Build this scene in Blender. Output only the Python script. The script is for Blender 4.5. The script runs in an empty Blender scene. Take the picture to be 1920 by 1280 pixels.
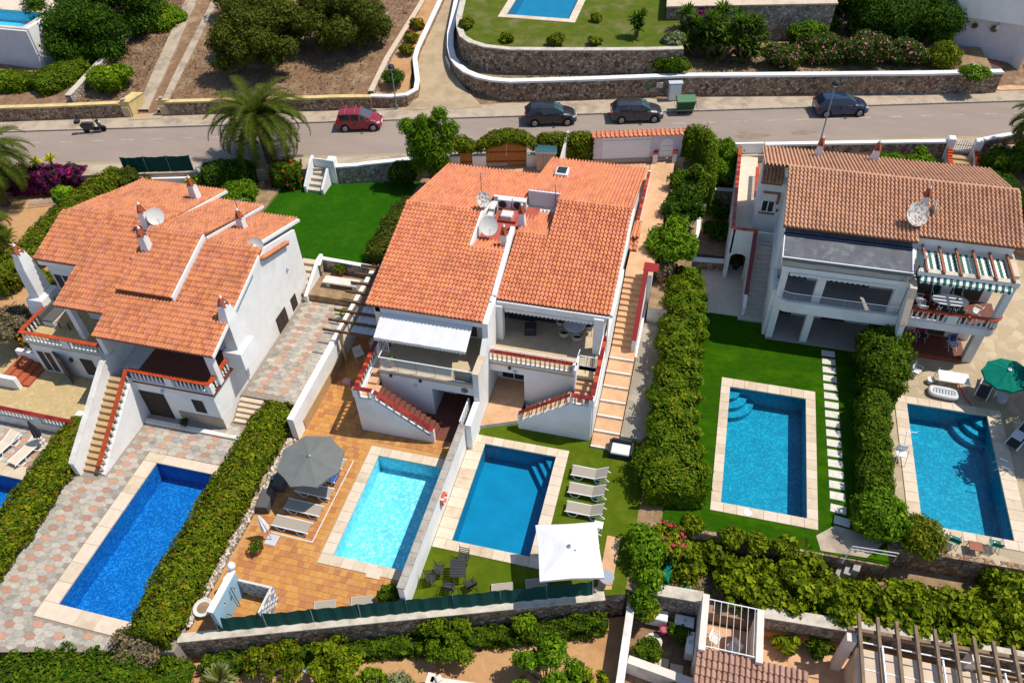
import bpy, math, random
import numpy as np
from mathutils import Vector, Matrix

random.seed(7)
RNG = np.random.default_rng(11)
scene = bpy.context.scene
COL = scene.collection

# ------------------------------------------------------------------ camera
# x runs along the house fronts, y runs uphill from the pools to the street, z is up; pool terraces lie at z = 0
cam_data = bpy.data.cameras.new("camera")
cam_data.lens = 28.0
cam_data.sensor_width = 36.0
cam_data.clip_start = 0.5
cam_data.clip_end = 900.0
cam = bpy.data.objects.new("camera", cam_data)
COL.objects.link(cam)
CAM_YAW, CAM_PITCH, CAM_ROLL, CAM_H = 15.8, 44.6, -2.3, 34.5
cam.matrix_world = (Matrix.Translation((0, 0, CAM_H)) @ Matrix.Rotation(math.radians(CAM_YAW), 4, 'Z')
                    @ Matrix.Rotation(math.radians(90 - CAM_PITCH), 4, 'X') @ Matrix.Rotation(math.radians(CAM_ROLL), 4, 'Z'))
scene.camera = cam

# ------------------------------------------------------------------ light
SUN_DIR = Vector((1.753, 0.672, 3.46)).normalized()
SUN_EL = math.asin(SUN_DIR.z)
world = bpy.data.worlds.new("World")
scene.world = world
world.use_nodes = True
wn = world.node_tree.nodes
wl = world.node_tree.links
for n in list(wn):
    wn.remove(n)
w_out = wn.new('ShaderNodeOutputWorld')
w_bg = wn.new('ShaderNodeBackground')
w_sky = wn.new('ShaderNodeTexSky')
w_sky.sky_type = 'NISHITA'
w_sky.sun_disc = False
w_sky.sun_elevation = SUN_EL
w_sky.sun_rotation = math.atan2(SUN_DIR.x, SUN_DIR.y)
w_sky.air_density = 1.0
w_sky.dust_density = 0.4
w_sky.ozone_density = 2.0
w_bg.inputs['Strength'].default_value = 0.145
wl.new(w_sky.outputs[0], w_bg.inputs['Color'])
wl.new(w_bg.outputs[0], w_out.inputs['Surface'])

sun_data = bpy.data.lights.new("sun", 'SUN')
sun_data.energy = 4.6
sun_data.angle = math.radians(0.53)
sun_data.color = (1.0, 0.94, 0.83)
sun = bpy.data.objects.new("sun", sun_data)
COL.objects.link(sun)
sun.rotation_euler = SUN_DIR.to_track_quat('Z', 'Y').to_euler()
sun.location = (40, 20, 90)

scene.view_settings.view_transform = 'Standard'
scene.view_settings.look = 'None'
scene.view_settings.exposure = 0.1
scene.view_settings.gamma = 1.0
scene.view_settings.use_curve_mapping = False
scene.render.engine = 'CYCLES'
scene.cycles.use_denoising = True
scene.cycles.max_bounces = 6
scene.cycles.diffuse_bounces = 3
scene.cycles.transparent_max_bounces = 8
scene.cycles.caustics_reflective = False
scene.cycles.caustics_refractive = False

# ------------------------------------------------------------------ materials
MAT = {}

def _new(name):
    m = bpy.data.materials.new(name)
    m.use_nodes = True
    nt = m.node_tree
    b = nt.nodes['Principled BSDF']
    MAT[name] = m
    return m, nt, b

def _pos(nt, scale=(1, 1, 1)):
    g = nt.nodes.new('ShaderNodeNewGeometry')
    mp = nt.nodes.new('ShaderNodeMapping')
    mp.inputs['Scale'].default_value = scale
    nt.links.new(g.outputs['Position'], mp.inputs['Vector'])
    return mp.outputs[0]

def _noise(nt, vec, scale, detail=4.0, rough=0.6):
    n = nt.nodes.new('ShaderNodeTexNoise')
    n.inputs['Scale'].default_value = scale
    n.inputs['Detail'].default_value = detail
    n.inputs['Roughness'].default_value = rough
    nt.links.new(vec, n.inputs['Vector'])
    return n.outputs['Fac']

def _ramp(nt, fac, stops):
    r = nt.nodes.new('ShaderNodeValToRGB')
    els = r.color_ramp.elements
    while len(els) < len(stops):
        els.new(0.5)
    for e, (p, c) in zip(els, stops):
        e.position = p
        e.color = (c[0], c[1], c[2], 1)
    nt.links.new(fac, r.inputs['Fac'])
    return r.outputs['Color']

def _mix(nt, fac, a, b, mode='MIX'):
    m = nt.nodes.new('ShaderNodeMix')
    m.data_type = 'RGBA'
    m.blend_type = mode
    for sock, val in ((m.inputs[0], fac), (m.inputs[6], a), (m.inputs[7], b)):
        if hasattr(val, 'links') or isinstance(val, bpy.types.NodeSocket):
            nt.links.new(val, sock)
        elif isinstance(val, (int, float)):
            sock.default_value = val
        else:
            sock.default_value = (val[0], val[1], val[2], 1)
    return m.outputs[2]

def _bump(nt, b, height, strength, dist=0.02):
    bp = nt.nodes.new('ShaderNodeBump')
    bp.inputs['Strength'].default_value = strength
    bp.inputs['Distance'].default_value = dist
    nt.links.new(height, bp.inputs['Height'])
    nt.links.new(bp.outputs[0], b.inputs['Normal'])
    return bp

def pm(name, c1, c2=None, scale=3.0, rough=0.8, bump=0.0, bscale=30.0, metal=0.0, c3=None, s3=0.5, sub=0.0, spec=0.15, coat=0.0, stretch=(1, 1, 1), lo=0.35, hi=0.65):
    """two-tone noise material, optional broad third tone (stains, wear), optional fine relief"""
    m, nt, b = _new(name)
    b.inputs['Roughness'].default_value = rough
    b.inputs['Metallic'].default_value = metal
    b.inputs['Specular IOR Level'].default_value = spec
    if coat:
        b.inputs['Coat Weight'].default_value = coat
    c2 = c2 or tuple(x * 0.85 for x in c1)
    vec = _pos(nt, stretch)
    col = _ramp(nt, _noise(nt, vec, scale), [(lo, c1), (hi, c2)])
    if c3:
        f = _ramp(nt, _noise(nt, vec, s3, 5.0, 0.65), [(0.5, (0, 0, 0)), (0.68, (1, 1, 1))])
        col = _mix(nt, f, col, c3)
    nt.links.new(col, b.inputs['Base Color'])
    if bump:
        _bump(nt, b, _noise(nt, vec, bscale, 3.0), bump)
    return m

def stone_mat(name, cols, scale, joint, joint_w=0.06, bump=0.9, rough=0.9):
    m, nt, b = _new(name)
    b.inputs['Roughness'].default_value = rough
    b.inputs['Specular IOR Level'].default_value = 0.2
    vec = _pos(nt)
    wob = nt.nodes.new('ShaderNodeTexNoise')
    wob.inputs['Scale'].default_value = 3.0
    nt.links.new(vec, wob.inputs['Vector'])
    add = _mix(nt, 0.08, vec, wob.outputs['Color'])
    v1 = nt.nodes.new('ShaderNodeTexVoronoi')
    v1.inputs['Scale'].default_value = scale
    nt.links.new(add, v1.inputs['Vector'])
    v2 = nt.nodes.new('ShaderNodeTexVoronoi')
    v2.feature = 'DISTANCE_TO_EDGE'
    v2.inputs['Scale'].default_value = scale
    nt.links.new(add, v2.inputs['Vector'])
    sep = nt.nodes.new('ShaderNodeSeparateColor')
    nt.links.new(v1.outputs['Color'], sep.inputs[0])
    n = len(cols)
    stone = _ramp(nt, sep.outputs[0], [(i / max(1, n - 1), c) for i, c in enumerate(cols)])
    stone = _mix(nt, 0.5, stone, _ramp(nt, _noise(nt, vec, 24), [(0.3, (0.35, 0.35, 0.35)), (0.7, (1, 1, 1))]), 'MULTIPLY')
    edge = _ramp(nt, v2.outputs['Distance'], [(0.0, (1, 1, 1)), (joint_w, (0, 0, 0))])
    col = _mix(nt, edge, stone, joint)
    nt.links.new(col, b.inputs['Base Color'])
    h = _ramp(nt, v2.outputs['Distance'], [(0.0, (0, 0, 0)), (joint_w * 3, (1, 1, 1))])
    _bump(nt, b, h, bump, 0.05)
    return m

def leaf_mat(name, c, rough=0.7, trans=0.3):
    c = (min(0.8, c[0] * 1.65), min(0.8, c[1] * 1.6), c[2] * (0.35 if c[1] > c[0] * 0.7 and c[2] < c[1] * 0.5 else 1.3))
    m, nt, b = _new(name)
    vec = _pos(nt)
    col = _ramp(nt, _noise(nt, vec, 1.7, 3), [(0.3, tuple(x * 0.72 for x in c)), (0.7, tuple(min(1, x * 1.25) for x in c))])
    nt.links.new(col, b.inputs['Base Color'])
    b.inputs['Roughness'].default_value = rough
    b.inputs['Specular IOR Level'].default_value = 0.12
    tr = nt.nodes.new('ShaderNodeBsdfTranslucent')
    nt.links.new(col, tr.inputs['Color'])
    mx = nt.nodes.new('ShaderNodeMixShader')
    mx.inputs[0].default_value = trans
    out = nt.nodes['Material Output']
    nt.links.new(b.outputs[0], mx.inputs[1])
    nt.links.new(tr.outputs[0], mx.inputs[2])
    nt.links.new(mx.outputs[0], out.inputs['Surface'])
    return m

def water_mat(name, tint, ripple=0.35, rscale=3.0):
    """clear tinted water: lets light through, reflects sky by angle"""
    m, nt, b = _new(name)
    nt.nodes.remove(b)
    out = nt.nodes['Material Output']
    tr = nt.nodes.new('ShaderNodeBsdfTransparent')
    tr.inputs['Color'].default_value = (*tint, 1)
    gl = nt.nodes.new('ShaderNodeBsdfGlossy')
    gl.inputs['Roughness'].default_value = 0.06
    fr = nt.nodes.new('ShaderNodeFresnel')
    fr.inputs['IOR'].default_value = 1.33
    vec = _pos(nt)
    h = _noise(nt, vec, rscale, 3.0, 0.55)
    bp = nt.nodes.new('ShaderNodeBump')
    bp.inputs['Strength'].default_value = ripple
    bp.inputs['Distance'].default_value = 0.1
    nt.links.new(h, bp.inputs['Height'])
    nt.links.new(bp.outputs[0], gl.inputs['Normal'])
    nt.links.new(bp.outputs[0], fr.inputs['Normal'])
    mx = nt.nodes.new('ShaderNodeMixShader')
    nt.links.new(fr.outputs[0], mx.inputs[0])
    nt.links.new(tr.outputs[0], mx.inputs[1])
    nt.links.new(gl.outputs[0], mx.inputs[2])
    nt.links.new(mx.outputs[0], out.inputs['Surface'])
    return m

def mosaic_mat(name, c1, c2, c3, scale=14.0):
    """small pool mosaic: every chip its own shade, pale wavy veins between"""
    m, nt, b = _new(name)
    b.inputs['Roughness'].default_value = 0.5
    vec = _pos(nt)
    v = nt.nodes.new('ShaderNodeTexVoronoi')
    v.inputs['Scale'].default_value = scale
    nt.links.new(vec, v.inputs['Vector'])
    sep = nt.nodes.new('ShaderNodeSeparateColor')
    nt.links.new(v.outputs['Color'], sep.inputs[0])
    chip = _ramp(nt, sep.outputs[0], [(0.0, c1), (0.6, c2), (0.9, c3)])
    broad = _ramp(nt, _noise(nt, vec, 0.8, 2), [(0.3, (0.9, 0.9, 0.9)), (0.7, (1.1, 1.1, 1.1))])
    nt.links.new(_mix(nt, 1.0, chip, broad, 'MULTIPLY'), b.inputs['Base Color'])
    return m

def glass_mat(name, tint=(0.02, 0.03, 0.035), rough=0.05, alpha=1.0):
    m, nt, b = _new(name)
    b.inputs['Base Color'].default_value = (*tint, 1)
    b.inputs['Roughness'].default_value = rough
    b.inputs['Specular IOR Level'].default_value = 0.7
    if alpha < 1:
        b.inputs['Alpha'].default_value = alpha
    return m

def check_mat(name, c1, c2, axis='x', period=0.3, rough=0.8):
    """woven stripes along one world axis"""
    m, nt, b = _new(name)
    b.inputs['Roughness'].default_value = rough
    vec = _pos(nt)
    sx = nt.nodes.new('ShaderNodeSeparateXYZ')
    nt.links.new(vec, sx.inputs[0])
    md = nt.nodes.new('ShaderNodeMath')
    md.operation = 'PINGPONG'
    md.inputs[1].default_value = period
    nt.links.new(sx.outputs['XYZ'.index(axis.upper())], md.inputs[0])
    gt = nt.nodes.new('ShaderNodeMath')
    gt.operation = 'GREATER_THAN'
    gt.inputs[1].default_value = period * 0.5
    nt.links.new(md.outputs[0], gt.inputs[0])
    nt.links.new(_mix(nt, gt.outputs[0], c1, c2), b.inputs['Base Color'])
    return m

# walls and plaster
pm('stucco', (0.80, 0.79, 0.77), (0.74, 0.73, 0.71), 1.5, 0.9, 0.25, 40, c3=(0.66, 0.64, 0.60), s3=0.35, spec=0.2)
pm('stucco_old', (0.74, 0.71, 0.66), (0.66, 0.62, 0.56), 2.0, 0.9, 0.3, 30, c3=(0.50, 0.45, 0.38), s3=0.8, spec=0.2)
pm('stucco_lilac_and_shade', (0.66, 0.62, 0.64), (0.60, 0.56, 0.58), 1.5, 0.9, 0.2, 40, spec=0.2)  # lilac plaster, also the shade painted on the raised pool wall's front
pm('stucco_cream', (0.78, 0.66, 0.45), (0.72, 0.58, 0.36), 1.5, 0.9, 0.2, 40, spec=0.2)
pm('stucco_tan', (0.62, 0.50, 0.38), (0.55, 0.43, 0.32), 1.5, 0.9, 0.25, 30, c3=(0.45, 0.36, 0.28), s3=0.7, spec=0.2)
pm('stucco_pink', (0.72, 0.62, 0.55), (0.66, 0.56, 0.49), 1.5, 0.9, 0.25, 30, spec=0.2)
pm('yellow_paint', (0.66, 0.50, 0.22), (0.58, 0.43, 0.18), 2.0, 0.85, 0.2, 30, c3=(0.45, 0.36, 0.2), s3=1.0)
pm('sandstone', (0.60, 0.49, 0.36), (0.54, 0.43, 0.31), 3.0, 0.85, 0.2, 25, c3=(0.48, 0.36, 0.26), s3=0.9)
pm('sandstone_b', (0.65, 0.54, 0.42), (0.59, 0.48, 0.36), 3.0, 0.85, 0.2, 25)
pm('coping_grey', (0.42, 0.37, 0.31), (0.33, 0.29, 0.25), 4.0, 0.9, 0.4, 25, c3=(0.24, 0.21, 0.18), s3=1.5)
pm('coping_pale', (0.58, 0.52, 0.43), (0.48, 0.42, 0.34), 4.0, 0.9, 0.4, 25, c3=(0.34, 0.29, 0.24), s3=1.2)
stone_mat('rubble', [(0.44, 0.31, 0.20), (0.16, 0.10, 0.075), (0.60, 0.48, 0.36), (0.32, 0.185, 0.10), (0.50, 0.36, 0.24), (0.10, 0.07, 0.06)], 4.6, (0.05, 0.04, 0.035))
stone_mat('rubble_orange', [(0.46, 0.31, 0.18), (0.26, 0.15, 0.09), (0.56, 0.42, 0.28), (0.36, 0.21, 0.11)], 3.6, (0.07, 0.05, 0.04))
stone_mat('rubble_pale', [(0.52, 0.43, 0.34), (0.30, 0.23, 0.18), (0.62, 0.54, 0.45), (0.2, 0.15, 0.12)], 4.0, (0.08, 0.065, 0.05))
stone_mat('crazy_paving', [(0.52, 0.40, 0.26), (0.46, 0.35, 0.22), (0.58, 0.46, 0.31), (0.42, 0.33, 0.22)], 1.8, (0.36, 0.30, 0.23), 0.02, 0.3)
stone_mat('patio_yellow', [(0.58, 0.43, 0.21), (0.52, 0.38, 0.18), (0.63, 0.47, 0.25)], 5.0, (0.45, 0.33, 0.16), 0.03, 0.3)
# ground
pm('asphalt', (0.30, 0.235, 0.195), (0.27, 0.212, 0.176), 0.7, 0.92, 0.35, 90, c3=(0.32, 0.255, 0.212), s3=0.16, stretch=(0.45, 1.5, 1))
pm('concrete', (0.45, 0.36, 0.265), (0.38, 0.30, 0.22), 1.2, 0.9, 0.25, 50, c3=(0.26, 0.21, 0.16), s3=0.6)
pm('kerb_stone', (0.42, 0.36, 0.29), (0.34, 0.29, 0.23), 2.5, 0.9, 0.3, 40)
pm('drive', (0.44, 0.33, 0.21), (0.38, 0.28, 0.17), 1.0, 0.9, 0.2, 50, c3=(0.32, 0.24, 0.15), s3=0.5)
pm('terracotta_path', (0.62, 0.38, 0.22), (0.54, 0.31, 0.17), 2.0, 0.8, 0.1, 30, c3=(0.46, 0.27, 0.15), s3=1.2)
pm('dry_earth', (0.25, 0.145, 0.085), (0.18, 0.105, 0.06), 3.5, 0.95, 0.9, 14, c3=(0.33, 0.235, 0.14), s3=0.9, lo=0.4, hi=0.6)
pm('orange_earth', (0.50, 0.29, 0.14), (0.43, 0.24, 0.11), 3.0, 0.95, 0.6, 18, c3=(0.38, 0.20, 0.09), s3=0.8)
pm('scrub_earth', (0.24, 0.15, 0.09), (0.34, 0.23, 0.13), 2.5, 0.95, 1.0, 9, c3=(0.17, 0.13, 0.05), s3=1.4)
pm('gravel', (0.36, 0.32, 0.26), (0.22, 0.19, 0.15), 16, 0.95, 1.0, 22, c3=(0.44, 0.38, 0.30), s3=0.9)
pm('turf', (0.028, 0.088, 0.001), (0.018, 0.066, 0.001), 2.2, 0.85, 0.8, 70, c3=(0.046, 0.115, 0.001), s3=0.5, stretch=(1, 1.6, 1), spec=0.03)
pm('turf_olive', (0.085, 0.125, 0.006), (0.066, 0.100, 0.005), 2.0, 0.85, 0.8, 70, c3=(0.110, 0.145, 0.010), s3=0.7, spec=0.03)
pm('turf_deep', (0.022, 0.092, 0.002), (0.016, 0.075, 0.002), 2.0, 0.85, 0.8, 70, c3=(0.030, 0.108, 0.003), s3=0.6, spec=0.03)
pm('lawn', (0.060, 0.100, 0.004), (0.105, 0.115, 0.012), 1.1, 0.9, 1.0, 40, c3=(0.165, 0.145, 0.055), s3=0.45, spec=0.1)
pm('white_line', (0.45, 0.41, 0.36), (0.30, 0.26, 0.22), 2.5, 0.9)
pm('yellow_line', (0.46, 0.33, 0.12), (0.34, 0.25, 0.12), 3.0, 0.9)
pm('oil_stain', (0.20, 0.16, 0.12), (0.28, 0.21, 0.14), 2.0, 0.9)
# tiles
TILE_A = ['tile_a%d' % i for i in range(6)]
for nme, c in zip(TILE_A, [(0.60, 0.225, 0.11), (0.65, 0.25, 0.13), (0.52, 0.19, 0.10), (0.66, 0.27, 0.125), (0.60, 0.25, 0.155), (0.67, 0.265, 0.11)]):
    pm(nme, c, tuple(x * 0.78 for x in c), 9, 0.85, 0.15, 40, c3=tuple(x * 0.70 for x in c), s3=0.8, spec=0.12)
TILE_B = ['tile_b%d' % i for i in range(6)]
for nme, c in zip(TILE_B, [(0.66, 0.235, 0.115), (0.71, 0.265, 0.14), (0.60, 0.205, 0.105), (0.73, 0.285, 0.15), (0.68, 0.25, 0.15), (0.70, 0.285, 0.12)]):
    pm(nme, c, tuple(x * 0.82 for x in c), 9, 0.85, 0.15, 40, c3=tuple(x * 0.78 for x in c), s3=0.7, spec=0.12)
TILE_D = ['tile_d%d' % i for i in range(5)]
for nme, c in zip(TILE_D, [(0.57, 0.315, 0.19), (0.61, 0.345, 0.215), (0.53, 0.285, 0.175), (0.62, 0.335, 0.19), (0.58, 0.33, 0.22)]):
    pm(nme, c, tuple(x * 0.8 for x in c), 9, 0.88, 0.15, 40, c3=tuple(x * 0.75 for x in c), s3=0.8, spec=0.12)
TILE_P = ['tile_p%d' % i for i in range(4)]
for nme, c in zip(TILE_P, [(0.44, 0.25, 0.18), (0.48, 0.28, 0.20), (0.40, 0.225, 0.16), (0.46, 0.27, 0.2)]):
    pm(nme, c, tuple(x * 0.8 for x in c), 9, 0.88, 0.15, 40, c3=tuple(x * 0.65 for x in c), s3=2.5, spec=0.2)
pm('tile_bed', (0.22, 0.10, 0.06), (0.17, 0.08, 0.05), 4, 0.95)
FLOOR_T = ['floor_t%d' % i for i in range(7)]
for nme, c in zip(FLOOR_T, [(0.52, 0.245, 0.075), (0.49, 0.22, 0.065), (0.55, 0.275, 0.085), (0.42, 0.175, 0.07), (0.50, 0.235, 0.08), (0.45, 0.195, 0.075), (0.53, 0.255, 0.07)]):
    pm(nme, c, tuple(x * 0.88 for x in c), 5, 0.75, 0.05, 30, spec=0.12)
HEX_W = ['hex_w%d' % i for i in range(4)]
for nme, c in zip(HEX_W, [(0.47, 0.42, 0.35), (0.42, 0.375, 0.315), (0.50, 0.445, 0.375), (0.36, 0.33, 0.29)]):
    pm(nme, c, tuple(x * 0.8 for x in c), 5, 0.85, 0.2, 35, c3=tuple(x * 0.6 for x in c), s3=1.6)
HEX_R = ['hex_r%d' % i for i in range(3)]
for nme, c in zip(HEX_R, [(0.47, 0.26, 0.18), (0.52, 0.29, 0.19), (0.40, 0.23, 0.17)]):
    pm(nme, c, tuple(x * 0.82 for x in c), 5, 0.85, 0.2, 35)
pm('grout', (0.30, 0.25, 0.20), (0.24, 0.20, 0.16), 5, 0.95)
pm('grout_tan', (0.50, 0.27, 0.10), (0.44, 0.23, 0.085), 5, 0.95)
GLAZED = ['glazed%d' % i for i in range(3)]
for nme, c in zip(GLAZED, [(0.24, 0.012, 0.010), (0.19, 0.010, 0.010), (0.30, 0.022, 0.012)]):
    pm(nme, c, tuple(x * 0.8 for x in c), 6, 0.3, spec=0.5)
GLAZED_O = ['glazed_o%d' % i for i in range(2)]
for nme, c in zip(GLAZED_O, [(0.50, 0.070, 0.014), (0.43, 0.058, 0.013)]):
    pm(nme, c, tuple(x * 0.85 for x in c), 6, 0.4, spec=0.4)
pm('dark_red_floor', (0.17, 0.055, 0.035), (0.14, 0.045, 0.03), 3, 0.6, spec=0.3)
pm('red_paint_floor', (0.42, 0.10, 0.07), (0.35, 0.085, 0.06), 2, 0.8)
pm('beige_floor', (0.52, 0.41, 0.27), (0.47, 0.36, 0.23), 2.0, 0.75, c3=(0.44, 0.34, 0.22), s3=0.9)
pm('grey_floor', (0.34, 0.30, 0.27), (0.30, 0.265, 0.24), 2, 0.8)
pm('stair_stone', (0.52, 0.46, 0.38), (0.45, 0.40, 0.33), 2, 0.85)
# timber, metal, cloth
pm('wood_dark', (0.16, 0.085, 0.045), (0.10, 0.055, 0.03), 3, 0.75, 0.3, 40, stretch=(1, 1, 4))
pm('wood_weathered', (0.25, 0.17, 0.11), (0.17, 0.115, 0.075), 3, 0.85, 0.3, 40)
pm('wood_orange', (0.38, 0.17, 0.05), (0.30, 0.125, 0.035), 4, 0.6, stretch=(6, 6, 0.6))
pm('wood_red', (0.34, 0.13, 0.075), (0.26, 0.10, 0.06), 3, 0.7)
pm('wood_tan', (0.46, 0.31, 0.16), (0.40, 0.26, 0.13), 3, 0.7)
pm('shutter_brown', (0.065, 0.045, 0.038), (0.05, 0.036, 0.03), 4, 0.6)
pm('interior_dark', (0.09, 0.07, 0.06), (0.06, 0.05, 0.045), 2, 0.9)
pm('white_paint', (0.78, 0.78, 0.77), (0.74, 0.74, 0.73), 3, 0.5)
pm('white_plastic', (0.80, 0.79, 0.77), (0.76, 0.75, 0.73), 3, 0.45)
pm('awning_white', (0.70, 0.69, 0.69), (0.66, 0.65, 0.65), 2, 0.85, 0.3, 6)
pm('awning_grey', (0.13, 0.135, 0.145), (0.10, 0.105, 0.115), 1.5, 0.75, 0.6, 3, c3=(0.20, 0.205, 0.215), s3=1.6)
pm('grey_cloth', (0.155, 0.165, 0.155), (0.14, 0.15, 0.14), 2, 0.9)
pm('taupe_mesh', (0.36, 0.31, 0.25), (0.32, 0.275, 0.22), 40, 0.85)
pm('charcoal', (0.045, 0.045, 0.048), (0.035, 0.035, 0.038), 5, 0.7)
pm('rattan_grey', (0.12, 0.115, 0.11), (0.08, 0.078, 0.075), 25, 0.85, 0.4, 40)
pm('rattan_dark', (0.045, 0.045, 0.055), (0.03, 0.03, 0.038), 25, 0.8, 0.4, 40)
pm('green_net', (0.008, 0.060, 0.050), (0.006, 0.045, 0.038), 8, 0.9, 0.3, 30)
pm('green_canvas', (0.0, 0.165, 0.115), (0.0, 0.14, 0.098), 2, 0.85)
pm('blue_towel', (0.03, 0.10, 0.42), (0.02, 0.08, 0.34), 6, 0.95, 0.3, 40)
pm('magenta_cloth', (0.36, 0.02, 0.12), (0.30, 0.015, 0.10), 5, 0.95)
pm('pink_cloth', (0.62, 0.34, 0.32), (0.55, 0.3, 0.28), 5, 0.95)
pm('red_noodle', (0.60, 0.02, 0.05), (0.55, 0.015, 0.045), 5, 0.7)
pm('buoy_orange', (0.72, 0.12, 0.04), (0.66, 0.10, 0.035), 4, 0.6)
pm('steel', (0.55, 0.56, 0.57), (0.5, 0.51, 0.52), 5, 0.35, metal=0.8)
pm('dark_metal', (0.06, 0.065, 0.07), (0.05, 0.052, 0.056), 5, 0.45, metal=0.3)
pm('lamp_grey', (0.26, 0.28, 0.30), (0.22, 0.24, 0.26), 5, 0.5, metal=0.3)
pm('bin_green', (0.035, 0.10, 0.05), (0.03, 0.085, 0.042), 3, 0.55)
pm('bin_lid_green', (0.10, 0.20, 0.10), (0.085, 0.175, 0.088), 3, 0.55)
pm('cabinet_grey', (0.50, 0.52, 0.55), (0.45, 0.47, 0.5), 3, 0.6)
pm('dish_white', (0.62, 0.61, 0.58), (0.56, 0.55, 0.52), 2, 0.6)
pm('dish_rust', (0.34, 0.20, 0.13), (0.62, 0.61, 0.58), 7, 0.7, lo=0.42, hi=0.52)
pm('terracotta_pot', (0.50, 0.19, 0.09), (0.44, 0.16, 0.075), 4, 0.85)
pm('clay_red', (0.40, 0.11, 0.05), (0.33, 0.085, 0.04), 6, 0.75)
pm('blue_wall', (0.30, 0.46, 0.56), (0.27, 0.42, 0.52), 2, 0.85)
pm('tile_blue', (0.05, 0.22, 0.50), (0.06, 0.28, 0.55), 6, 0.3)
pm('tile_cream', (0.62, 0.58, 0.50), (0.56, 0.52, 0.46), 6, 0.4)
pm('rubber', (0.018, 0.018, 0.019), (0.015, 0.015, 0.016), 5, 0.85)
pm('alloy', (0.42, 0.43, 0.44), (0.36, 0.37, 0.38), 8, 0.35, metal=0.7)
pm('paint_red', (0.24, 0.012, 0.022), (0.22, 0.011, 0.02), 1, 0.3, coat=1.0)
pm('paint_dark', (0.020, 0.021, 0.026), (0.018, 0.019, 0.024), 1, 0.3, coat=1.0)
pm('paint_grey', (0.050, 0.050, 0.056), (0.046, 0.046, 0.052), 1, 0.32, metal=0.4, coat=1.0)
pm('paint_blue', (0.016, 0.026, 0.062), (0.014, 0.023, 0.056), 1, 0.3, coat=1.0)
pm('tail_red', (0.45, 0.01, 0.01), (0.4, 0.01, 0.01), 4, 0.25)
pm('lens_clear', (0.62, 0.64, 0.66), (0.5, 0.52, 0.54), 4, 0.15)
pm('bark', (0.16, 0.12, 0.085), (0.09, 0.068, 0.05), 8, 0.95, 0.8, 20, stretch=(1, 1, 0.35))
pm('palm_bark', (0.17, 0.115, 0.075), (0.08, 0.055, 0.038), 7, 0.95, 1.0, 12, stretch=(1, 1, 2.5))
pm('twig', (0.13, 0.10, 0.075), (0.10, 0.08, 0.06), 6, 0.95)
pm('hedge_core', (0.012, 0.022, 0.006), (0.02, 0.02, 0.008), 4, 1.0, spec=0.0)  # near-black: the shade between leaves put into the colour of a solid core
pm('white_stone', (0.66, 0.62, 0.55), (0.56, 0.52, 0.46), 4, 0.9, 0.4, 15)
pm('pebble', (0.52, 0.42, 0.30), (0.40, 0.32, 0.23), 6, 0.9, 0.4, 20)
pm('clay_plain', (0.50, 0.29, 0.12), (0.46, 0.26, 0.11), 3, 0.85)
glass_mat('glass_dark')
glass_mat('glass_car', (0.015, 0.022, 0.028), 0.03)
glass_mat('glass_teal', (0.04, 0.10, 0.115), 0.04)
m_ = glass_mat('glass_clear', (0.75, 0.85, 0.83), 0.03, 0.22)
check_mat('green_stripe', (0.012, 0.12, 0.085), (0.74, 0.72, 0.68), 'x', 0.16)
check_mat('blue_stripe', (0.05, 0.14, 0.45), (0.70, 0.70, 0.70), 'y', 0.10)
# pools
water_mat('water_a', (0.45, 0.82, 0.98), 0.25, 3.2)
water_mat('water_c1', (0.80, 0.96, 0.99), 0.35, 3.0)
water_mat('water_c2', (0.42, 0.86, 0.97), 0.04, 1.2)
water_mat('water_e', (0.45, 0.88, 0.97), 0.22, 2.6)
mosaic_mat('basin_a', (0.002, 0.135, 0.42), (0.003, 0.18, 0.48), (0.06, 0.33, 0.62))
mosaic_mat('basin_c1', (0.16, 0.66, 0.84), (0.22, 0.72, 0.88), (0.50, 0.88, 0.93), 9)
mosaic_mat('basin_c2', (0.001, 0.255, 0.405), (0.001, 0.27, 0.42), (0.002, 0.28, 0.43))
mosaic_mat('basin_e', (0.001, 0.235, 0.355), (0.002, 0.285, 0.40), (0.03, 0.42, 0.52), 11)
# leaves
for nme, c in dict(lf_hedge1=(0.075, 0.110, 0.010), lf_hedge2=(0.030, 0.056, 0.006), lf_hedge3=(0.145, 0.155, 0.014), lf_hedge4=(0.125, 0.075, 0.012),
                   lf_deep1=(0.026, 0.066, 0.010), lf_deep2=(0.011, 0.032, 0.006), lf_deep3=(0.055, 0.105, 0.014),
                   lf_bright1=(0.070, 0.140, 0.012), lf_bright2=(0.036, 0.085, 0.010), lf_bright3=(0.125, 0.200, 0.020),
                   lf_olive1=(0.060, 0.076, 0.028), lf_olive2=(0.032, 0.044, 0.016), lf_olive3=(0.075, 0.090, 0.034),
                   lf_palm1=(0.034, 0.050, 0.016), lf_palm2=(0.062, 0.080, 0.024),
                   lf_vine1=(0.100, 0.135, 0.010), lf_vine2=(0.038, 0.062, 0.006), lf_vine3=(0.160, 0.190, 0.018),
                   lf_dry=(0.17, 0.13, 0.085), lf_purple=(0.13, 0.010, 0.105), lf_purple2=(0.055, 0.006, 0.05), lf_yellow=(0.40, 0.36, 0.03),
                   lf_orange=(0.55, 0.13, 0.012), lf_pink=(0.52, 0.20, 0.27), lf_red=(0.50, 0.015, 0.02), lf_magenta=(0.50, 0.02, 0.12),
                   lf_silver=(0.16, 0.18, 0.115), lf_citrus=(0.11, 0.175, 0.014)).items():
    leaf_mat(nme, c)

# ------------------------------------------------------------------ mesh helpers
def wloc(o):
    v = Vector((0, 0, 0))
    while o is not None:
        v = v + o.location
        o = o.parent
    return v

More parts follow.
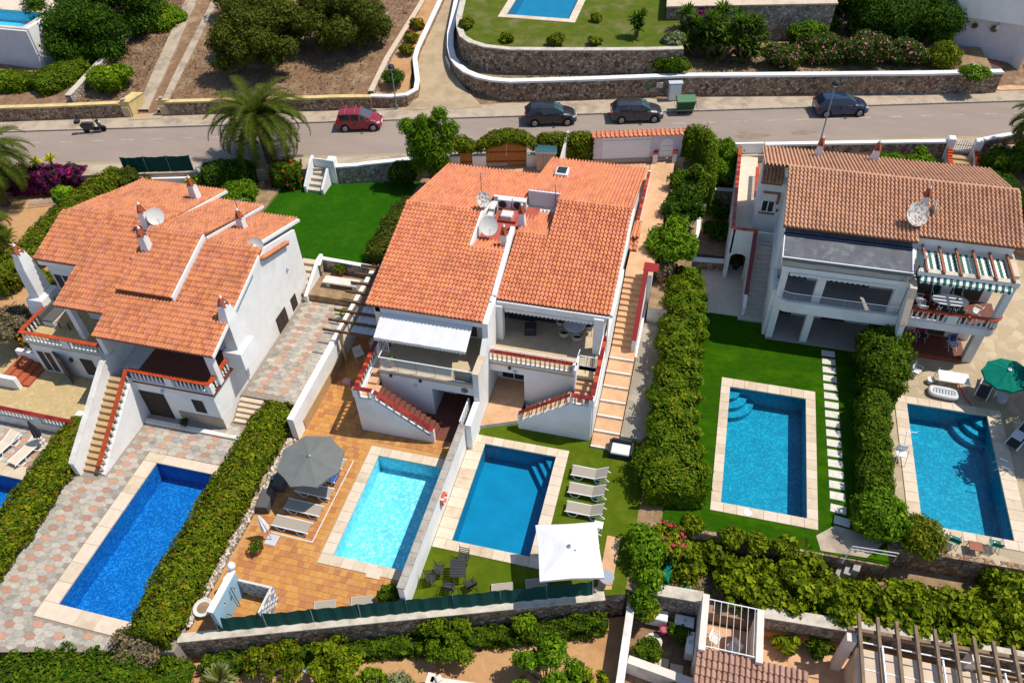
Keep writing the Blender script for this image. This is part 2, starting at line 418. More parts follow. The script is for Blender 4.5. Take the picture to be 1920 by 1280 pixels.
def tag(o, label=None, cat=None, group=None, kind=None):
    if label: o['label'] = label
    if cat: o['category'] = cat
    if group: o['group'] = group
    if kind: o['kind'] = kind
    return o

def thing(name, label, cat, loc=(0, 0, 0), rz=0.0, group=None):
    o = bpy.data.objects.new(name, None)
    o.empty_display_size = 0.2
    COL.objects.link(o)
    o.location = loc
    o.rotation_euler = (0, 0, rz)
    return tag(o, label, cat, group)

def link(name, me, parent=None):
    o = bpy.data.objects.new(name, me)
    COL.objects.link(o)
    if parent is not None:
        o.parent = parent
    return o

class MB:
    """collects simple solids and links them as one mesh object"""
    def __init__(s):
        s.v = []; s.f = []; s.m = []; s.mats = []
    def mi(s, mat):
        if mat not in s.mats:
            s.mats.append(mat)
        return s.mats.index(mat)
    def add(s, vs, fs, mat):
        k = s.mi(mat); b = len(s.v)
        s.v.extend([tuple(x) for x in vs])
        for f in fs:
            s.f.append(tuple(b + i for i in f)); s.m.append(k)
        return s
    def box(s, x0, x1, y0, y1, z0, z1, mat, bev=0.0):
        if bev <= 0:
            vs = [(x0, y0, z0), (x1, y0, z0), (x1, y1, z0), (x0, y1, z0), (x0, y0, z1), (x1, y0, z1), (x1, y1, z1), (x0, y1, z1)]
            return s.add(vs, [(3, 2, 1, 0), (4, 5, 6, 7), (0, 1, 5, 4), (1, 2, 6, 5), (2, 3, 7, 6), (3, 0, 4, 7)], mat)
        b = bev
        vs = [(x0, y0, z0), (x1, y0, z0), (x1, y1, z0), (x0, y1, z0),
              (x0, y0, z1 - b), (x1, y0, z1 - b), (x1, y1, z1 - b), (x0, y1, z1 - b),
              (x0 + b, y0 + b, z1), (x1 - b, y0 + b, z1), (x1 - b, y1 - b, z1), (x0 + b, y1 - b, z1)]
        fs = [(3, 2, 1, 0), (0, 1, 5, 4), (1, 2, 6, 5), (2, 3, 7, 6), (3, 0, 4, 7), (4, 5, 9, 8), (5, 6, 10, 9), (6, 7, 11, 10), (7, 4, 8, 11), (8, 9, 10, 11)]
        return s.add(vs, fs, mat)
    def prism(s, poly, z0, z1, mat, top=None):
        n = len(poly)
        a = sum(poly[i][0] * poly[(i + 1) % n][1] - poly[(i + 1) % n][0] * poly[i][1] for i in range(n))
        if a < 0: poly = poly[::-1]
        z0s = z0 if isinstance(z0, (list, tuple)) else [z0] * n
        z1s = z1 if isinstance(z1, (list, tuple)) else [z1] * n
        vs = [(p[0], p[1], z) for p, z in zip(poly, z0s)] + [(p[0], p[1], z) for p, z in zip(poly, z1s)]
        s.add(vs, [tuple(range(n - 1, -1, -1))] + [(i, (i + 1) % n, n + (i + 1) % n, n + i) for i in range(n)], mat)
        s.add(vs[n:], [tuple(range(n))], top or mat)
        return s
    def sideprism(s, prof, axis, a0, a1, mat):
        """profile of (horizontal, z) points pushed along the other horizontal axis"""
        n = len(prof)
        P = lambda a, h, z: (a, h, z) if axis == 'x' else (h, a, z)
        vs = [P(a0, h, z) for h, z in prof] + [P(a1, h, z) for h, z in prof]
        fs = [tuple(range(n)), tuple(range(2 * n - 1, n - 1, -1))] + [(i, n + i, n + (i + 1) % n, (i + 1) % n) for i in range(n)]
        return s.add(vs, fs, mat)
    def tube(s, pts, r, mat, n=6, cap=True):
        rs = r if isinstance(r, (list, tuple)) else [r] * len(pts)
        pts = [Vector(p) for p in pts]
        vs = []; fs = []
        ref = Vector((0, 0, 1))
        for i, p in enumerate(pts):
            d = (pts[min(i + 1, len(pts) - 1)] - pts[max(i - 1, 0)])
            if d.length < 1e-6: d = Vector((0, 0, 1))
            d.normalize()
            a = d.cross(ref)
            if a.length < 0.1: a = d.cross(Vector((1, 0, 0)))
            a.normalize(); b = d.cross(a)
            for k in range(n):
                t = 2 * math.pi * k / n
                vs.append(p + (a * math.cos(t) + b * math.sin(t)) * rs[i])
        for i in range(len(pts) - 1):
            for k in range(n):
                fs.append((i * n + k, i * n + (k + 1) % n, (i + 1) * n + (k + 1) % n, (i + 1) * n + k))
        if cap:
            fs.append(tuple(range(n - 1, -1, -1))); fs.append(tuple((len(pts) - 1) * n + k for k in range(n)))
        return s.add(vs, fs, mat)
    def lathe(s, prof, c, mat, n=12, sx=1.0, sy=1.0):
        vs = []; fs = []
        for r, z in prof:
            for k in range(n):
                t = 2 * math.pi * k / n
                vs.append((c[0] + r * sx * math.cos(t), c[1] + r * sy * math.sin(t), c[2] + z))
        for i in range(len(prof) - 1):
            for k in range(n):
                fs.append((i * n + k, i * n + (k + 1) % n, (i + 1) * n + (k + 1) % n, (i + 1) * n + k))
        fs.append(tuple(range(n - 1, -1, -1))); fs.append(tuple((len(prof) - 1) * n + k for k in range(n)))
        return s.add(vs, fs, mat)
    def beam(s, p, q, w, h, mat):
        """square-cut bar from p to q"""
        p = Vector(p); q = Vector(q); d = (q - p).normalized()
        a = d.cross(Vector((0, 0, 1)))
        if a.length < 0.05: a = Vector((1, 0, 0))
        a.normalize(); b = a.cross(d)
        vs = []
        for c in (p, q):
            for x, y in ((-1, -1), (1, -1), (1, 1), (-1, 1)):
                vs.append(c + a * x * w / 2 + b * y * h / 2)
        return s.add(vs, [(0, 1, 2, 3), (7, 6, 5, 4), (0, 4, 5, 1), (1, 5, 6, 2), (2, 6, 7, 3), (3, 7, 4, 0)], mat)
    def quad(s, a, b, c, d, mat):
        return s.add([a, b, c, d], [(0, 1, 2, 3)], mat)
    def mesh(s, name, off=(0, 0, 0), smooth=False):
        me = bpy.data.meshes.new(name)
        ox, oy, oz = off
        me.from_pydata([(x - ox, y - oy, z - oz) for x, y, z in s.v], [], s.f)
        for m in s.mats:
            me.materials.append(MAT[m])
        me.polygons.foreach_set('material_index', s.m)
        if smooth:
            me.polygons.foreach_set('use_smooth', [True] * len(s.f))
        me.update()
        return me
    def build(s, name, parent=None, local=False, smooth=False):
        off = (0, 0, 0)
        if parent is not None and not local:
            off = wloc(parent)
        return link(name, s.mesh(name, off, smooth), parent)

CAMP = np.array([0, 0, CAM_H])

def pieces(name, parent, variants, place, limit=300, rest=None, sortkey=None):
    """variants: list of MB meshes; place: list of (variant, Matrix). The pieces nearest the camera become objects, the rest one joined part."""
    off = wloc(parent) if parent is not None else Vector((0, 0, 0))
    T = Matrix.Translation(-off)
    if sortkey is None:
        sortkey = lambda m: (m.translation.x) ** 2 + (m.translation.y) ** 2 + (m.translation.z - CAM_H) ** 2
    order = sorted(place, key=lambda p: sortkey(p[1]))
    meshes = [v.mesh(name) for v in variants]
    for k, m in order[:limit]:
        o = link(name, meshes[k], parent)
        o.matrix_local = T @ m
    if len(order) > limit:
        allv = []; loops = []; sizes = []; mi = []
        mats = []
        base = 0
        cache = []
        for v in variants:
            arr = np.array(v.v, dtype=np.float64)
            idx = [mats.index(m) if m in mats else (mats.append(m) or len(mats) - 1) for m in v.mats]
            cache.append((np.c_[arr, np.ones(len(arr))], v.f, [idx[k] for k in v.m]))
        for k, m in order[limit:]:
            arr, fs, ms = cache[k]
            M = np.array(T @ m)
            allv.append((arr @ M.T)[:, :3])
            for f in fs:
                loops.extend([base + i for i in f]); sizes.append(len(f))
            mi.extend(ms)
            base += len(arr)
        me = np_mesh(rest or name, np.concatenate(allv), loops, sizes, mi, mats)
        o = link((rest or name + 's'), me, parent)
        o['kind'] = 'stuff'

def np_mesh(name, verts, loops, sizes, mi, mats, smooth=False):
    me = bpy.data.meshes.new(name)
    verts = np.asarray(verts, dtype=np.float32)
    loops = np.asarray(loops, dtype=np.int32)
    sizes = np.asarray(sizes, dtype=np.int32)
    me.vertices.add(len(verts))
    me.vertices.foreach_set('co', verts.ravel())
    me.loops.add(len(loops))
    me.loops.foreach_set('vertex_index', loops)
    me.polygons.add(len(sizes))
    starts = np.concatenate(([0], np.cumsum(sizes)[:-1])).astype(np.int32)
    me.polygons.foreach_set('loop_start', starts)
    me.polygons.foreach_set('loop_total', sizes)
    for m in mats:
        me.materials.append(MAT[m])
    me.polygons.foreach_set('material_index', np.asarray(mi, dtype=np.int32))
    me.polygons.foreach_set('use_smooth', np.full(len(sizes), smooth, dtype=bool))
    me.update(calc_edges=True)
    return me

# ------------------------------------------------------------------ foliage
def leaf_mesh(name, P, N, size, mats, weights=None, aspect=0.55, jitter=0.8, up=0.25, off=(0, 0, 0)):
    """one four-cornered leaf at each point, facing roughly along N"""
    n = len(P)
    if n == 0:
        P = np.zeros((1, 3)); N = np.ones((1, 3)); n = 1
    Nn = N + RNG.normal(0, jitter, (n, 3)) * 0.6 + np.array([0, 0, up])
    Nn /= np.linalg.norm(Nn, axis=1, keepdims=True) + 1e-9
    t = RNG.normal(0, 1, (n, 3))
    A = np.cross(Nn, t); A /= np.linalg.norm(A, axis=1, keepdims=True) + 1e-9
    B = np.cross(Nn, A)
    s = size * np.exp(RNG.normal(0, 0.36, (n, 1)))
    w = s * aspect
    off = np.array(off)
    P = P - off
    V = np.empty((n, 4, 3))
    V[:, 0] = P - A * s * 0.5
    V[:, 1] = P + B * w * 0.5 + Nn * s * 0.08
    V[:, 2] = P + A * s * 0.5
    V[:, 3] = P - B * w * 0.5 + Nn * s * 0.08
    mi = RNG.choice(len(mats), n, p=weights)
    return np_mesh(name, V.reshape(-1, 3), np.arange(4 * n), np.full(n, 4), mi, mats)

def clump_points(clumps, dens, lo=-0.5, shell=(0.72, 1.06)):
    Ps = []; Ns = []
    for cx, cy, cz, rx, ry, rz in clumps:
        area = 4 * math.pi * ((rx * ry) ** 1.6 + (rx * rz) ** 1.6 + (ry * rz) ** 1.6) ** (1 / 1.6) / 3 ** (1 / 1.6)
        n = max(12, int(area * dens))
        d = RNG.normal(0, 1, (n, 3)); d /= np.linalg.norm(d, axis=1, keepdims=True)
        d = d[d[:, 2] > lo]
        r = RNG.uniform(shell[0], shell[1], (len(d), 1))
        lump = 1 + 0.10 * np.sin(d[:, :1] * 7 + cx) * np.cos(d[:, 1:2] * 6 + cy) + 0.08 * np.sin(d[:, 2:3] * 9 + cz)
        q = d * r * lump * np.array([rx, ry, rz])
        Ps.append(q + np.array([cx, cy, cz]))
        nn = d / np.array([rx, ry, rz]); nn /= np.linalg.norm(nn, axis=1, keepdims=True)
        Ns.append(nn)
    return np.concatenate(Ps), np.concatenate(Ns)

LEAF = dict(hedge=(['lf_hedge1', 'lf_hedge2', 'lf_hedge3', 'lf_hedge4'], [0.42, 0.30, 0.22, 0.06]),
            deep=(['lf_deep1', 'lf_deep2', 'lf_deep3'], [0.45, 0.35, 0.20]),
            bright=(['lf_bright1', 'lf_bright2', 'lf_bright3'], [0.45, 0.35, 0.20]),
            olive=(['lf_olive1', 'lf_olive2', 'lf_olive3'], [0.45, 0.35, 0.20]),
            vine=(['lf_vine1', 'lf_vine2', 'lf_vine3'], [0.45, 0.33, 0.22]),
            mixed=(['lf_deep1', 'lf_hedge1', 'lf_hedge2', 'lf_deep3'], [0.3, 0.3, 0.25, 0.15]),
            oleander=(['lf_deep1', 'lf_olive2', 'lf_hedge2', 'lf_pink'], [0.38, 0.30, 0.22, 0.10]),
            bougain=(['lf_purple', 'lf_purple2', 'lf_deep2', 'lf_magenta'], [0.42, 0.30, 0.22, 0.06]),
            dry=(['lf_dry', 'lf_olive2', 'twig'], [0.5, 0.2, 0.3]),
            silver=(['lf_silver', 'lf_olive3'], [0.7, 0.3]),
            citrus=(['lf_citrus', 'lf_bright2', 'lf_bright3'], [0.5, 0.3, 0.2]),
            pittos=(['lf_hedge1', 'lf_bright2', 'lf_deep3', 'lf_hedge3'], [0.35, 0.3, 0.2, 0.15]))

def hedge(name, label, path, width, z0, z1, leaf='hedge', dens=230, size=0.15, cat='hedge', group=None, power=3.2, lump=0.09, top_round=1.0, core=True, flowers=None):
    """clipped hedge along a path of (x, y): leafy surface over a solid core coloured dark as the shade inside"""
    path = [Vector((p[0], p[1])) for p in path]
    ws = width if isinstance(width, (list, tuple)) else [width] * len(path)
    zs0 = z0 if isinstance(z0, (list, tuple)) else [z0] * len(path)
    zs1 = z1 if isinstance(z1, (list, tuple)) else [z1] * len(path)
    lens = [0.0]
    for a, b in zip(path, path[1:]):
        lens.append(lens[-1] + (b - a).length)
    L = lens[-1]
    t = thing(name, label, cat, (path[0].x, path[0].y, min(zs0)), 0, group)
    off = t.location
    def at(sarr):
        x = np.interp(sarr, lens, [p.x for p in path]); y = np.interp(sarr, lens, [p.y for p in path])
        e = 0.05
        dx = np.interp(sarr + e, lens, [p.x for p in path]) - np.interp(sarr - e, lens, [p.x for p in path])
        dy = np.interp(sarr + e, lens, [p.y for p in path]) - np.interp(sarr - e, lens, [p.y for p in path])
        l = np.hypot(dx, dy) + 1e-9
        return x, y, dx / l, dy / l, np.interp(sarr, lens, ws), np.interp(sarr, lens, zs0), np.interp(sarr, lens, zs1)
    def ring(sarr, th, k):
        x, y, tx, ty, w, a, b = at(sarr)
        # rounded ends
        endd = np.minimum(sarr, L - sarr)
        rr = np.minimum(0.5 * np.max(ws), 0.45 * L)
        q = np.clip(endd / max(rr, 1e-3), 0, 1)
        er = (1 - (1 - q) ** 3.0) ** (1 / 3.0)
        c = np.cos(th); s_ = np.sin(th)
        r = (np.abs(c) ** power + np.abs(s_) ** power) ** (-1 / power)
        h = (b - a)
        lmp = 1 + lump * (np.sin(sarr * 2.3 + th * 3) * np.cos(sarr * 0.9 + th) + 0.6 * np.sin(sarr * 5.1 - th * 5))
        px = r * c * w * 0.5 * er * k * lmp
        pz = a + h * 0.5 + r * s_ * h * 0.5 * k * (0.75 + 0.25 * er) * (1 + (lmp - 1) * 0.6)
        return x - ty * px, y + tx * px, pz, -ty * c, tx * c, s_
    per = np.mean(ws) + 2 * np.mean([b - a for a, b in zip(zs0, zs1)])
    n = int(L * per * dens)
    sarr = RNG.uniform(0, L, n)
    th = RNG.uniform(-0.9, math.pi + 0.9, n)
    X, Y, Z, nx, ny, nz = ring(sarr, th, RNG.uniform(0.80, 1.06, n) + (RNG.random(n) < 0.03) * RNG.uniform(0, 0.12, n))
    mats, wts = LEAF[leaf]
    P = np.stack([X, Y, Z], 1); N = np.stack([nx, ny, nz], 1)
    # end caps
    nc = int(np.mean(ws) * np.mean([b - a for a, b in zip(zs0, zs1)]) * dens * 0.7)
    for e in (0, 1):
        x, y, tx, ty, w, a, b = [float(q) for q in at(np.array([0.02 + e * (L - 0.04)]))]
        sg = -1 if e == 0 else 1
        rx = RNG.uniform(-0.42, 0.42, nc) * w; rz = RNG.uniform(0.06, 0.90, nc) * (b - a) + a
        bul = 0.12 * RNG.uniform(0, 1, nc)
        P = np.concatenate([P, np.stack([x - ty * rx + sg * tx * bul, y + tx * rx + sg * ty * bul, rz], 1)])
        N = np.concatenate([N, np.tile(np.array([sg * tx, sg * ty, 0.1]), (nc, 1))])
    me = leaf_mesh('foliage', P, N, size, mats, wts, off=off)
    link('foliage', me, t)
    if flowers:
        fm, cnt, fs = flowers
        idx = RNG.choice(len(P), cnt)
        link('flowers', leaf_mesh('flowers', P[idx] + N[idx] * 0.05, N[idx], fs, [fm], None, aspect=0.9, off=off), t)
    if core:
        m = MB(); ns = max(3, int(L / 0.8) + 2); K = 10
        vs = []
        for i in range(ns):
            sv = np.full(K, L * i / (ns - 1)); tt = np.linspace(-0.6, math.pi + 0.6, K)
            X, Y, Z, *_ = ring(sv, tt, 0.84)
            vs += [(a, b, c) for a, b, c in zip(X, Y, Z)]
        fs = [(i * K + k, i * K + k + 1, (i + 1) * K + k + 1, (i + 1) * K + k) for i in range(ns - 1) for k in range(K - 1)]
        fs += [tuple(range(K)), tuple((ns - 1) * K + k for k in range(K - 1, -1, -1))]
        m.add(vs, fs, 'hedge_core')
        m.build('shade_core', t)
    return t

def shrub(name, label, x, y, z, r, h, leaf='deep', dens=260, size=0.15, cat='shrub', group=None, lumps=7, tight=False, flowers=None, core=True, lo=-0.6, squash=1.0):
    """rounded bush: overlapping leafy clumps over solid cores coloured as inner shade"""
    t = thing(name, label, cat, (x, y, z), 0, group)
    rnd = random.Random(hash((round(x, 2), round(y, 2))) % 99991)
    if tight:
        cl = [(x, y, z + h * 0.5, r, r * squash, h * 0.52)]
    else:
        cl = [(x, y, z + h * 0.45, r * 0.72, r * 0.72 * squash, h * 0.46)]
        for i in range(lumps):
            a = 2 * math.pi * i / lumps + rnd.uniform(-0.4, 0.4)
            d = r * rnd.uniform(0.45, 0.68)
            rr = r * rnd.uniform(0.34, 0.52)
            cl.append((x + math.cos(a) * d, y + math.sin(a) * d * squash, z + h * rnd.uniform(0.3, 0.72), rr, rr * squash, h * rnd.uniform(0.24, 0.36)))
    P, N = clump_points(cl, dens, lo)
    P[:, 2] = np.maximum(P[:, 2], z + 0.02)
    mats, wts = LEAF[leaf]
    link('foliage', leaf_mesh('foliage', P, N, size, mats, wts, off=t.location), t)
    if flowers:
        fm, cnt, fs = flowers
        idx = RNG.choice(len(P), cnt)
        link('flowers', leaf_mesh('flowers', P[idx] + N[idx] * 0.06, N[idx], fs, [fm], None, aspect=0.9, off=t.location), t)
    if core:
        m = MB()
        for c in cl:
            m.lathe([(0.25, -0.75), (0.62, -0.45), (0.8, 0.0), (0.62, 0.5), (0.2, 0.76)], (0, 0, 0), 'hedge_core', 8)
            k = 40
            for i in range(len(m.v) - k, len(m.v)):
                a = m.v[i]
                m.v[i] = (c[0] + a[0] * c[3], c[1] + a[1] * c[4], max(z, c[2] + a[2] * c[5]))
        m.build('shade_core', t)
    return t

def scramble(name, label, x, y, z, rx, ry, h, leaf='vine', n=26, dens=130, size=0.22, cat='vine', r=(0.22, 0.5)):
    """sprawling climber: many small uneven clumps on a tangle of stems"""
    t = thing(name, label, cat, (x, y, z))
    rd = random.Random(int(x * 100) + int(y * 10)); cl = []; m = MB()
    for i in range(n):
        a = rd.uniform(0, 6.283); d = math.sqrt(rd.random())
        q = rd.uniform(*r); zz = z + h * (0.35 + 0.65 * rd.random()) * (1 - 0.5 * d * d)
        c = (x + math.cos(a) * d * rx, y + math.sin(a) * d * ry, zz, q * rd.uniform(0.8, 1.5), q * rd.uniform(0.8, 1.4), q * rd.uniform(0.5, 0.9)); cl.append(c)
        m.tube([(x + (c[0] - x) * 0.4, y + (c[1] - y) * 0.4, z), c[:3]], [0.025, 0.012], 'bark', 4)
    m.build('stems', t)
    P, N = clump_points(cl, dens, -0.9, (0.3, 1.15)); P[:, 2] = np.maximum(P[:, 2], z + 0.03)
    mats, wts = LEAF[leaf]
    link('foliage', leaf_mesh('foliage', P, N, size, mats, wts, aspect=0.75, off=t.location), t)
    return t

def tree(name, label, x, y, z, clumps, leaf='olive', dens=170, size=0.17, trunk=0.16, cat='tree', group=None, fork=0.45, core=0.0, lo=-0.8, lean=(0, 0), aspect=0.5):
    """trunk, limbs running to every clump, leaves spread through the clumps. clumps are (dx, dy, dz, rx, ry, rz) from the foot"""
    t = thing(name, label, cat, (x, y, z), 0, group)
    cl = [(x + a, y + b, z + c, d, e, f) for a, b, c, d, e, f in clumps]
    top = max(c[2] for c in clumps)
    fz = z + top * fork
    fx, fy = x + lean[0], y + lean[1]
    m = MB()
    m.tube([(x, y, z - 0.1), (x + lean[0] * 0.4, y + lean[1] * 0.4, z + (fz - z) * 0.5), (fx, fy, fz)], [trunk * 1.25, trunk, trunk * 0.85], 'bark', 8)
    tr = m.build('trunk', t)
    lm = MB()
    for c in cl:
        mid = ((fx + c[0]) / 2 + random.uniform(-.15, .15), (fy + c[1]) / 2 + random.uniform(-.15, .15), (fz + c[2]) / 2)
        lm.tube([(fx, fy, fz - 0.1), mid, (c[0], c[1], c[2])], [trunk * 0.6, trunk * 0.38, trunk * 0.15], 'bark', 5)
        for k in range(3):
            a = random.uniform(0, 6.28)
            lm.tube([mid, (c[0] + math.cos(a) * c[3] * 0.6, c[1] + math.sin(a) * c[4] * 0.6, c[2] + random.uniform(-.2, .5) * c[5])], [trunk * 0.2, trunk * 0.08], 'bark', 4)
    lm.build('limbs', t)
    P, N = clump_points(cl, dens, lo, (0.35, 1.08))
    mats, wts = LEAF[leaf]
    cr = link('crown', leaf_mesh('crown', P, N, size, mats, wts, aspect=aspect, off=t.location), t)
    return t

# ------------------------------------------------------------------ building pieces
def barrel_tile(mat, w=0.215, l=0.36):
    """one clay roof tile: round barrel and flat pan, lower end proud"""
    m = MB()
    pr = [(0.0, -0.01), (0.05, 0.055), (0.20, 0.10), (0.42, 0.10), (0.57, 0.055), (0.62, -0.01), (0.82, -0.022), (1.0, -0.01)]
    vs = [(a * w, 0.0, b + 0.075) for a, b in pr] + [(a * w, l, b) for a, b in pr] + [(a * w, 0.0, b * 0.45 - 0.004) for a, b in pr]
    n = len(pr)
    fs = [(i, i + 1, n + i + 1, n + i) for i in range(n - 1)] + [(2 * n + i, 2 * n + i + 1, i + 1, i) for i in range(n - 1)]
    m.add(vs, fs, mat)
    return m

def roof_slope(roof, u0, u1, v0, z0, v1, z1, tiles, place, bed=0.10, w=0.215, row=0.30, under='tile_bed'):
    """tile one sloping rectangle; (v0, z0) is the low edge, (v1, z1) the high one"""
    L = math.hypot(v1 - v0, z1 - z0)
    sgn = 1 if v1 > v0 else -1
    ang = math.atan2(z1 - z0, abs(v1 - v0))
    nc = max(1, round((u1 - u0) / w)); cw = (u1 - u0) / nc
    nr = max(1, round(L / row)); rl = L / nr
    for j in range(nr):
        for i in range(nc):
            s_ = j * rl
            v = v0 + sgn * s_ * math.cos(ang); z = z0 + s_ * math.sin(ang)
            if sgn > 0:
                M = Matrix.Translation((u0 + i * cw, v, z)) @ Matrix.Rotation(ang, 4, 'X')
            else:
                M = Matrix.Translation((u0 + (i + 1) * cw, v, z)) @ Matrix.Rotation(math.pi, 4, 'Z') @ Matrix.Rotation(ang, 4, 'X')
            M = M @ Matrix.Diagonal((cw / 0.215, rl / 0.30, 1, 1)) @ Matrix.Rotation(random.uniform(-0.012, 0.012), 4, 'Z')
            M = Matrix.Translation((0, 0, random.uniform(-0.004, 0.006))) @ M
            place.append((random.randrange(len(tiles)), M))
    # boarded deck underneath
    e = 0.02
    roof.sideprism([(v0 + sgn * e, z0 - 0.012), (v1, z1 - 0.012), (v1, z1 - 0.012 - bed), (v0 + sgn * e, z0 - 0.012 - bed)], 'x', u0 + e, u1 - e, under)

def ridge_tiles(roof, u0, u1, v, z, mats, axis='x'):
    n = max(1, round((u1 - u0) / 0.34)); l = (u1 - u0) / n
    for i in range(n):
        a = u0 + i * l
        r = 0.105
        pts = []
        for k in range(7):
            t = math.pi * k / 6
            pts.append((math.cos(t) * r, math.sin(t) * r * 0.95))
        for kk in range(6):
            p, q = pts[kk], pts[kk + 1]
            e = 0.012
            if axis == 'x':
                roof.quad((a, v + p[0] * 1.06, z + p[1] + e), (a, v + q[0] * 1.06, z + q[1] + e), (a + l * 1.03, v + q[0], z + q[1]), (a + l * 1.03, v + p[0], z + p[1]), mats[i % len(mats)])
            else:
                roof.quad((v + p[0] * 1.06, a, z + p[1] + e), (v + q[0] * 1.06, a, z + q[1] + e), (v + q[0], a + l * 1.03, z + q[1]), (v + p[0], a + l * 1.03, z + p[1]), mats[i % len(mats)])

def baluster_mb(h=0.62, mat='stucco', r=0.055):
    m = MB()
    m.lathe([(r * 1.0, 0), (r * 1.0, 0.05), (r * 0.62, 0.08), (r * 1.15, h * 0.32), (r * 0.95, h * 0.5), (r * 0.5, h * 0.78), (r * 0.9, h - 0.05), (r * 1.0, h)], (0, 0, 0), mat, 7)
    return m

def balustrade(parent, p, q, z, h=0.62, spacing=0.26, mat='stucco', cap=GLAZED, capw=0.24, capn=0.22, base=True, zq=None, skip=None, post=None):
    """row of turned balusters between two points with a tile coping; z may rise from z to zq"""
    p = Vector((p[0], p[1])); q = Vector((q[0], q[1])); d = q - p; L = d.length; d = d / L
    zq = z if zq is None else zq
    off = wloc(parent)
    me = BAL_MESH.setdefault((h, mat), baluster_mb(h, mat).mesh('baluster'))
    n = max(1, int(L / spacing))
    for i in range(n):
        s_ = (i + 0.5) / n
        if skip and any(a <= s_ * L <= b for a, b in skip): continue
        o = link('baluster', me, parent)
        o.location = (p.x + d.x * L * s_ - off.x, p.y + d.y * L * s_ - off.y, z + (zq - z) * s_ - off.z)
    nc = max(1, round(L / capn)); step = L / nc
    nv = Vector((-d.y, d.x)) * capw / 2
    for i in range(nc):
        a = p + d * (i * step + 0.006); b = p + d * ((i + 1) * step - 0.006)
        za = z + (zq - z) * (i / nc) + h; zb = z + (zq - z) * ((i + 1) / nc) + h
        m = MB()
        vs = [(a.x - nv.x, a.y - nv.y, za), (b.x - nv.x, b.y - nv.y, zb), (b.x + nv.x, b.y + nv.y, zb), (a.x + nv.x, a.y + nv.y, za)]
        m.add([*vs, *[(x, y, zz + 0.055) for x, y, zz in vs]], [(3, 2, 1, 0), (4, 5, 6, 7), (0, 1, 5, 4), (1, 2, 6, 5), (2, 3, 7, 6), (3, 0, 4, 7)], random.choice(cap))
        m.build('coping_tile', parent)
BAL_MESH = {}

def chimney(parent, x, y, z0, z1, w=0.42, mat='stucco', taper=0.72, skirt=True):
    """white tapering stack with a little clay pyramid and finial"""
    m = MB()
    a = w / 2; b = a * taper
    vs = [(x - a, y - a, z0), (x + a, y - a, z0), (x + a, y + a, z0), (x - a, y + a, z0), (x - b, y - b, z1), (x + b, y - b, z1), (x + b, y + b, z1), (x - b, y + b, z1)]
    m.add(vs, [(0, 1, 5, 4), (1, 2, 6, 5), (2, 3, 7, 6), (3, 0, 4, 7), (4, 5, 6, 7)], mat)
    o = m.build('chimney', parent)
    c = MB()
    for k in range(4):
        t = math.pi / 4 + k * math.pi / 2
        px, py = x + math.cos(t) * b * 1.25, y + math.sin(t) * b * 1.25
        c.beam((px, py, z1 - 0.02), (x + math.cos(t) * 0.05, y + math.sin(t) * 0.05, z1 + 0.50), 0.17, 0.05, 'clay_red')
    c.lathe([(b * 0.9, 0.0), (0.05, 0.42)], (x, y, z1), 'interior_dark', 4)
    c.lathe([(0.075, 0.46), (0.085, 0.52), (0.05, 0.60), (0.015, 0.68)], (x, y, z1), 'white_paint', 8)
    c.build('chimney_cap', o)
    return o

def sat_dish(name, label, loc, aim, r=0.42, mat='dish_white', parent=None, pole=0.5, rim='dish_white'):
    """shallow dish on a short mast, with feed arm"""
    t = thing(name, label, 'satellite dish', loc)
    a = Vector(aim).normalized()
    q = a.to_track_quat('Z', 'Y').to_matrix()
    c = Vector((0, 0, pole))
    m = MB(); prof = [(0.001, 0.0), (r * 0.35, 0.02 * r), (r * 0.7, 0.09 * r), (r * 0.93, 0.17 * r), (r, 0.20 * r)]
    N = 20; vs = []; fs = []
    for rr, zz in prof:
        for k in range(N):
            tt = 2 * math.pi * k / N
            vs.append(c + q @ Vector((rr * math.cos(tt), rr * 1.1 * math.sin(tt), zz)))
    for i in range(len(prof) - 1):
        for k in range(N):
            fs.append((i * N + k, i * N + (k + 1) % N, (i + 1) * N + (k + 1) % N, (i + 1) * N + k))
    m.add(vs, fs, mat)
    base = len(vs)
    m.add([v - (q @ Vector((0, 0, 0.025))) for v in vs], [f[::-1] for f in fs], rim)
    m.build('reflector', t, local=True, smooth=True)
    p = MB()
    p.tube([(0, 0, 0), (0, 0, pole * 0.9), c - q @ Vector((0, 0, 0.05))], 0.025, 'steel', 6)
    p.build('mast', t, local=True)
    f = MB()
    tip = c + q @ Vector((0, -r * 0.25, r * 0.9))
    f.tube([c + q @ Vector((0, -r * 1.05, r * 0.2)), tip], 0.012, 'steel', 5)
    f.lathe([(0.03, -0.04), (0.045, 0.0), (0.03, 0.05)], tip, 'white_plastic', 8)
    f.build('feed_arm', t, local=True)
    return t

def antenna(name, label, loc, h=1.5, rz=0.0):
    t = thing(name, label, 'antenna', loc, rz)
    m = MB(); m.tube([(0, 0, 0), (0, 0, h)], 0.02, 'dark_metal', 6); m.build('mast', t, local=True)
    b = MB(); b.tube([(-0.35, 0, h * 0.95), (0.6, 0, h * 0.95)], 0.012, 'steel', 5)
    for i in range(9):
        x = -0.3 + i * 0.1
        b.tube([(x, -0.18 + i * 0.008, h * 0.95), (x, 0.18 - i * 0.008, h * 0.95)], 0.007, 'steel', 4)
    b.build('boom', t, local=True)
    return t

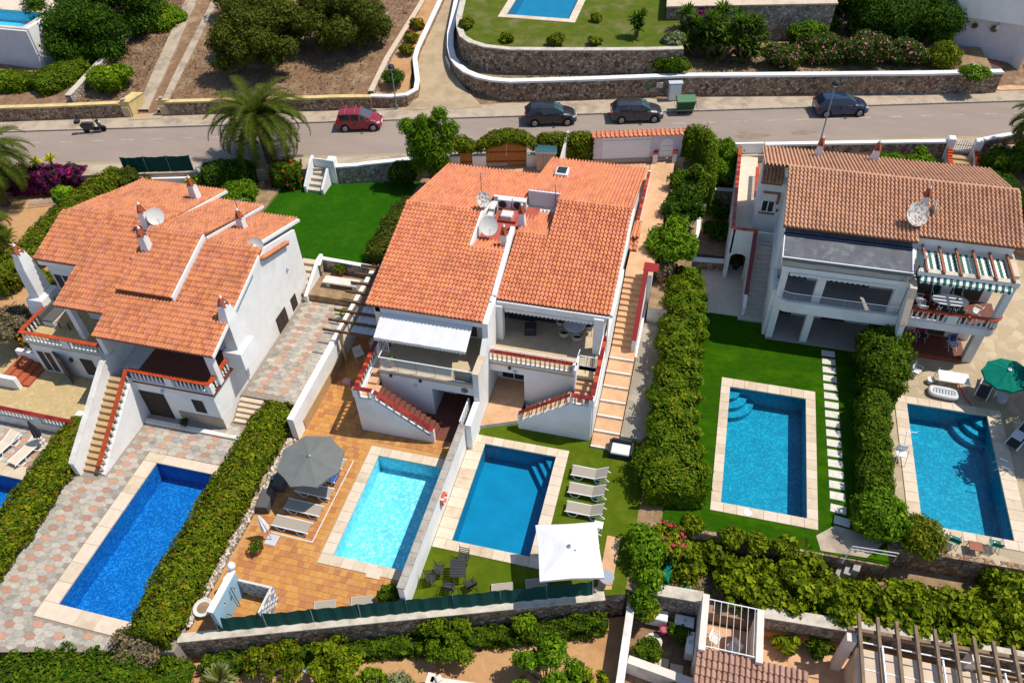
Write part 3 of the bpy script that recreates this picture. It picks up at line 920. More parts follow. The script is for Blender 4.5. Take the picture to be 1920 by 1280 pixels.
def window(parent, axis, pos, a0, a1, z0, z1, frame='white_paint', pane='glass_dark', panes=2, out=0.04, sill=None, bars=0, facing=-1):
    """framed window in a wall lying in the plane axis=pos; a runs along the wall"""
    def B(m, p0, p1, c0, c1, d0, d1, mat):
        if axis == 'y': m.box(c0, c1, min(p0, p1), max(p0, p1), d0, d1, mat)
        else: m.box(min(p0, p1), max(p0, p1), c0, c1, d0, d1, mat)
    f = facing
    fr = MB(); t = 0.06
    for c0, c1, d0, d1 in ((a0, a1, z0, z0 + t), (a0, a1, z1 - t, z1), (a0, a0 + t, z0 + t, z1 - t), (a1 - t, a1, z0 + t, z1 - t)):
        B(fr, pos - f * 0.02, pos + f * out, c0, c1, d0, d1, frame)
    w = (a1 - a0) / panes
    for k in range(1, panes):
        B(fr, pos - f * 0.02, pos + f * (out - 0.005), a0 + k * w - t / 2, a0 + k * w + t / 2, z0 + t, z1 - t, frame)
    o = fr.build('window', parent)
    for k in range(panes):
        g = MB(); B(g, pos - f * 0.015, pos + f * 0.015, a0 + k * w + t / 2, a0 + (k + 1) * w - t / 2, z0 + t, z1 - t, pane); g.build('pane', o)
    if sill:
        s_ = MB(); B(s_, pos, pos + f * 0.16, a0 - 0.08, a1 + 0.08, z0 - 0.07, z0 - 0.005, sill); s_.build('sill', o)
    return o

def stair(parent, name, x0, x1, y0, y1, z0, z1, n, mat, axis='y', riser=None):
    """solid flight; along +axis from (low) z0 to z1"""
    for i in range(n):
        m = MB()
        a0 = i / n; a1 = (i + 1) / n
        zt = z0 + (z1 - z0) * (i + 1) / n
        zb = min(z0, z1) - 0.2
        if axis == 'y':
            m.box(x0, x1, y0 + (y1 - y0) * a0 if y1 > y0 else y0 + (y1 - y0) * a1, y0 + (y1 - y0) * a1 if y1 > y0 else y0 + (y1 - y0) * a0, zb, zt, mat)
        else:
            m.box(x0 + (x1 - x0) * a0 if x1 > x0 else x0 + (x1 - x0) * a1, x0 + (x1 - x0) * a1 if x1 > x0 else x0 + (x1 - x0) * a0, y0, y1, zb, zt, mat)
        m.build(name, parent)

# ------------------------------------------------------------------ ground
def RV(u, t=0.0):
    """y of the street's near kerb line at x = u, shifted t up the hill"""
    return 51.0 + 0.262 * (u + 10.0) + t

def gz(u, v):
    w = v - RV(u)
    z = np.interp(w, [-12, -3, -0.6, -0.5, 7.3, 7.5, 60, 300], [-2.7, 1.5, 1.5, 2.92, 2.92, 3.25, 9.0, 12.0])
    return z

def structure(name, m, smooth=False, parent=None):
    o = m.build(name, parent, smooth=smooth)
    if parent is None:
        o['kind'] = 'structure'
    return o

xs = np.concatenate([np.arange(-220, -70, 15.0), np.arange(-70, 45, 1.5), np.arange(45, 221, 15.0)])
ys = np.concatenate([np.arange(-120, -5, 12.0), np.arange(-5, 100, 0.75), np.arange(100, 301, 20.0)])
XX, YY = np.meshgrid(xs, ys)
ZZ = gz(XX, YY) + np.where(YY - RV(XX) > 8.5, 0.10 * np.sin(XX * 0.9) * np.cos(YY * 0.8), 0)
nx, ny = len(xs), len(ys)
idx = np.arange(nx * ny).reshape(ny, nx)
quads = np.stack([idx[:-1, :-1], idx[:-1, 1:], idx[1:, 1:], idx[1:, :-1]], -1).reshape(-1, 4)
me = np_mesh('ground', np.stack([XX.ravel(), YY.ravel(), ZZ.ravel()], 1), quads.ravel(), np.full(len(quads), 4), np.zeros(len(quads)), ['dry_earth'])
g_ = link('ground', me); g_['kind'] = 'structure'

def strip(name, pts_l, pts_r, mat, dz=0.0, zf=None, kind='structure', thick=0.0, parent=None):
    """ribbon of ground between two lines of points"""
    m = MB(); n = len(pts_l)
    vs = []
    for a, b in zip(pts_l, pts_r):
        for p in (a, b):
            z = p[2] if len(p) > 2 else float(zf(p[0], p[1])) if zf else 0
            vs.append((p[0], p[1], z + dz))
    fs = [(2 * i, 2 * i + 1, 2 * i + 3, 2 * i + 2) for i in range(n - 1)]
    fs = [f[::-1] for f in fs]
    m.add(vs, fs, mat)
    if thick:
        k = len(vs)
        m.add(vs + [(x, y, z - thick) for x, y, z in vs], [(2 * i, 2 * i + 2, k + 2 * i + 2, k + 2 * i) for i in range(n - 1)] + [(2 * i + 1, k + 2 * i + 1, k + 2 * i + 3, 2 * i + 3) for i in range(n - 1)], mat)
    o = m.build(name, parent)
    if parent is None: o['kind'] = kind
    return o

US = list(np.arange(-110, 71, 6.0))
strip('road', [(u, RV(u, 0), 3.0) for u in US], [(u, RV(u, 5.35), 3.0) for u in US], 'asphalt')
strip('pavement', [(u, RV(u, 5.5), 3.12) for u in US], [(u, RV(u, 8.2), 3.14) for u in US], 'concrete')
strip('verge', [(u, RV(u, -1.6), 3.08) for u in US], [(u, RV(u, -0.12), 3.08) for u in US], 'concrete', thick=1.4)
# kerb stones on both sides, one by one where they can be told apart
kerb = MB(); kerb.box(0, 0.94, 0, 0.15, -0.2, 0.125, 'kerb_stone', 0.015)
kerbs = tag(thing('kerb', 'row of worn stone kerbs along the street', 'kerb', (-10, 51, 3.0)), kind='structure')
pl = []
RA = math.atan(0.262)
for t, z in ((5.36, 3.0), (-0.13, 2.965)):
    u = -58.0
    while u < 40:
        pl.append((0, Matrix.Translation((u, RV(u, t), z)) @ Matrix.Rotation(RA, 4, 'Z')))
        u += 0.955 * math.cos(RA)
pieces('kerb_stone', kerbs, [kerb], pl, 220, 'kerb_stones')
# painted lines
mk = thing('road_markings', 'worn white dashes and a yellow edge line on the street', 'road marking', (-10, 51, 3.0)); mk['kind'] = 'structure'
u = -60.0
while u < 42:
    if -33 < u < -6 and random.random() < 0.45:
        u += 2.3; continue
    m = MB(); m.prism([(u, RV(u, 3.55)), (u + 0.95, RV(u + 0.95, 3.55)), (u + 0.95, RV(u + 0.95, 3.67)), (u, RV(u, 3.67))], 3.003, 3.006, 'white_line')
    m.build('dash', mk)
    u += 2.3
strip('edge_line', [(u, RV(u, 0.22), 3.004) for u in US], [(u, RV(u, 0.36), 3.004) for u in US], 'yellow_line', parent=None)
st = MB()
for cx, cy, rx, ry in ((7.2, RV(7.2, 1.6), 1.0, 0.35), (2.9, RV(2.9, 1.9), 0.45, 0.16), (3.6, RV(3.6, 1.3), 1.3, 0.4)):
    st.add([(cx + rx * math.cos(t) * (1 + 0.2 * math.sin(3 * t)), cy + ry * math.sin(t) + 0.262 * rx * math.cos(t), 3.004) for t in np.linspace(0, 6.1, 12)], [tuple(range(12))], 'oil_stain')
structure('road_stain', st)

# terraces and yards -----------------------------------------------------------
def slab(name, poly, z, mat, zb=-2.7, side=None):
    m = MB()
    if len(poly) == 4 and not hasattr(poly[0], '__len__'):
        u0, u1, v0, v1 = poly
        poly = [(u0, v0), (u1, v0), (u1, v1), (u0, v1)]
    m.prism(poly, zb, z, side or mat, mat)
    return structure(name, m)

def slab_hole(name, poly_front, rects, z, mat, zb=-2.7, side=None):
    m = MB()
    for p in poly_front + [[(a, c), (b, c), (b, d), (a, d)] for a, b, c, d in rects]:
        m.prism(p, zb, z, side or mat, mat)
    return structure(name, m)

# inner rectangles of the pools: u0, u1, v0, v1
PA = (-26.1, -22.15, 11.95, 20.4)
PL = (-44.0, -32.1, 10.5, 17.75)
P1 = (-14.45, -10.5, 17.32, 23.57)
P2 = (-9.03, -5.03, 19.44, 25.65)
PE = (3.65, 7.9, 24.66, 32.8)
PF = (13.3, 17.5, 25.6, 33.7)
def grow(r, l, rr, b, t):
    return (r[0] - l, r[1] + rr, r[2] - b, r[3] + t)
OA = grow(PA, 0.75, 0.6, 0.75, 0.55)
OL = grow(PL, 0.6, 0.5, 0.6, 0.75)
O1 = grow(P1, 0.58, 0.28, 0.52, 0.52)
O2 = grow(P2, 0.83, 0.6, 0.52, 0.5)
OE = grow(PE, 0.48, 0.5, 0.54, 0.62)
OF = grow(PF, 0.62, 0.72, 0.5, 0.5)

FV = lambda u: 12.4 + 0.352 * (u + 18.0)      # front edge line of the middle terraces
slab_hole('pool_terrace', [[(-30.3, 8.6), (-19.5, 11.2), (-19.5, OA[2]), (-30.3, OA[2])]],
          [(-30.3, OA[0], OA[2], OA[3]), (OA[1], -19.5, OA[2], OA[3]), (-30.3, -19.5, OA[3], 25.3)], 0.0, 'grout')
slab_hole('pool_terrace', [], [(-50, OL[0], 6, 21.1), (OL[1], -30.3, 6, 21.1), (OL[0], OL[1], 6, OL[2]), (OL[0], OL[1], OL[3], 21.1)], 0.0, 'grout')
slab('patio', (-50, -30.35, 21.1, 27), 0.5, 'patio_yellow', side='stucco_old')
slab('side_path', (-23.4, -19.42, 25.3, 33.7), 0.8, 'grout')
slab_hole('pool_terrace', [[(-19.42, FV(-19.42)), (-10.05, FV(-10.05)), (-10.05, O1[2]), (-19.42, O1[2])]],
          [(-19.42, O1[0], O1[2], O1[3]), (O1[1], -10.05, O1[2], O1[3]), (-19.42, -10.05, O1[3], 36.0)], 0.0, 'grout_tan')
slab_hole('turf', [[(-10.05, FV(-10.05)), (-0.3, FV(-0.3)), (-0.3, O2[2]), (-10.05, O2[2])]],
          [(-10.05, O2[0], O2[2], O2[3]), (O2[1], -0.3, O2[2], O2[3]), (-10.05, -0.3, O2[3], 27.6)], 0.0, 'turf_olive', side='rubble')
slab_hole('lawn', [], [(0.9, OE[0], 22.9, OE[3]), (OE[1], 11.6, 22.9, OE[3]), (OE[0], OE[1], 22.9, OE[2]), (0.9, 11.6, OE[3], 38.9)], 0.0, 'turf', side='rubble_orange')
slab_hole('paved_terrace', [], [(11.6, OF[0], 24.2, OF[3]), (OF[1], 34, 24.2, OF[3]), (OF[0], OF[1], 24.2, OF[2]), (11.6, 34, OF[3], 52)], 0.0, 'crazy_paving', side='rubble_orange')
slab('lawn', [(-29.3, 36.3), (-19.6, 36.3), (-19.6, RV(-19.6, -2.0)), (-29.3, RV(-29.3, -2.0))], 2.0, 'turf_deep')
slab('flower_bed', [(-60, 27), (-36.4, 27), (-36.4, RV(-36.4, -1.6)), (-60, RV(-60, -1.6))], 1.6, 'orange_earth')
slab('flower_bed', [(-36.4, 36), (-29.3, 36), (-29.3, RV(-29.3, -1.6)), (-36.4, RV(-36.4, -1.6))], 2.2, 'scrub_earth')
slab('flower_bed', [(-23.4, 33.7), (-19.42, 33.7), (-19.42, 36.3), (-23.4, 36.3)], 1.3, 'scrub_earth')
slab('flower_bed', [(-19.6, 36.0), (-16.6, 36.0), (-16.6, RV(-16.6, -1.8)), (-19.6, RV(-19.6, -1.8))], 2.1, 'scrub_earth')
slab('courtyard', [(-16.6, 42.5), (-3.45, 42.5), (-3.45, RV(-3.45, -1.7)), (-16.6, RV(-16.6, -1.7))], 2.8, 'terracotta_path')
slab('side_path', [(-3.4, 38.3), (-1.75, 38.3), (-1.75, RV(-1.75, -1.7)), (-3.4, RV(-3.4, -1.7))], 2.85, 'terracotta_path', side='stucco')
slab('gravel_strip', (-1.9, 0.9, 27.6, 37.0), 0.25, 'gravel', side='stucco_old')
slab('gravel_strip', (-0.3, 0.9, 18.9, 27.6), -0.02, 'scrub_earth', side='rubble')
slab('flower_bed', [(-1.72, 37.0), (0.5, 37.0), (0.5, RV(0.5, -1.7)), (-1.72, RV(-1.72, -1.7))], 1.4, 'scrub_earth', side='stucco_old')
slab('paved_yard', (0.9, 5.3, 38.9, 44.0), 0.06, 'sandstone_b')
slab('flower_bed', (0.5, 2.6, 44.0, 50.4), 0.6, 'scrub_earth')
slab('flower_bed', [(0.5, 50.4), (2.6, 50.4), (2.6, RV(2.6, -1.7)), (0.5, RV(0.5, -1.7))], 1.5, 'scrub_earth')
slab('flower_bed', [(4.0, 49.0), (34, 49.0), (34, RV(34, -1.7)), (4.0, RV(4.0, -1.7))], 2.5, 'scrub_earth')
slab('slope', [(-0.6, 19.4), (40, 19.4), (40, 24.2), (11.6, 24.2), (11.6, 22.9), (-0.6, 22.9)], -1.5, 'scrub_earth')
slab('lower_garden', [(-19.8, 2), (0.0, 2), (0.0, 18.6), (-19.8, 11.8)], -2.0, 'orange_earth')
slab('lower_bank', [(-50, 2), (-19.8, 2), (-19.8, 11.9), (-30.3, 8.7), (-50, 6.2)], -1.6, 'scrub_earth')

# hexagon paving ---------------------------------------------------------------
def hex_mb(mat, s_=0.965, h=0.03):
    vs = [(0.264, 0.101), (0.0, 0.195), (-0.264, 0.094), (-0.264, -0.101), (0.0, -0.195), (0.264, -0.094)]
    m = MB(); m.prism([(a * s_, b * s_) for a, b in vs], 0.0, h, mat); return m

def in_poly(x, y, poly):
    c = False; n = len(poly)
    for i in range(n):
        x0, y0 = poly[i]; x1, y1 = poly[(i + 1) % n]
        if (y0 > y) != (y1 > y) and x < (x1 - x0) * (y - y0) / (y1 - y0) + x0:
            c = not c
    return c

def hex_paving(name, label, poly, hole, z, limit=300):
    t = thing(name, label, 'paving', (poly[0][0], poly[0][1], z)); t['kind'] = 'structure'
    va = [hex_mb(m) for m in HEX_W] + [hex_mb(m) for m in HEX_R]
    e2 = np.array([0.528, 0.007]); e3 = np.array([-0.264, 0.289]); o = np.array([-27.69, 10.59])
    u0 = min(p[0] for p in poly); u1 = max(p[0] for p in poly); v0 = min(p[1] for p in poly); v1 = max(p[1] for p in poly)
    pl = []
    for j in range(int((v0 - 10.59) / 0.289) - 2, int((v1 - 10.59) / 0.289) + 3):
        for i in range(int((u0 + 27.69 + 0.264 * j) / 0.528) - 2, int((u1 + 27.69 + 0.264 * j) / 0.528) + 3):
            p = o + e2 * i + e3 * j
            if not in_poly(p[0], p[1], poly): continue
            if hole and hole[0] - 0.12 < p[0] < hole[1] + 0.12 and hole[2] - 0.10 < p[1] < hole[3] + 0.10: continue
            k = 4 + random.randrange(3) if (2 * i - j) % 5 == 0 else random.choice([0, 0, 1, 1, 2, 2, 3])
            pl.append((k, Matrix.Translation((p[0], p[1], z - 0.018 + random.uniform(-0.003, 0.003)))))
    pieces('hexagon_paver', t, va, pl, limit, 'hexagon_pavers')
    return t

hex_paving('hexagon_paving', 'grey and pink hexagon paving round the cobalt pool', [(-30.1, 8.9), (-19.7, 11.4), (-19.7, 25.1), (-21.8, 25.1), (-21.8, 23.7), (-23.2, 23.7), (-28.2, 22.7), (-28.2, 18.9), (-30.1, 18.3)], OA, 0.0)
hex_paving('hexagon_paving', 'hexagon paving of the narrow path beside the tall white side wall', [(-23.15, 25.6), (-19.65, 25.6), (-19.65, 33.5), (-23.15, 33.5)], None, 0.8)
hex_paving('hexagon_paving', 'hexagon paving under the pale loungers at the left edge', [(-44, 17.9), (-30.5, 17.9), (-30.5, 20.9), (-44, 20.9)], OL, 0.0, 120)

# terracotta tile deck -----------------------------------------------------------
def tile_mb(mat, a, b, h=0.02):
    m = MB(); m.box(0.006, a - 0.006, 0.006, b - 0.006, 0, h, mat); return m
t = thing('tiled_deck', 'orange and tan square tile deck round the pale turquoise pool', 'paving', (-19.4, 12, 0)); t['kind'] = 'structure'
va = [tile_mb(m, 0.32, 0.32) for m in FLOOR_T]
pl = []
poly = [(-19.05, FV(-19.05) + 0.1), (-10.15, FV(-10.15) + 0.1), (-10.15, 35), (-19.05, 35)]
for j in range(80):
    for i in range(30):
        x, y = -19.3 + i * 0.32 + (0.16 if j % 2 else 0), 11.6 + j * 0.32
        if y > 30.4 and x > -16.4: continue
        if not in_poly(x + 0.16, y + 0.16, poly): continue
        if O1[0] - 0.30 < x < O1[1] and O1[2] - 0.30 < y < O1[3]: continue
        k = random.choice([0, 1, 2, 4, 6, 0, 2, 6, 3, 5]) if random.random() < 0.75 else random.choice([3, 5, 1])
        pl.append((k, Matrix.Translation((x, y, random.uniform(-0.004, 0.0)))))
pieces('deck_tile', t, va, pl, 300, 'deck_tiles')

# pools --------------------------------------------------------------------------
def pool(name, label, P, O, basin, water, depth, coping=('sandstone', 'sandstone_b'), steps=None, wz=-0.10, stone=0.62, skim=None):
    u0, u1, v0, v1 = P
    t = thing(name, label, 'pool', (u0, v0, 0.0))
    b = MB(); zf = -depth
    b.quad((u0, v0, zf), (u1, v0, zf), (u1, v1, zf), (u0, v1, zf), basin)
    b.quad((u0, v1, 0.02), (u0, v1, zf), (u1, v1, zf), (u1, v1, 0.02), basin)
    b.quad((u1, v0, 0.02), (u1, v0, zf), (u0, v0, zf), (u0, v0, 0.02), basin)
    b.quad((u0, v0, 0.02), (u0, v0, zf), (u0, v1, zf), (u0, v1, 0.02), basin)
    b.quad((u1, v1, 0.02), (u1, v1, zf), (u1, v0, zf), (u1, v0, 0.02), basin)
    b.build('basin', t)
    # coping stones, one by one
    def run(a0, a1, f):
        n = max(1, round((a1 - a0) / stone)); l = (a1 - a0) / n
        for i in range(n):
            m = MB(); f(m, a0 + i * l + 0.004, a0 + (i + 1) * l - 0.004, random.choice(coping)); m.build('coping_stone', t)
    ov = 0.03
    run(O[0], O[1], lambda m, a, c, mt: m.box(a, c, v1 - ov, O[3], -0.05, 0.055, mt, 0.012))
    run(O[0], O[1], lambda m, a, c, mt: m.box(a, c, O[2], v0 + ov, -0.05, 0.055, mt, 0.012))
    run(v0 + ov + 0.004, v1 - ov - 0.004, lambda m, a, c, mt: m.box(O[0], u0 + ov, a, c, -0.05, 0.055, mt, 0.012))
    run(v0 + ov + 0.004, v1 - ov - 0.004, lambda m, a, c, mt: m.box(u1 - ov, O[1], a, c, -0.05, 0.055, mt, 0.012))
    w = MB(); w.quad((u0, v0, wz), (u1, v0, wz), (u1, v1, wz), (u0, v1, wz), water); w.build('water', t)
    if steps == 'ul' or steps == 'ur':
        for k in range(3):
            r = 1.55 - 0.45 * k; z = zf + (depth + wz) * (0.30 + 0.27 * k)
            m = MB(); n = 10
            cx = u0 if steps == 'ul' else u1
            sg = 1 if steps == 'ul' else -1
            arc = [(cx + sg * r * math.cos(a), v1 - r * math.sin(a)) for a in np.linspace(0, math.pi / 2, n)]
            m.prism([(cx, v1)] + arc, zf, z, basin); m.build('step', t)
    if steps == 'diag':
        for k in range(3):
            s_ = 1.75 - 0.5 * k; z = zf + (depth + wz) * (0.30 + 0.25 * k)
            m = MB(); m.prism([(u1, v1), (u1 - s_ * 0.85, v1), (u1, v1 - s_ * 1.25)], zf, z, basin); m.build('step', t)
    if skim:
        m = MB(); m.lathe([(0.2, 0.0), (0.2, 0.02), (0.17, 0.028)], (skim[0], skim[1], 0.055), 'white_plastic', 12); m.build('skimmer_lid', t)
    return t

pool('swimming_pool', 'long cobalt blue pool between clipped hedges on the left', PA, OA, 'basin_a', 'water_a', 1.35, stone=1.1)
pool('swimming_pool', 'dark blue pool cut off by the left edge', PL, OL, 'basin_a', 'water_a', 1.35)
pool('swimming_pool', 'pale turquoise pool on the orange tile deck', P1, O1, 'basin_c1', 'water_c1', 1.15)
pool('swimming_pool', 'plain mid blue pool with corner steps on olive turf', P2, O2, 'basin_c2', 'water_c2', 1.3, steps='diag')
pool('swimming_pool', 'teal pool with round corner steps on the bright green lawn', PE, OE, 'basin_e', 'water_e', 1.3, steps='ul', skim=(5.0, 24.35))
pool('swimming_pool', 'teal pool with round corner steps on crazy paving at right', PF, OF, 'basin_e', 'water_e', 1.3, steps='ur')
m = MB(); m.box(-12.45, -11.75, 16.62, 17.2, 0.02, 0.075, 'sandstone_b', 0.01); tag(m.build('skimmer_cover'), 'square pale stone skimmer cover at the near end of the turquoise pool', 'skimmer cover')

# ------------------------------------------------------------------ houses
def tiled_roof(house, slopes, tiles, ridges, limit=300, w=0.215, row=0.30):
    roof = MB(); place = []
    for s_ in slopes:
        roof_slope(roof, *s_, tiles, place, w=w, row=row)
    for r in ridges:
        ridge_tiles(roof, *r, tiles)
    ro = roof.build('roof', house)
    pieces('roof_tile', ro, [barrel_tile(t) for t in tiles], place, limit, 'roof_tiles')
    return ro

def verge(m, u0, u1, v0, z0, v1, z1, h=0.16, mat='stucco', drop=0.12):
    m.sideprism([(v0, z0 - drop), (v1, z1 - drop), (v1, z1 + h), (v0, z0 + h)], 'x', u0, u1, mat)

def rail(parent, pts, r=0.025, mat='white_paint', name='handrail'):
    m = MB(); m.tube(pts, r, mat, 6); return m.build(name, parent)

def bar_gate(parent, p, q, z0, z1, n=7, mat='white_paint', name='gate'):
    p = Vector(p); q = Vector(q)
    m = MB()
    for z in (z0 + 0.05, z1): m.beam((p.x, p.y, z), (q.x, q.y, z), 0.04, 0.04, mat)
    for i in range(n + 1):
        c = p.lerp(q, i / n)
        m.beam((c.x, c.y, z0), (c.x, c.y, z1), 0.03 if 0 < i < n else 0.05, 0.03 if 0 < i < n else 0.05, mat)
    return m.build(name, parent)

def scallop(parent, u0, u1, v, z0, z1, mat, n, name='valance'):
    m = MB(); l = (u1 - u0) / n
    for i in range(n):
        a = u0 + i * l; k = 5
        vs = [(a, v, z1), (a + l, v, z1)] + [(a + l * (1 - t), v, z0 + (z1 - z0) * 0.35 * abs(math.cos(math.pi * t)) ** 1.5) for t in np.linspace(0, 1, k)]
        m.add(vs, [tuple(range(len(vs)))], mat)
    return m.build(name, parent)

# ---- middle pair of houses
B = thing('semi_detached_house', 'white double villa with bright orange tile roofs in the middle', 'house', (-9.7, 29.0, 0.0))
m = MB()
m.sideprism([(30.6, -0.3), (43.3, -0.3), (43.3, 5.35), (36.4, 7.25), (30.6, 5.95)], 'x', -16.1, -11.75, 'stucco')
m.sideprism([(30.6, -0.3), (43.3, -0.3), (43.3, 5.35), (38.9, 6.4), (34.0, 6.4), (30.6, 5.95)], 'x', -11.75, -9.7, 'stucco')
m.sideprism([(33.6, -0.3), (45.7, -0.3), (45.7, 5.2), (39.4, 6.2), (35.4, 6.2), (33.6, 6.15)], 'x', -9.7, -7.65, 'stucco')
m.sideprism([(33.6, -0.3), (45.7, -0.3), (45.7, 5.2), (38.4, 7.25), (33.6, 6.15)], 'x', -7.65, -3.62, 'stucco')
# lower storeys under the terraces
m.box(-15.25, -12.3, 27.0, 30.6, -0.3, 2.78, 'stucco')
m.box(-12.3, -9.85, 27.0, 27.3, 2.2, 2.78, 'stucco')
m.box(-12.3, -9.85, 30.2, 30.6, -0.3, 2.78, 'stucco')
m.box(-7.6, -4.7, 29.0, 33.6, -0.3, 2.78, 'stucco')
m.box(-9.55, -7.6, 29.0, 29.3, 2.3, 2.78, 'stucco')
m.box(-9.55, -7.6, 30.4, 33.6, -0.3, 2.78, 'stucco')
m.box(-4.7, -3.62, 30.2, 33.6, -0.3, 2.78, 'stucco')
m.box(-4.15, -3.62, 30.75, 31.25, 2.78, 5.6, 'stucco')
m.box(-9.55, -9.2, 30.75, 31.2, 3.0, 5.5, 'stucco')
# eave beams
m.box(-9.55, -3.5, 30.92, 31.14, 5.28, 5.66, 'stucco')
m.box(-16.0, -9.85, 29.25, 29.45, 5.2, 5.74, 'stucco')
m.box(-16.05, -15.7, 29.25, 30.6, 3.0, 5.74, 'stucco')
m.build('wall', B)
m = MB()
m.sideprism([(25.1, 0), (31.4, 0), (31.4, 6.0), (29.15, 5.62), (29.05, 4.7), (28.3, 3.98), (26.95, 3.98), (26.85, 2.0), (25.1, 2.0)], 'x', -9.86, -9.55, 'stucco')
m.build('party_wall', B)
m = MB()
m.prism([(-9.90, 26.9), (-9.51, 26.9), (-9.51, 28.3), (-9.90, 28.3)], 3.985, 4.05, 'sandstone')
m.build('wall_cap', B)
m = MB(); m.box(-15.25, -9.87, 27.0, 30.55, 2.782, 3.0, 'beige_floor'); m.build('terrace_floor', B)
m = MB(); m.box(-9.54, -3.64, 29.0, 33.55, 2.782, 3.0, 'beige_floor'); m.build('terrace_floor', B)
m = MB(); m.box(-12.28, -9.88, 26.6, 30.15, 0.0, 0.12, 'dark_red_floor'); m.box(-11.75, -10.05, 25.3, 26.6, 0.0, 0.06, 'dark_red_floor'); m.build('porch_floor', B)
m = MB(); m.prism([(-9.52, 26.6), (-7.62, 27.4), (-7.62, 30.38), (-9.52, 30.38)], -0.1, 0.28, 'stucco_old', 'terracotta_path'); m.build('porch_floor', B)
# openings at the back of the terraces
for a0, a1 in ((-15.2, -13.2), (-12.7, -10.6)):
    window(B, 'y', 30.59, a0, a1, 3.02, 5.1, panes=2, pane='interior_dark')
for a0, a1 in ((-9.0, -6.7), (-6.2, -4.4)):
    window(B, 'y', 33.59, a0, a1, 3.02, 5.3, panes=2, pane='interior_dark')
window(B, 'y', 30.39, -9.3, -7.8, 0.3, 2.1, panes=2)
window(B, 'y', 30.19, -11.5, -10.2, 0.15, 2.0, panes=3)
m = MB(); [m.box(-12.2 + i * 0.13, -12.1 + i * 0.13, 28.6 + (i % 2) * 0.05, 28.66 + (i % 2) * 0.05, 0.15, 2.1, 'awning_white') for i in range(6)]; m.build('curtain', B)
# roofs
zB = lambda v: 5.8 + (v - 29.05) * (7.5 - 5.8) / 7.35
zR = lambda v: 5.8 + (v - 31.0) * (7.5 - 5.8) / 7.4
tiled_roof(B, [
    (-16.4, -11.8, 29.05, 5.8, 36.4, 7.5), (-11.8, -9.8, 29.05, 5.8, 33.7, zB(33.7)), (-11.75, -9.85, 34.95, zB(33.7) - 0.36, 33.8, zB(33.7) - 0.02),
    (-16.4, -11.8, 43.7, 5.5, 36.45, 7.48), (-11.8, -9.75, 43.7, 5.5, 38.95, 6.8), (-16.9, -16.4, 41.0, 5.6, 37.6, 6.6),
    (-9.55, -7.7, 31.0, 5.8, 35.65, zR(35.65)), (-7.7, -3.3, 31.0, 5.8, 38.4, 7.5), (-9.55, -7.75, 38.9, zR(35.65) - 0.75, 35.75, zR(35.65) - 0.02),
    (-9.75, -7.75, 46.0, 5.4, 39.45, 7.2), (-7.75, -3.3, 46.0, 5.4, 38.45, 7.48), (-3.3, -2.85, 40.6, 5.0, 38.6, 5.35), (-3.32, -2.8, 37.9, 4.9, 39.2, 5.2)],
    TILE_B, [(-16.42, -11.75, 36.42, 7.5), (-7.75, -3.3, 38.42, 7.5), (-11.8, -9.8, 33.75, zB(33.7) + 0.0), (-9.6, -7.75, 35.7, zR(35.65)), (-16.9, -16.3, 37.6, 6.62)])
m = MB()
verge(m, -9.82, -9.56, 31.0, 5.9, 35.4, zB(35.4) + 0.02)
verge(m, -11.82, -11.7, 33.8, zB(33.8), 36.4, 7.5, 0.1, drop=0.8)
verge(m, -3.34, -3.2, 31.0, 5.75, 38.4, 7.42, 0.10)
m.box(-9.72, -7.75, 39.3, 39.44, 6.1, 7.28, 'stucco_lilac_and_shade')
m.box(-11.75, -9.75, 38.75, 38.93, 6.4, 6.95, 'stucco')
m.build('roof_verge', B)
m = MB(); m.box(-11.7, -8.9, 34.95, 38.74, 6.405, 6.48, 'red_paint_floor'); m.box(-11.0, -9.95, 36.9, 38.0, 6.48, 6.66, 'red_paint_floor'); m.build('roof_well_floor', B)
chimney(B, -9.97, 34.5, 6.3, 7.55, 0.44)
chimney(B, -9.46, 36.6, 6.3, 7.6, 0.44)
m = MB(); m.box(-8.75, -7.95, 42.3, 43.2, 6.3, 6.72, 'white_paint', 0.05); m.box(-8.65, -8.05, 42.4, 43.1, 6.72, 6.74, 'glass_dark'); m.build('skylight', B)
m = MB(); m.tube([(-16.0, 29.7, 5.2), (-16.15, 29.7, 6.9)], 0.16, 'stucco', 10); m.lathe([(0.17, 0), (0.17, 0.08), (0.1, 0.1)], (-16.15, 29.7, 6.88), 'coping_grey', 10)
# gutters and downpipes
g = MB(); g.tube([(-9.5, 30.93, 5.7), (-3.35, 30.93, 5.7)], 0.06, 'white_paint', 8); g.tube([(-3.4, 30.95, 5.7), (-3.42, 30.95, 3.0)], 0.04, 'white_paint', 6); g.build('gutter', B)
# big white awning, left terrace
m = MB()
n = 14
for i in range(n):
    a, b = -15.6 + i * 5.2 / n, -15.6 + (i + 1) * 5.2 / n
    e = 0.02 * math.sin(i * 2.1); f = 0.02 * math.sin((i + 1) * 2.1)
    m.quad((a, 27.75, 4.72 + e), (b, 27.75, 4.72 + f), (b, 29.22, 5.32), (a, 29.22, 5.32), 'awning_white')
m.box(-15.6, -10.4, 29.2, 29.32, 5.22, 5.4, 'white_paint')
aw = m.build('awning', B)
scallop(aw, -15.6, -10.4, 27.74, 4.5, 4.73, 'awning_white', 26)
scallop(B, -9.1, -4.2, 30.9, 5.0, 5.28, 'awning_white', 22)
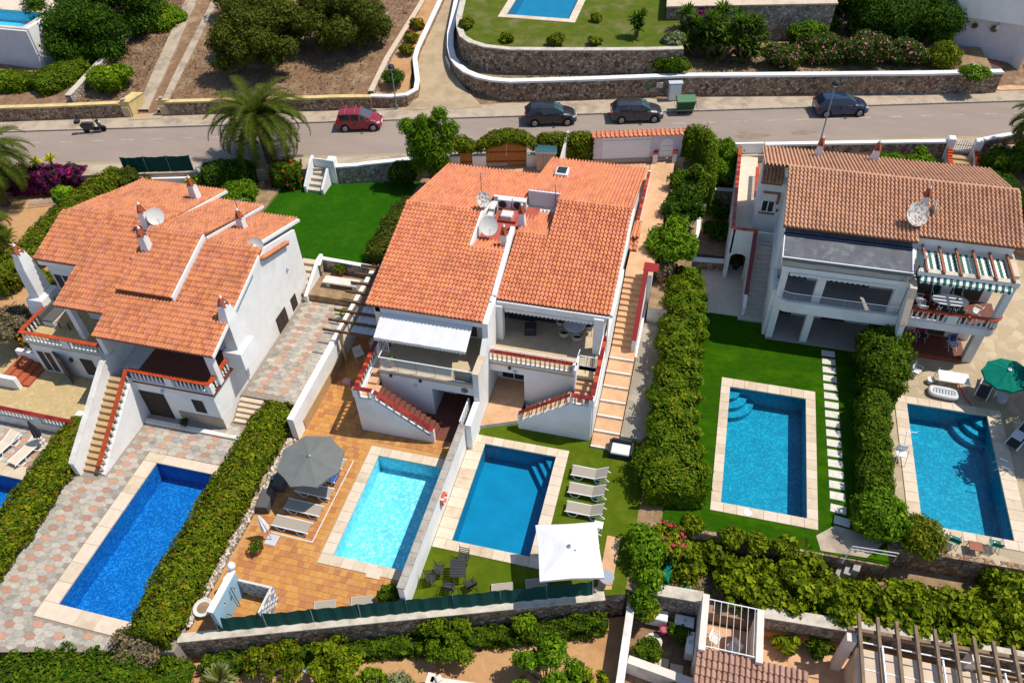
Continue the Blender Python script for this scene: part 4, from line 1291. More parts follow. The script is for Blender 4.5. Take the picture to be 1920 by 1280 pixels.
# left terrace railing with glass panels
rail(B, [(-15.2, 27.12, 3.92), (-9.95, 27.12, 3.92)], 0.035)
rail(B, [(-15.2, 27.12, 3.92), (-15.2, 28.4, 3.92)], 0.03)
for i in range(6):
    u = -15.2 + i * 1.05
    rail(B, [(u, 27.12, 3.0), (u, 27.12, 3.92)], 0.022, 'steel', 'railing_post')
    if i < 5:
        m = MB(); m.box(u + 0.05, u + 1.0, 27.11, 27.125, 3.1, 3.84, 'glass_clear' if i < 4 else 'glass_teal'); m.build('glass_panel', B)
m = MB(); m.box(-15.28, -9.87, 26.94, 27.22, 3.0, 3.07, 'sandstone_b'); m.build('terrace_edge', B)
bar_gate(B, (-15.95, 28.45, 0), (-15.2, 28.45, 0), 3.0, 3.95)
# left stair: side flight, landing, front flight
stair(B, 'step', -15.7, -15.25, 26.4, 28.5, 2.45, 3.0, 4, 'terracotta_path', 'y')
m = MB(); m.box(-15.74, -14.95, 25.27, 26.4, 0, 2.45, 'terracotta_path'); m.build('landing', B)
stair(B, 'step', -11.75, -14.95, 25.27, 26.3, 0.0, 2.45, 12, 'dark_red_floor', 'x')
m = MB(); m.box(-15.74, -11.9, 26.3, 27.0, -0.1, 0.02, 'dark_red_floor'); m.sideprism([(-15.95, 0), (-11.72, 0), (-11.72, 0.36), (-14.85, 2.75), (-15.95, 2.75)], 'y', 25.05, 25.25, 'stucco')
m.box(-15.95, -15.75, 25.25, 28.4, 0, 2.75, 'stucco'); m.box(-15.97, -15.73, 28.4, 28.62, 0, 3.95, 'stucco')
m.box(-14.95, -14.80, 25.04, 25.26, 2.75, 3.36, 'stucco'); m.box(-11.9, -11.70, 25.04, 25.26, 0.30, 1.02, 'stucco'); m.box(-16.0, -15.72, 25.03, 25.28, 2.75, 3.36, 'stucco')
m.build('stair_wall', B)
balustrade(B, (-14.8, 25.15), (-11.72, 25.15), 2.72, 0.62, 0.36, zq=0.36, capn=0.2, mat='sandstone_b')
balustrade(B, (-15.95, 25.15), (-14.9, 25.15), 2.76, 0.62, 0.36, capn=0.22, mat='sandstone_b')
balustrade(B, (-15.85, 25.28), (-15.85, 28.4), 2.76, 0.62, 0.3, capn=0.2, zq=3.1, cap=GLAZED + GLAZED_O[:1], mat='sandstone_b')
# right terrace balustrade and stair
m = MB(); m.box(-9.54, -4.68, 28.98, 29.2, 3.0, 3.06, 'stucco'); m.box(-4.9, -4.68, 28.97, 29.21, 3.0, 3.75, 'stucco'); m.build('terrace_edge', B)
balustrade(B, (-9.5, 29.09), (-4.7, 29.09), 3.06, 0.62, 0.26, capn=0.22, mat='sandstone_b')
rail(B, [(-9.5, 29.15, 3.95), (-4.75, 29.15, 3.95), (-4.7, 30.0, 3.95)], 0.03)
for i in range(7): rail(B, [(-9.3 + i * 0.75, 29.15, 3.7), (-9.3 + i * 0.75, 29.15, 3.95)], 0.02, 'white_paint', 'railing_post')
bar_gate(B, (-4.65, 29.7, 0), (-3.75, 29.7, 0), 3.0, 3.8)
stair(B, 'step', -4.65, -3.72, 28.2, 29.75, 2.1, 3.0, 5, 'terracotta_path', 'y')
m = MB(); m.box(-4.75, -3.62, 27.32, 28.2, 0, 2.1, 'terracotta_path'); m.build('landing', B)
stair(B, 'step', -7.4, -4.75, 27.32, 28.6, 0.1, 2.1, 10, 'terracotta_path', 'x')
m = MB()
m.sideprism([(-7.5, 0), (-3.5, 0), (-3.5, 2.75), (-4.65, 2.75), (-7.5, 0.55)], 'y', 27.1, 27.3, 'stucco')
m.sideprism([(27.3, 0), (30.75, 0), (30.75, 3.35), (27.3, 2.75)], 'x', -3.62, -3.42, 'stucco')
m.box(-3.62, -3.45, 30.75, 38.0, 0, 3.3, 'stucco')
m.box(-4.68, -4.52, 27.09, 27.31, 2.75, 3.36, 'stucco'); m.box(-7.52, -7.36, 27.09, 27.31, 0.5, 1.2, 'stucco'); m.box(-3.66, -3.40, 27.08, 27.32, 2.75, 3.36, 'stucco')
m.box(-4.75, -4.65, 28.6, 29.7, 2.2, 3.75, 'stucco')
m.build('stair_wall', B)
balustrade(B, (-7.5, 27.2), (-4.65, 27.2), 0.56, 0.62, 0.36, zq=2.75, capn=0.2, mat='sandstone_b')
balustrade(B, (-4.6, 27.2), (-3.45, 27.2), 2.76, 0.62, 0.36, capn=0.2, mat='sandstone_b')
balustrade(B, (-3.52, 27.35), (-3.52, 31.2), 2.8, 0.62, 9.0, zq=3.45, capn=0.2, cap=GLAZED + GLAZED_O[:1])
rail(B, [(-3.6, 29.5, 4.3), (-3.6, 31.0, 4.5)], 0.03)
rail(B, [(-3.36, 27.6, 2.3), (-3.36, 30.5, 3.0)], 0.03)
# side steps going up to the street
m = MB()
for i in range(7):
    m = MB(); m.box(-3.38, -1.95, 26.7 + i * 1.0, 26.7 + (i + 1) * 1.0, -0.2, 0.12 + i * 0.14, 'terracotta_path'); o = m.build('side_step', B)
    m = MB(); m.box(-3.38, -1.95, 26.68 + i * 1.0, 26.78 + i * 1.0, -0.1, 0.125 + i * 0.14, 'stucco_old'); m.build('step_nosing', o)
stair(B, 'side_step', -3.38, -2.25, 33.7, 38.3, 0.98, 2.85, 13, 'terracotta_path', 'y')
m = MB(); m.sideprism([(33.4, 0.2), (38.4, 0.2), (38.4, 3.7), (37.6, 3.7), (33.4, 1.9)], 'x', -2.22, -2.0, 'stucco'); m.box(-1.98, -1.85, 33.4, 38.4, 0, 0.6, 'stucco'); m.build('stair_wall', B)
m = MB(); m.sideprism([(33.4, 1.9), (37.6, 3.72), (37.6, 3.77), (33.4, 1.95)], 'x', -2.25, -1.97, GLAZED[0]); m.box(-2.3, -1.4, 37.62, 38.4, 3.7, 3.76, GLAZED[2]); m.build('wall_cap', B)
balustrade(B, (-3.3, 42.2), (-3.3, 48.6), 3.0, 0.55, 9.0, capn=0.2, cap=GLAZED + GLAZED_O[:1], capw=0.2)
m = MB(); m.box(-3.4, -3.2, 42.0, 48.8, 2.7, 3.55, 'stucco'); m.build('side_wall', B)
# wall lamps
for x, y, z, mt in ((-8.4, 28.96, 2.72, 'dark_metal'), (-8.1, 28.96, 2.5, 'cabinet_grey'), (-13.2, 26.96, 2.3, 'cabinet_grey'), (-14.6, 26.97, 2.75, 'dark_metal'), (-12.9, 26.97, 2.72, 'dark_metal')):
    m = MB(); m.lathe([(0.03, -0.1), (0.09, -0.06), (0.09, 0.06), (0.03, 0.1)], (x, y, z), mt, 8); m.build('wall_lamp', B)
m = MB(); m.lathe([(0.18, -0.02), (0.2, 0.0), (0.05, 0.03)], (0, 0, 0), 'glass_teal', 12)
m.v = [(-10.4 + x, 26.97 + z, 2.55 + y) for x, y, z in m.v]; m.build('wall_plate', B)
# white louvred gate beside the pool wall
m = MB(); m.box(-10.22, -10.16, 25.25, 26.95, 0.05, 2.05, 'white_paint'); o = m.build('side_gate', B)
for i in range(6):
    m = MB(); m.box(-10.24, -10.14, 25.28 + i * 0.285, 25.31 + i * 0.285, 0.05, 2.06, 'cabinet_grey'); m.build('board_joint', o)

# ---- left pair of houses
A = thing('semi_detached_house', 'white double villa with stepped weathered tile roofs on the left', 'house', (-30.0, 24.0, 0.0))
m = MB()
m.sideprism([(26.5, -0.3), (35.1, -0.3), (35.1, 5.35), (30.5, 7.0), (26.5, 5.9)], 'x', -29.9, -26.3, 'stucco')
m.sideprism([(26.5, -0.3), (34.9, -0.3), (34.9, 5.45), (31.0, 6.8), (30.4, 7.05), (26.5, 5.95)], 'x', -26.3, -23.45, 'stucco')
m.sideprism([(28.3, -0.3), (37.0, -0.3), (37.0, 5.4), (31.5, 7.1), (28.3, 6.2)], 'x', -36.1, -29.9, 'stucco')
m.box(-28.4, -23.5, 23.4, 26.5, -0.3, 2.78, 'stucco')
m.box(-36.2, -30.3, 24.75, 28.3, 0.2, 2.78, 'stucco')
m.box(-30.3, -28.4, 24.2, 28.3, -0.3, 2.78, 'stucco')
m.box(-30.05, -29.75, 24.0, 26.5, 2.78, 5.4, 'stucco')
m.box(-33.6, -29.9, 27.2, 28.3, 2.78, 5.9, 'stucco')
m.box(-23.62, -23.25, 24.05, 24.4, 3.0, 5.45, 'stucco')
m.box(-33.05, -32.72, 25.55, 25.9, 3.0, 5.5, 'stucco')
m.box(-26.2, -23.45, 23.36, 23.4, 0, 0.9, 'concrete')
m.build('wall', A)
m = MB(); m.box(-28.38, -23.35, 23.35, 26.48, 2.782, 3.0, 'dark_red_floor'); m.build('terrace_floor', A)
m = MB(); m.box(-36.22, -30.32, 24.7, 28.28, 2.782, 3.0, 'patio_yellow'); m.build('terrace_floor', A)
zA = lambda v: 5.45 + (v - 23.85) * 0.305
tiled_roof(A, [
    (-30.05, -22.85, 23.85, 5.45, 26.6, zA(26.6)), (-26.3, -22.85, 26.6, zA(26.6), 30.45, zA(30.45)),
    (-29.85, -26.45, 26.5, zA(26.5) + 0.30, 30.55, zA(30.55) + 0.30), (-29.6, -26.4, 36.6, 5.6, 30.6, zA(30.55) + 0.28),
    (-33.5, -30.05, 25.4, 5.62, 31.5, 5.62 + 6.1 * 0.3), (-36.4, -33.5, 28.0, 5.62 + 2.6 * 0.3, 31.4, 5.62 + 6.0 * 0.3), (-30.05, -29.85, 26.6, zA(26.6), 31.5, zA(31.5)),
    (-35.9, -29.6, 37.7, 5.55, 31.6, 5.62 + 6.1 * 0.3), (-36.4, -35.9, 34.4, 6.4, 31.45, 7.3),
    (-26.3, -23.6, 35.75, 5.6, 30.5, zA(30.45) - 0.03), (-24.3, -23.2, 33.65, 5.42, 30.9, 6.35)],
    TILE_A, [(-29.85, -26.4, 30.58, zA(30.55) + 0.30), (-26.3, -23.5, 30.48, zA(30.45)), (-36.0, -32.6, 31.55, 5.62 + 6.1 * 0.3), (-32.6, -29.6, 31.6, 5.62 + 6.1 * 0.3 + 0.05), (-24.3, -23.2, 30.88, 6.38), (-36.45, -35.6, 31.0, 7.22)], w=0.205, row=0.33)
m = MB()
for v_ in ((-29.58, -29.5, 31.6, 7.36, 37.7, 5.56, 0.06), (-26.39, -26.32, 30.6, 7.56, 36.6, 5.6, 0.05), (-26.45, -26.36, 26.5, zA(26.5) + 0.34, 30.55, zA(30.55) + 0.34, 0.03, 'stucco', 0.32), (-23.6, -23.46, 30.6, 7.33, 35.75, 5.58, 0.07), (-22.88, -22.8, 23.85, 5.45, 30.0, zA(30.0), 0.05, 'stucco', 0.14)):
    m = MB(); verge(m, *v_); m.build('roof_verge', A)
m = MB(); m.box(-36.3, -33.55, 28.05, 28.25, 5.95, 6.28, 'stucco'); m.build('eave_board', A)
# chimneys on the roof and the two big outside stacks
chimney(A, -30.4, 35.7, 5.8, 7.25, 0.55); chimney(A, -25.6, 33.0, 6.0, 7.4, 0.5); chimney(A, -29.3, 29.2, 6.8, 8.3, 0.55); chimney(A, -30.4, 31.0, 7.2, 8.5, 0.45)
def side_stack(x, y, z0, z1, sx, dirx):
    m = MB()
    vs = []
    for z, a, b in ((z0, 0.62, 0.85), (z0 + 1.1, 0.55, 0.75), (z0 + 1.25, 0.34, 0.55), (z1 - 0.9, 0.28, 0.45), (z1, 0.20, 0.26)):
        vs += [(x - a, y - b, z), (x + a, y - b, z), (x + a, y + b, z), (x - a, y + b, z)]
    fs = [(4 * i + k, 4 * i + (k + 1) % 4, 4 * i + 4 + (k + 1) % 4, 4 * i + 4 + k) for i in range(4) for k in range(4)] + [(16, 17, 18, 19)]
    m.add(vs, fs, 'stucco')
    o = m.build('chimney_breast', A)
    c = MB()
    for k in range(4):
        t = math.pi / 4 + k * math.pi / 2
        c.beam((x + math.cos(t) * 0.28, y + math.sin(t) * 0.28, z1 - 0.02), (x + math.cos(t) * 0.05, y + math.sin(t) * 0.05, z1 + 0.5), 0.17, 0.05, 'clay_red')
    c.lathe([(0.075, 0.46), (0.085, 0.52), (0.05, 0.60), (0.015, 0.68)], (x, y, z1), 'white_paint', 8)
    c.build('chimney_cap', o)
side_stack(-23.05, 26.2, 3.0, 7.0, 1, 1); side_stack(-36.75, 27.6, 3.0, 7.1, 1, 1)
# terrace balustrades
m = MB(); m.box(-28.4, -23.3, 23.32, 23.54, 3.0, 3.05, 'stucco'); m.box(-26.15, -25.7, 23.32, 23.54, 3.05, 3.68, 'stucco'); m.box(-23.55, -23.3, 23.31, 23.55, 3.05, 3.68, 'stucco'); m.build('terrace_edge', A)
balustrade(A, (-28.35, 23.43), (-23.35, 23.43), 3.05, 0.62, 0.25, cap=GLAZED_O, skip=[(2.1, 2.75)])
balustrade(A, (-23.42, 23.55), (-23.42, 25.3), 3.05, 0.62, 0.25, cap=GLAZED_O)
m = MB(); m.box(-36.3, -30.4, 24.62, 24.84, 3.0, 3.05, 'stucco'); m.box(-33.6, -33.1, 24.62, 24.84, 3.05, 3.68, 'stucco'); m.build('terrace_edge', A)
balustrade(A, (-36.3, 24.73), (-30.5, 24.73), 3.05, 0.62, 0.25, cap=GLAZED_O, skip=[(2.6, 3.3)])
balustrade(A, (-36.25, 24.85), (-36.25, 27.0), 3.05, 0.62, 0.25, cap=GLAZED_O)
# long outside stair down to the pool
stair(A, 'step', -29.62, -28.55, 19.0, 23.35, 0.0, 3.0, 15, 'wood_tan', 'y')
m = MB()
m.sideprism([(18.7, 0), (24.3, 0), (24.3, 3.95), (23.4, 3.95), (18.7, 0.95)], 'x', -29.95, -29.64, 'stucco')
m.sideprism([(19.0, 0), (23.4, 0), (23.4, 3.05), (19.0, 0.1)], 'x', -28.53, -28.33, 'stucco')
m.sideprism([(18.72, 0.95), (23.4, 3.95), (24.3, 3.95), (24.3, 4.0), (23.4, 4.0), (18.72, 1.0)], 'x', -29.97, -29.62, 'stucco_old')
m.build('stair_wall', A)
balustrade(A, (-28.43, 23.4), (-28.43, 19.0), 3.05, 0.62, 0.3, zq=0.15, cap=GLAZED_O)
# small steps to the side path, kerb along the front
stair(A, 'side_step', -23.3, -21.9, 23.9, 25.2, 0.0, 0.8, 5, 'sandstone', 'y')
m = MB(); m.box(-28.3, -22.4, 22.75, 23.0, -0.05, 0.16, 'stucco_old'); m.build('kerb', A)
m = MB(); m.box(-28.3, -23.5, 23.0, 23.38, 0.0, 0.05, 'grey_floor'); m.build('threshold', A)
# ground floor shutters
def shutter(parent, axis, pos, a0, a1, z0, z1, leaves=2, facing=-1, mat='shutter_brown', name='shutter'):
    w = (a1 - a0) / leaves
    for k in range(leaves):
        m = MB()
        c0, c1 = a0 + k * w + 0.012, a0 + (k + 1) * w - 0.012
        def B_(d0, d1, e0, e1, f0, f1):
            if axis == 'y': m.box(d0, d1, min(pos, pos + facing * e1), max(pos, pos + facing * e1), f0, f1, mat)
            else: m.box(min(pos, pos + facing * e1), max(pos, pos + facing * e1), d0, d1, f0, f1, mat)
        B_(c0, c1, 0, 0.03, z0, z1)
        n = max(3, int((z1 - z0) / 0.12))
        for i in range(n):
            zz = z0 + 0.06 + i * (z1 - z0 - 0.12) / n
            B_(c0 + 0.06, c1 - 0.06, 0, 0.05, zz, zz + 0.05)
        m.build(name, parent)
shutter(A, 'y', 23.4, -28.3, -26.7, 0.06, 2.12, 3, name='shutter_door')
shutter(A, 'y', 23.4, -25.0, -24.3, 1.15, 2.15, 2)
shutter(A, 'x', -23.45, 30.45, 31.7, 0.75, 1.95, 2, 1); shutter(A, 'x', -23.45, 32.4, 33.1, 0.9, 1.85, 1, 1)
window(A, 'y', 24.75, -36.0, -34.9, 0.52, 2.3, panes=2, pane='interior_dark')
m = MB(); m.prism([(-34.75, 24.7), (-33.75, 24.1), (-33.72, 24.16), (-34.72, 24.76)], 0.52, 2.4, 'shutter_brown'); m.build('open_door', A)
window(A, 'y', 24.75, -33.0, -32.2, 0.9, 2.2, frame='shutter_brown', pane='interior_dark', panes=1)
window(A, 'y', 28.3, -36.0, -34.8, 3.05, 5.2, frame='white_paint', pane='interior_dark', panes=2)
m = MB(); m.lathe([(0.05, -0.16), (0.1, -0.08), (0.1, 0.08), (0.04, 0.16)], (-33.6, 24.66, 2.0), 'dark_metal', 8); m.build('wall_lamp', A)
m = MB(); m.lathe([(0.05, -0.12), (0.1, 0), (0.04, 0.12)], (-26.6, 23.3, 2.5), 'cabinet_grey', 8); m.build('wall_lamp', A)
m = MB(); m.lathe([(0.05, -0.12), (0.1, 0), (0.04, 0.12)], (-23.38, 33.0, 3.9), 'cabinet_grey', 8); m.build('wall_lamp', A)
# patio wall with balusters in front of the left half, and its little entrance steps
m = MB(); m.box(-46, -31.2, 20.98, 21.22, 0.0, 0.62, 'stucco_old'); m.box(-34.0, -33.5, 20.99, 21.21, 0.62, 1.2, 'stucco'); m.build('patio_wall', A)
balustrade(A, (-46, 21.1), (-31.3, 21.1), 0.62, 0.56, 0.24, cap=GLAZED, capn=0.3)
m = MB(); m.box(-39.5, -36.6, 23.0, 23.25, 0.5, 1.35, 'stucco'); m.build('entrance_wall', A)
m = MB(); m.box(-38.0, -36.4, 25.0, 25.25, 0.5, 1.5, 'stucco'); m.build('entrance_wall', A)
for i in range(4):
    m = MB(); m.box(-36.6 - i * 0.4, -36.2 - i * 0.4, 23.3, 25.0, 0.5, 0.65 + i * 0.16, 'clay_red'); m.build('entrance_step', A)
m = MB(); m.box(-31.9, -30.5, 21.6, 22.2, 0.5, 0.9, 'stucco_old', 0.08); tag(m.build('stone_bench'), 'low stone block bench at the corner of the yellow patio', 'bench')

# ---- right pair of houses
D = thing('semi_detached_house', 'white double villa with pale tan tile roof on the right', 'house', (12.0, 38.0, 0.0))
m = MB()
m.sideprism([(39.7, -0.3), (47.5, -0.3), (47.5, 6.7), (43.4, 8.0), (39.7, 6.95)], 'x', 5.4, 17.3, 'stucco')
m.sideprism([(44.35, -0.3), (47.5, -0.3), (47.5, 6.6), (45.0, 7.2), (44.35, 6.4)], 'x', 3.95, 5.4, 'stucco')
m.box(5.5, 5.9, 37.35, 37.75, -0.1, 2.6, 'stucco'); m.box(7.5, 7.9, 37.35, 37.75, -0.1, 2.6, 'stucco'); m.box(11.8, 12.2, 37.35, 37.75, -0.1, 2.6, 'stucco')
m.box(5.28, 5.5, 37.6, 44.3, -0.2, 3.6, 'stucco')
m.box(5.5, 5.85, 37.38, 37.74, 3.0, 5.25, 'stucco'); m.box(7.5, 7.95, 37.38, 37.74, 3.0, 5.25, 'stucco'); m.box(11.6, 12.15, 37.38, 37.74, 3.0, 5.25, 'stucco')
m.box(5.45, 12.2, 37.34, 37.78, 5.25, 5.6, 'stucco')
m.sideprism([(37.8, 5.3), (39.7, 5.3), (39.7, 6.6), (37.8, 5.9)], 'x', 5.4, 5.62, 'stucco')
m.box(16.7, 17.2, 37.75, 38.2, -0.1, 2.6, 'stucco'); m.box(17.05, 17.4, 37.55, 37.95, 3.05, 6.1, 'stucco')
m.box(17.08, 17.42, 37.96, 39.9, 5.9, 6.4, 'stucco'); m.box(12.4, 17.4, 37.4, 37.7, 6.1, 6.38, 'stucco')
m.build('wall', D)
m = MB(); m.sideprism([(36.2, 2.5), (39.7, 2.5), (39.7, 6.5), (37.8, 5.6), (36.9, 5.5), (36.75, 4.9), (36.2, 3.45)], 'x', 12.2, 12.46, 'stucco'); m.box(12.2, 12.46, 36.9, 39.7, -0.1, 2.5, 'stucco'); m.build('party_wall', D)
m = MB()
for a, b in (((36.15, 3.47), (36.75, 4.92)), ((36.75, 4.92), (36.9, 5.52)), ((36.9, 5.52), (37.8, 5.62))):
    m.sideprism([a, b, (b[0], b[1] + 0.06), (a[0], a[1] + 0.06)], 'x', 12.14, 12.5, 'sandstone')
m.build('wall_cap', D)
# terrace slab of the left half with its rounded corner
def corner_poly(u0, u1, v0, v1, r, side):
    if side == 'l':
        arc = [(u0 + r - r * math.sin(a), v0 + r - r * math.cos(a)) for a in np.linspace(0, math.pi / 2, 7)][::-1]
        return arc + [(u1, v0), (u1, v1), (u0, v1)]
    arc = [(u1 - r + r * math.sin(a), v0 + r - r * math.cos(a)) for a in np.linspace(0, math.pi / 2, 7)]
    return [(u0, v0)] + arc + [(u1, v1), (u0, v1)]
m = MB(); m.prism(corner_poly(5.35, 12.19, 37.0, 39.68, 0.9, 'l'), 2.6, 3.0, 'stucco', 'grey_floor'); m.build('terrace_floor', D)
out = corner_poly(5.35, 12.18, 37.0, 39.7, 0.9, 'l')[:8]; inn = [(5.55, 37.95)] + corner_poly(5.55, 12.18, 37.2, 39.7, 0.75, 'l')[1:8]
m = MB()
for i in range(7):
    a, b = out[i], out[i + 1]; c, d = inn[i + 1], inn[i]
    m.add([(a[0], a[1] - 0.003, 2.598), (b[0], b[1] - 0.003, 2.598), (b[0], b[1] - 0.003, 3.36), (a[0], a[1] - 0.003, 3.36), (d[0], d[1], 3.0), (c[0], c[1], 3.0), (c[0], c[1], 3.36), (d[0], d[1], 3.36)], [(0, 1, 2, 3), (3, 2, 6, 7), (5, 4, 7, 6)], 'stucco')
m.build('parapet', D)
for z in (3.5, 3.64, 3.78):
    rail(D, [(5.5, 38.3, z)] + [(x + 0.1, y + 0.1, z) for x, y in out[1:7]] + [(12.1, 37.1, z)], 0.016, 'steel')
rail(D, [(5.5, 38.3, 3.95)] + [(x + 0.1, y + 0.1, 3.95) for x, y in out[1:7]] + [(12.1, 37.1, 3.95)], 0.028, 'white_paint')
for i in range(5): rail(D, [(6.5 + i * 1.35, 37.1, 3.36), (6.5 + i * 1.35, 37.1, 3.95)], 0.02, 'steel', 'railing_post')
m = MB(); m.box(5.52, 12.18, 37.25, 39.68, -0.05, 0.12, 'grey_floor'); m.build('porch_floor', D)
for a0, a1, z0, z1 in ((6.0, 7.0, 0.15, 2.2), (8.8, 10.2, 0.15, 2.2), (6.2, 7.3, 3.05, 5.1), (8.4, 10.8, 3.05, 5.1), (13.0, 14.6, 3.1, 5.3), (15.2, 16.8, 3.1, 5.3), (12.9, 13.8, 0.15, 2.2), (14.8, 15.9, 0.15, 2.2)):
    window(D, 'y', 39.69, a0, a1, z0, z1, frame='wood_dark', pane='interior_dark', panes=2)
# grey awning with a navy box
m = MB(); n = 12
for i in range(n):
    a, b = 5.35 + i * 6.8 / n, 5.35 + (i + 1) * 6.8 / n
    e = 0.03 * math.sin(i * 1.7); f = 0.03 * math.sin((i + 1) * 1.7)
    m.quad((a, 37.58, 6.07 + e), (b, 37.58, 6.07 + f), (b, 39.66, 6.7), (a, 39.66, 6.7), 'awning_grey')  # back edge drawn out to the wall, shaped to keep sun off the terrace
    m.quad((a, 37.33, 5.68), (b, 37.33, 5.68), (b, 37.58, 6.05 + f), (a, 37.58, 6.05 + e), 'grey_cloth')
aw = m.build('awning', D)
m = MB(); m.box(5.3, 12.15, 39.0, 39.2, 6.42, 6.62, 'paint_blue'); m.build('awning_box', aw)
m = MB(); m.beam((5.3, 37.55, 6.1), (12.2, 37.55, 6.1), 0.06, 0.06, 'white_paint'); m.beam((5.33, 37.55, 6.1), (5.33, 39.1, 6.56), 0.05, 0.05, 'white_paint'); m.beam((12.17, 37.55, 6.1), (12.17, 39.1, 6.56), 0.05, 0.05, 'white_paint'); m.build('awning_frame', aw)
scallop(D, 5.9, 11.6, 37.3, 5.0, 5.26, 'awning_white', 20)
# right half: terrace, balustrade, porch
m = MB(); m.prism(corner_poly(12.47, 17.55, 37.3, 39.68, 0.6, 'r'), 2.55, 3.05, 'stucco', 'dark_red_floor'); m.build('terrace_floor', D)
m = MB(); m.box(12.5, 17.0, 37.32, 37.5, 3.05, 3.12, 'stucco'); m.box(14.75, 15.3, 37.31, 37.51, 3.12, 3.75, 'stucco'); m.build('terrace_edge', D)
balustrade(D, (12.5, 37.41), (17.0, 37.41), 3.1, 0.62, 0.27, cap=GLAZED_O, skip=[(2.15, 2.85)])
for i in range(4):
    a0, a1 = i * math.pi / 8, (i + 1) * math.pi / 8
    balustrade(D, (17.0 + 0.45 * math.sin(a0), 37.86 - 0.45 * math.cos(a0)), (17.0 + 0.45 * math.sin(a1), 37.86 - 0.45 * math.cos(a1)), 3.1, 0.62, 0.18, cap=GLAZED_O, capn=0.1)
balustrade(D, (17.45, 37.97), (17.45, 38.5), 3.1, 0.62, 0.25, cap=GLAZED_O)
m = MB(); m.box(12.5, 16.9, 37.9, 39.66, 0.0, 0.10, 'dark_red_floor'); m.box(13.9, 16.65, 37.6, 37.9, 0.0, 0.06, 'clay_red'); m.build('porch_floor', D)
m = MB(); m.box(12.5, 14.0, 37.35, 37.55, 0.0, 0.3, 'stucco'); m.build('low_wall', D)
# pergola on the right terrace with slatted awning below it
for i in range(6):
    u = 12.75 + i * 0.86
    m = MB(); m.beam((u, 37.35, 6.5), (u, 39.75, 6.5), 0.10, 0.16, 'wood_red'); m.build('pergola_beam', D)
m = MB(); m.box(17.02, 17.46, 37.96, 39.95, 6.4, 6.46, 'sandstone'); m.box(12.45, 17.4, 37.38, 37.72, 6.38, 6.42, 'coping_pale'); m.build('wall_cap', D)
for j in range(6):
    m = MB(); v = 37.8 + j * 0.30
    m.quad((12.5, v, 6.26), (16.95, v, 6.26), (16.95, v + 0.24, 6.30), (12.5, v + 0.24, 6.30), 'green_stripe'); m.build('awning_slat', D)
m = MB(); m.quad((12.5, 37.15, 6.0), (17.1, 37.15, 6.0), (17.1, 37.38, 6.18), (12.5, 37.38, 6.18), 'green_stripe'); aw = m.build('awning', D)
scallop(aw, 12.5, 17.1, 37.14, 5.80, 6.01, 'green_stripe', 22)
# roof
tiled_roof(D, [(5.15, 12.35, 39.2, 7.0, 43.4, 8.3), (12.35, 17.7, 39.6, 7.0 + 0.4 * 0.31, 43.4, 8.3), (3.8, 17.3, 47.8, 6.85, 43.45, 8.28), (3.85, 5.15, 44.15, 6.55, 45.3, 7.35)],
           TILE_D, [(5.13, 17.6, 43.42, 8.32), (3.8, 5.15, 45.35, 7.55)], w=0.22, row=0.31)
m = MB(); verge(m, 5.13, 5.22, 43.4, 8.15, 45.3, 7.6, 0.1, 'stucco', 0.6); m.build('roof_verge', D)
chimney(D, 7.1, 46.6, 7.1, 8.1, 0.42); chimney(D, 10.45, 47.0, 6.95, 7.95, 0.46); chimney(D, 12.5, 41.4, 7.5, 8.6, 0.42)
window(D, 'y', 44.35, 4.2, 5.0, 4.3, 5.2, frame='white_paint', pane='glass_dark', panes=2, sill='wood_red')
m = MB(); m.box(4.15, 5.2, 44.25, 44.36, 5.72, 5.84, 'wood_red'); m.build('window_surround', D)
m = MB(); m.box(5.05, 5.2, 44.24, 44.37, 5.0, 5.72, 'wood_red'); m.build('window_surround', D)
# side stair, raised walkway, arch
stair(D, 'step', 4.2, 5.3, 38.9, 42.6, 0.0, 3.0, 16, 'stair_stone', 'y')
m = MB(); m.box(3.8, 5.35, 38.6, 38.9, -0.1, 0.14, 'stair_stone'); m.build('step', D)
m = MB(); m.sideprism([(38.95, 0), (42.6, 0), (42.6, 3.85), (38.95, 0.75)], 'x', 3.98, 4.18, 'stucco'); m.build('stair_wall', D)
m = MB(); m.sideprism([(39.6, 1.31), (42.6, 3.86), (42.6, 3.92), (39.6, 1.37)], 'x', 3.95, 4.21, GLAZED[1]); m.build('stair_wall_cap', D)
m = MB(); m.box(2.72, 4.05, 42.75, RV(3.4, -1.6), 2.6, 3.0, 'stucco', 0); m.box(2.74, 4.04, 42.77, RV(3.4, -1.6), 3.0, 3.02, 'sandstone_b'); m.build('walkway', D)
m = MB()
m.box(2.6, 2.74, 42.6, 52.6, -0.1, 3.95, 'stucco'); m.box(2.74, 4.0, 42.55, 42.75, 2.1, 3.95, 'stucco'); m.box(2.6, 2.86, 42.55, 42.75, -0.1, 3.95, 'stucco'); m.box(3.85, 4.0, 42.55, 42.75, -0.1, 2.1, 'stucco')
for i in range(6):
    a0, a1 = i * math.pi / 6, (i + 1) * math.pi / 6
    m.sideprism([(3.36 - 0.5 * math.cos(a0), 2.12), (3.36 - 0.5 * math.cos(a1), 2.12), (3.36 - 0.5 * math.cos(a1), 1.72 + 0.4 * math.sin(a1)), (3.36 - 0.5 * math.cos(a0), 1.72 + 0.4 * math.sin(a0))], 'y', 42.56, 42.74, 'stucco')
m.build('walkway_wall', D)
balustrade(D, (2.67, 42.6), (2.67, 52.6), 3.35, 0.6, 99, cap=GLAZED_O + GLAZED[:1], capn=0.3)
balustrade(D, (2.6, 42.65), (4.2, 42.65), 3.36, 0.6, 99, cap=GLAZED_O[:1] + GLAZED[:1], capn=0.3)
balustrade(D, (3.98, 46.8), (3.98, 50.5), 3.05, 0.62, 0.25, cap=GLAZED_O)
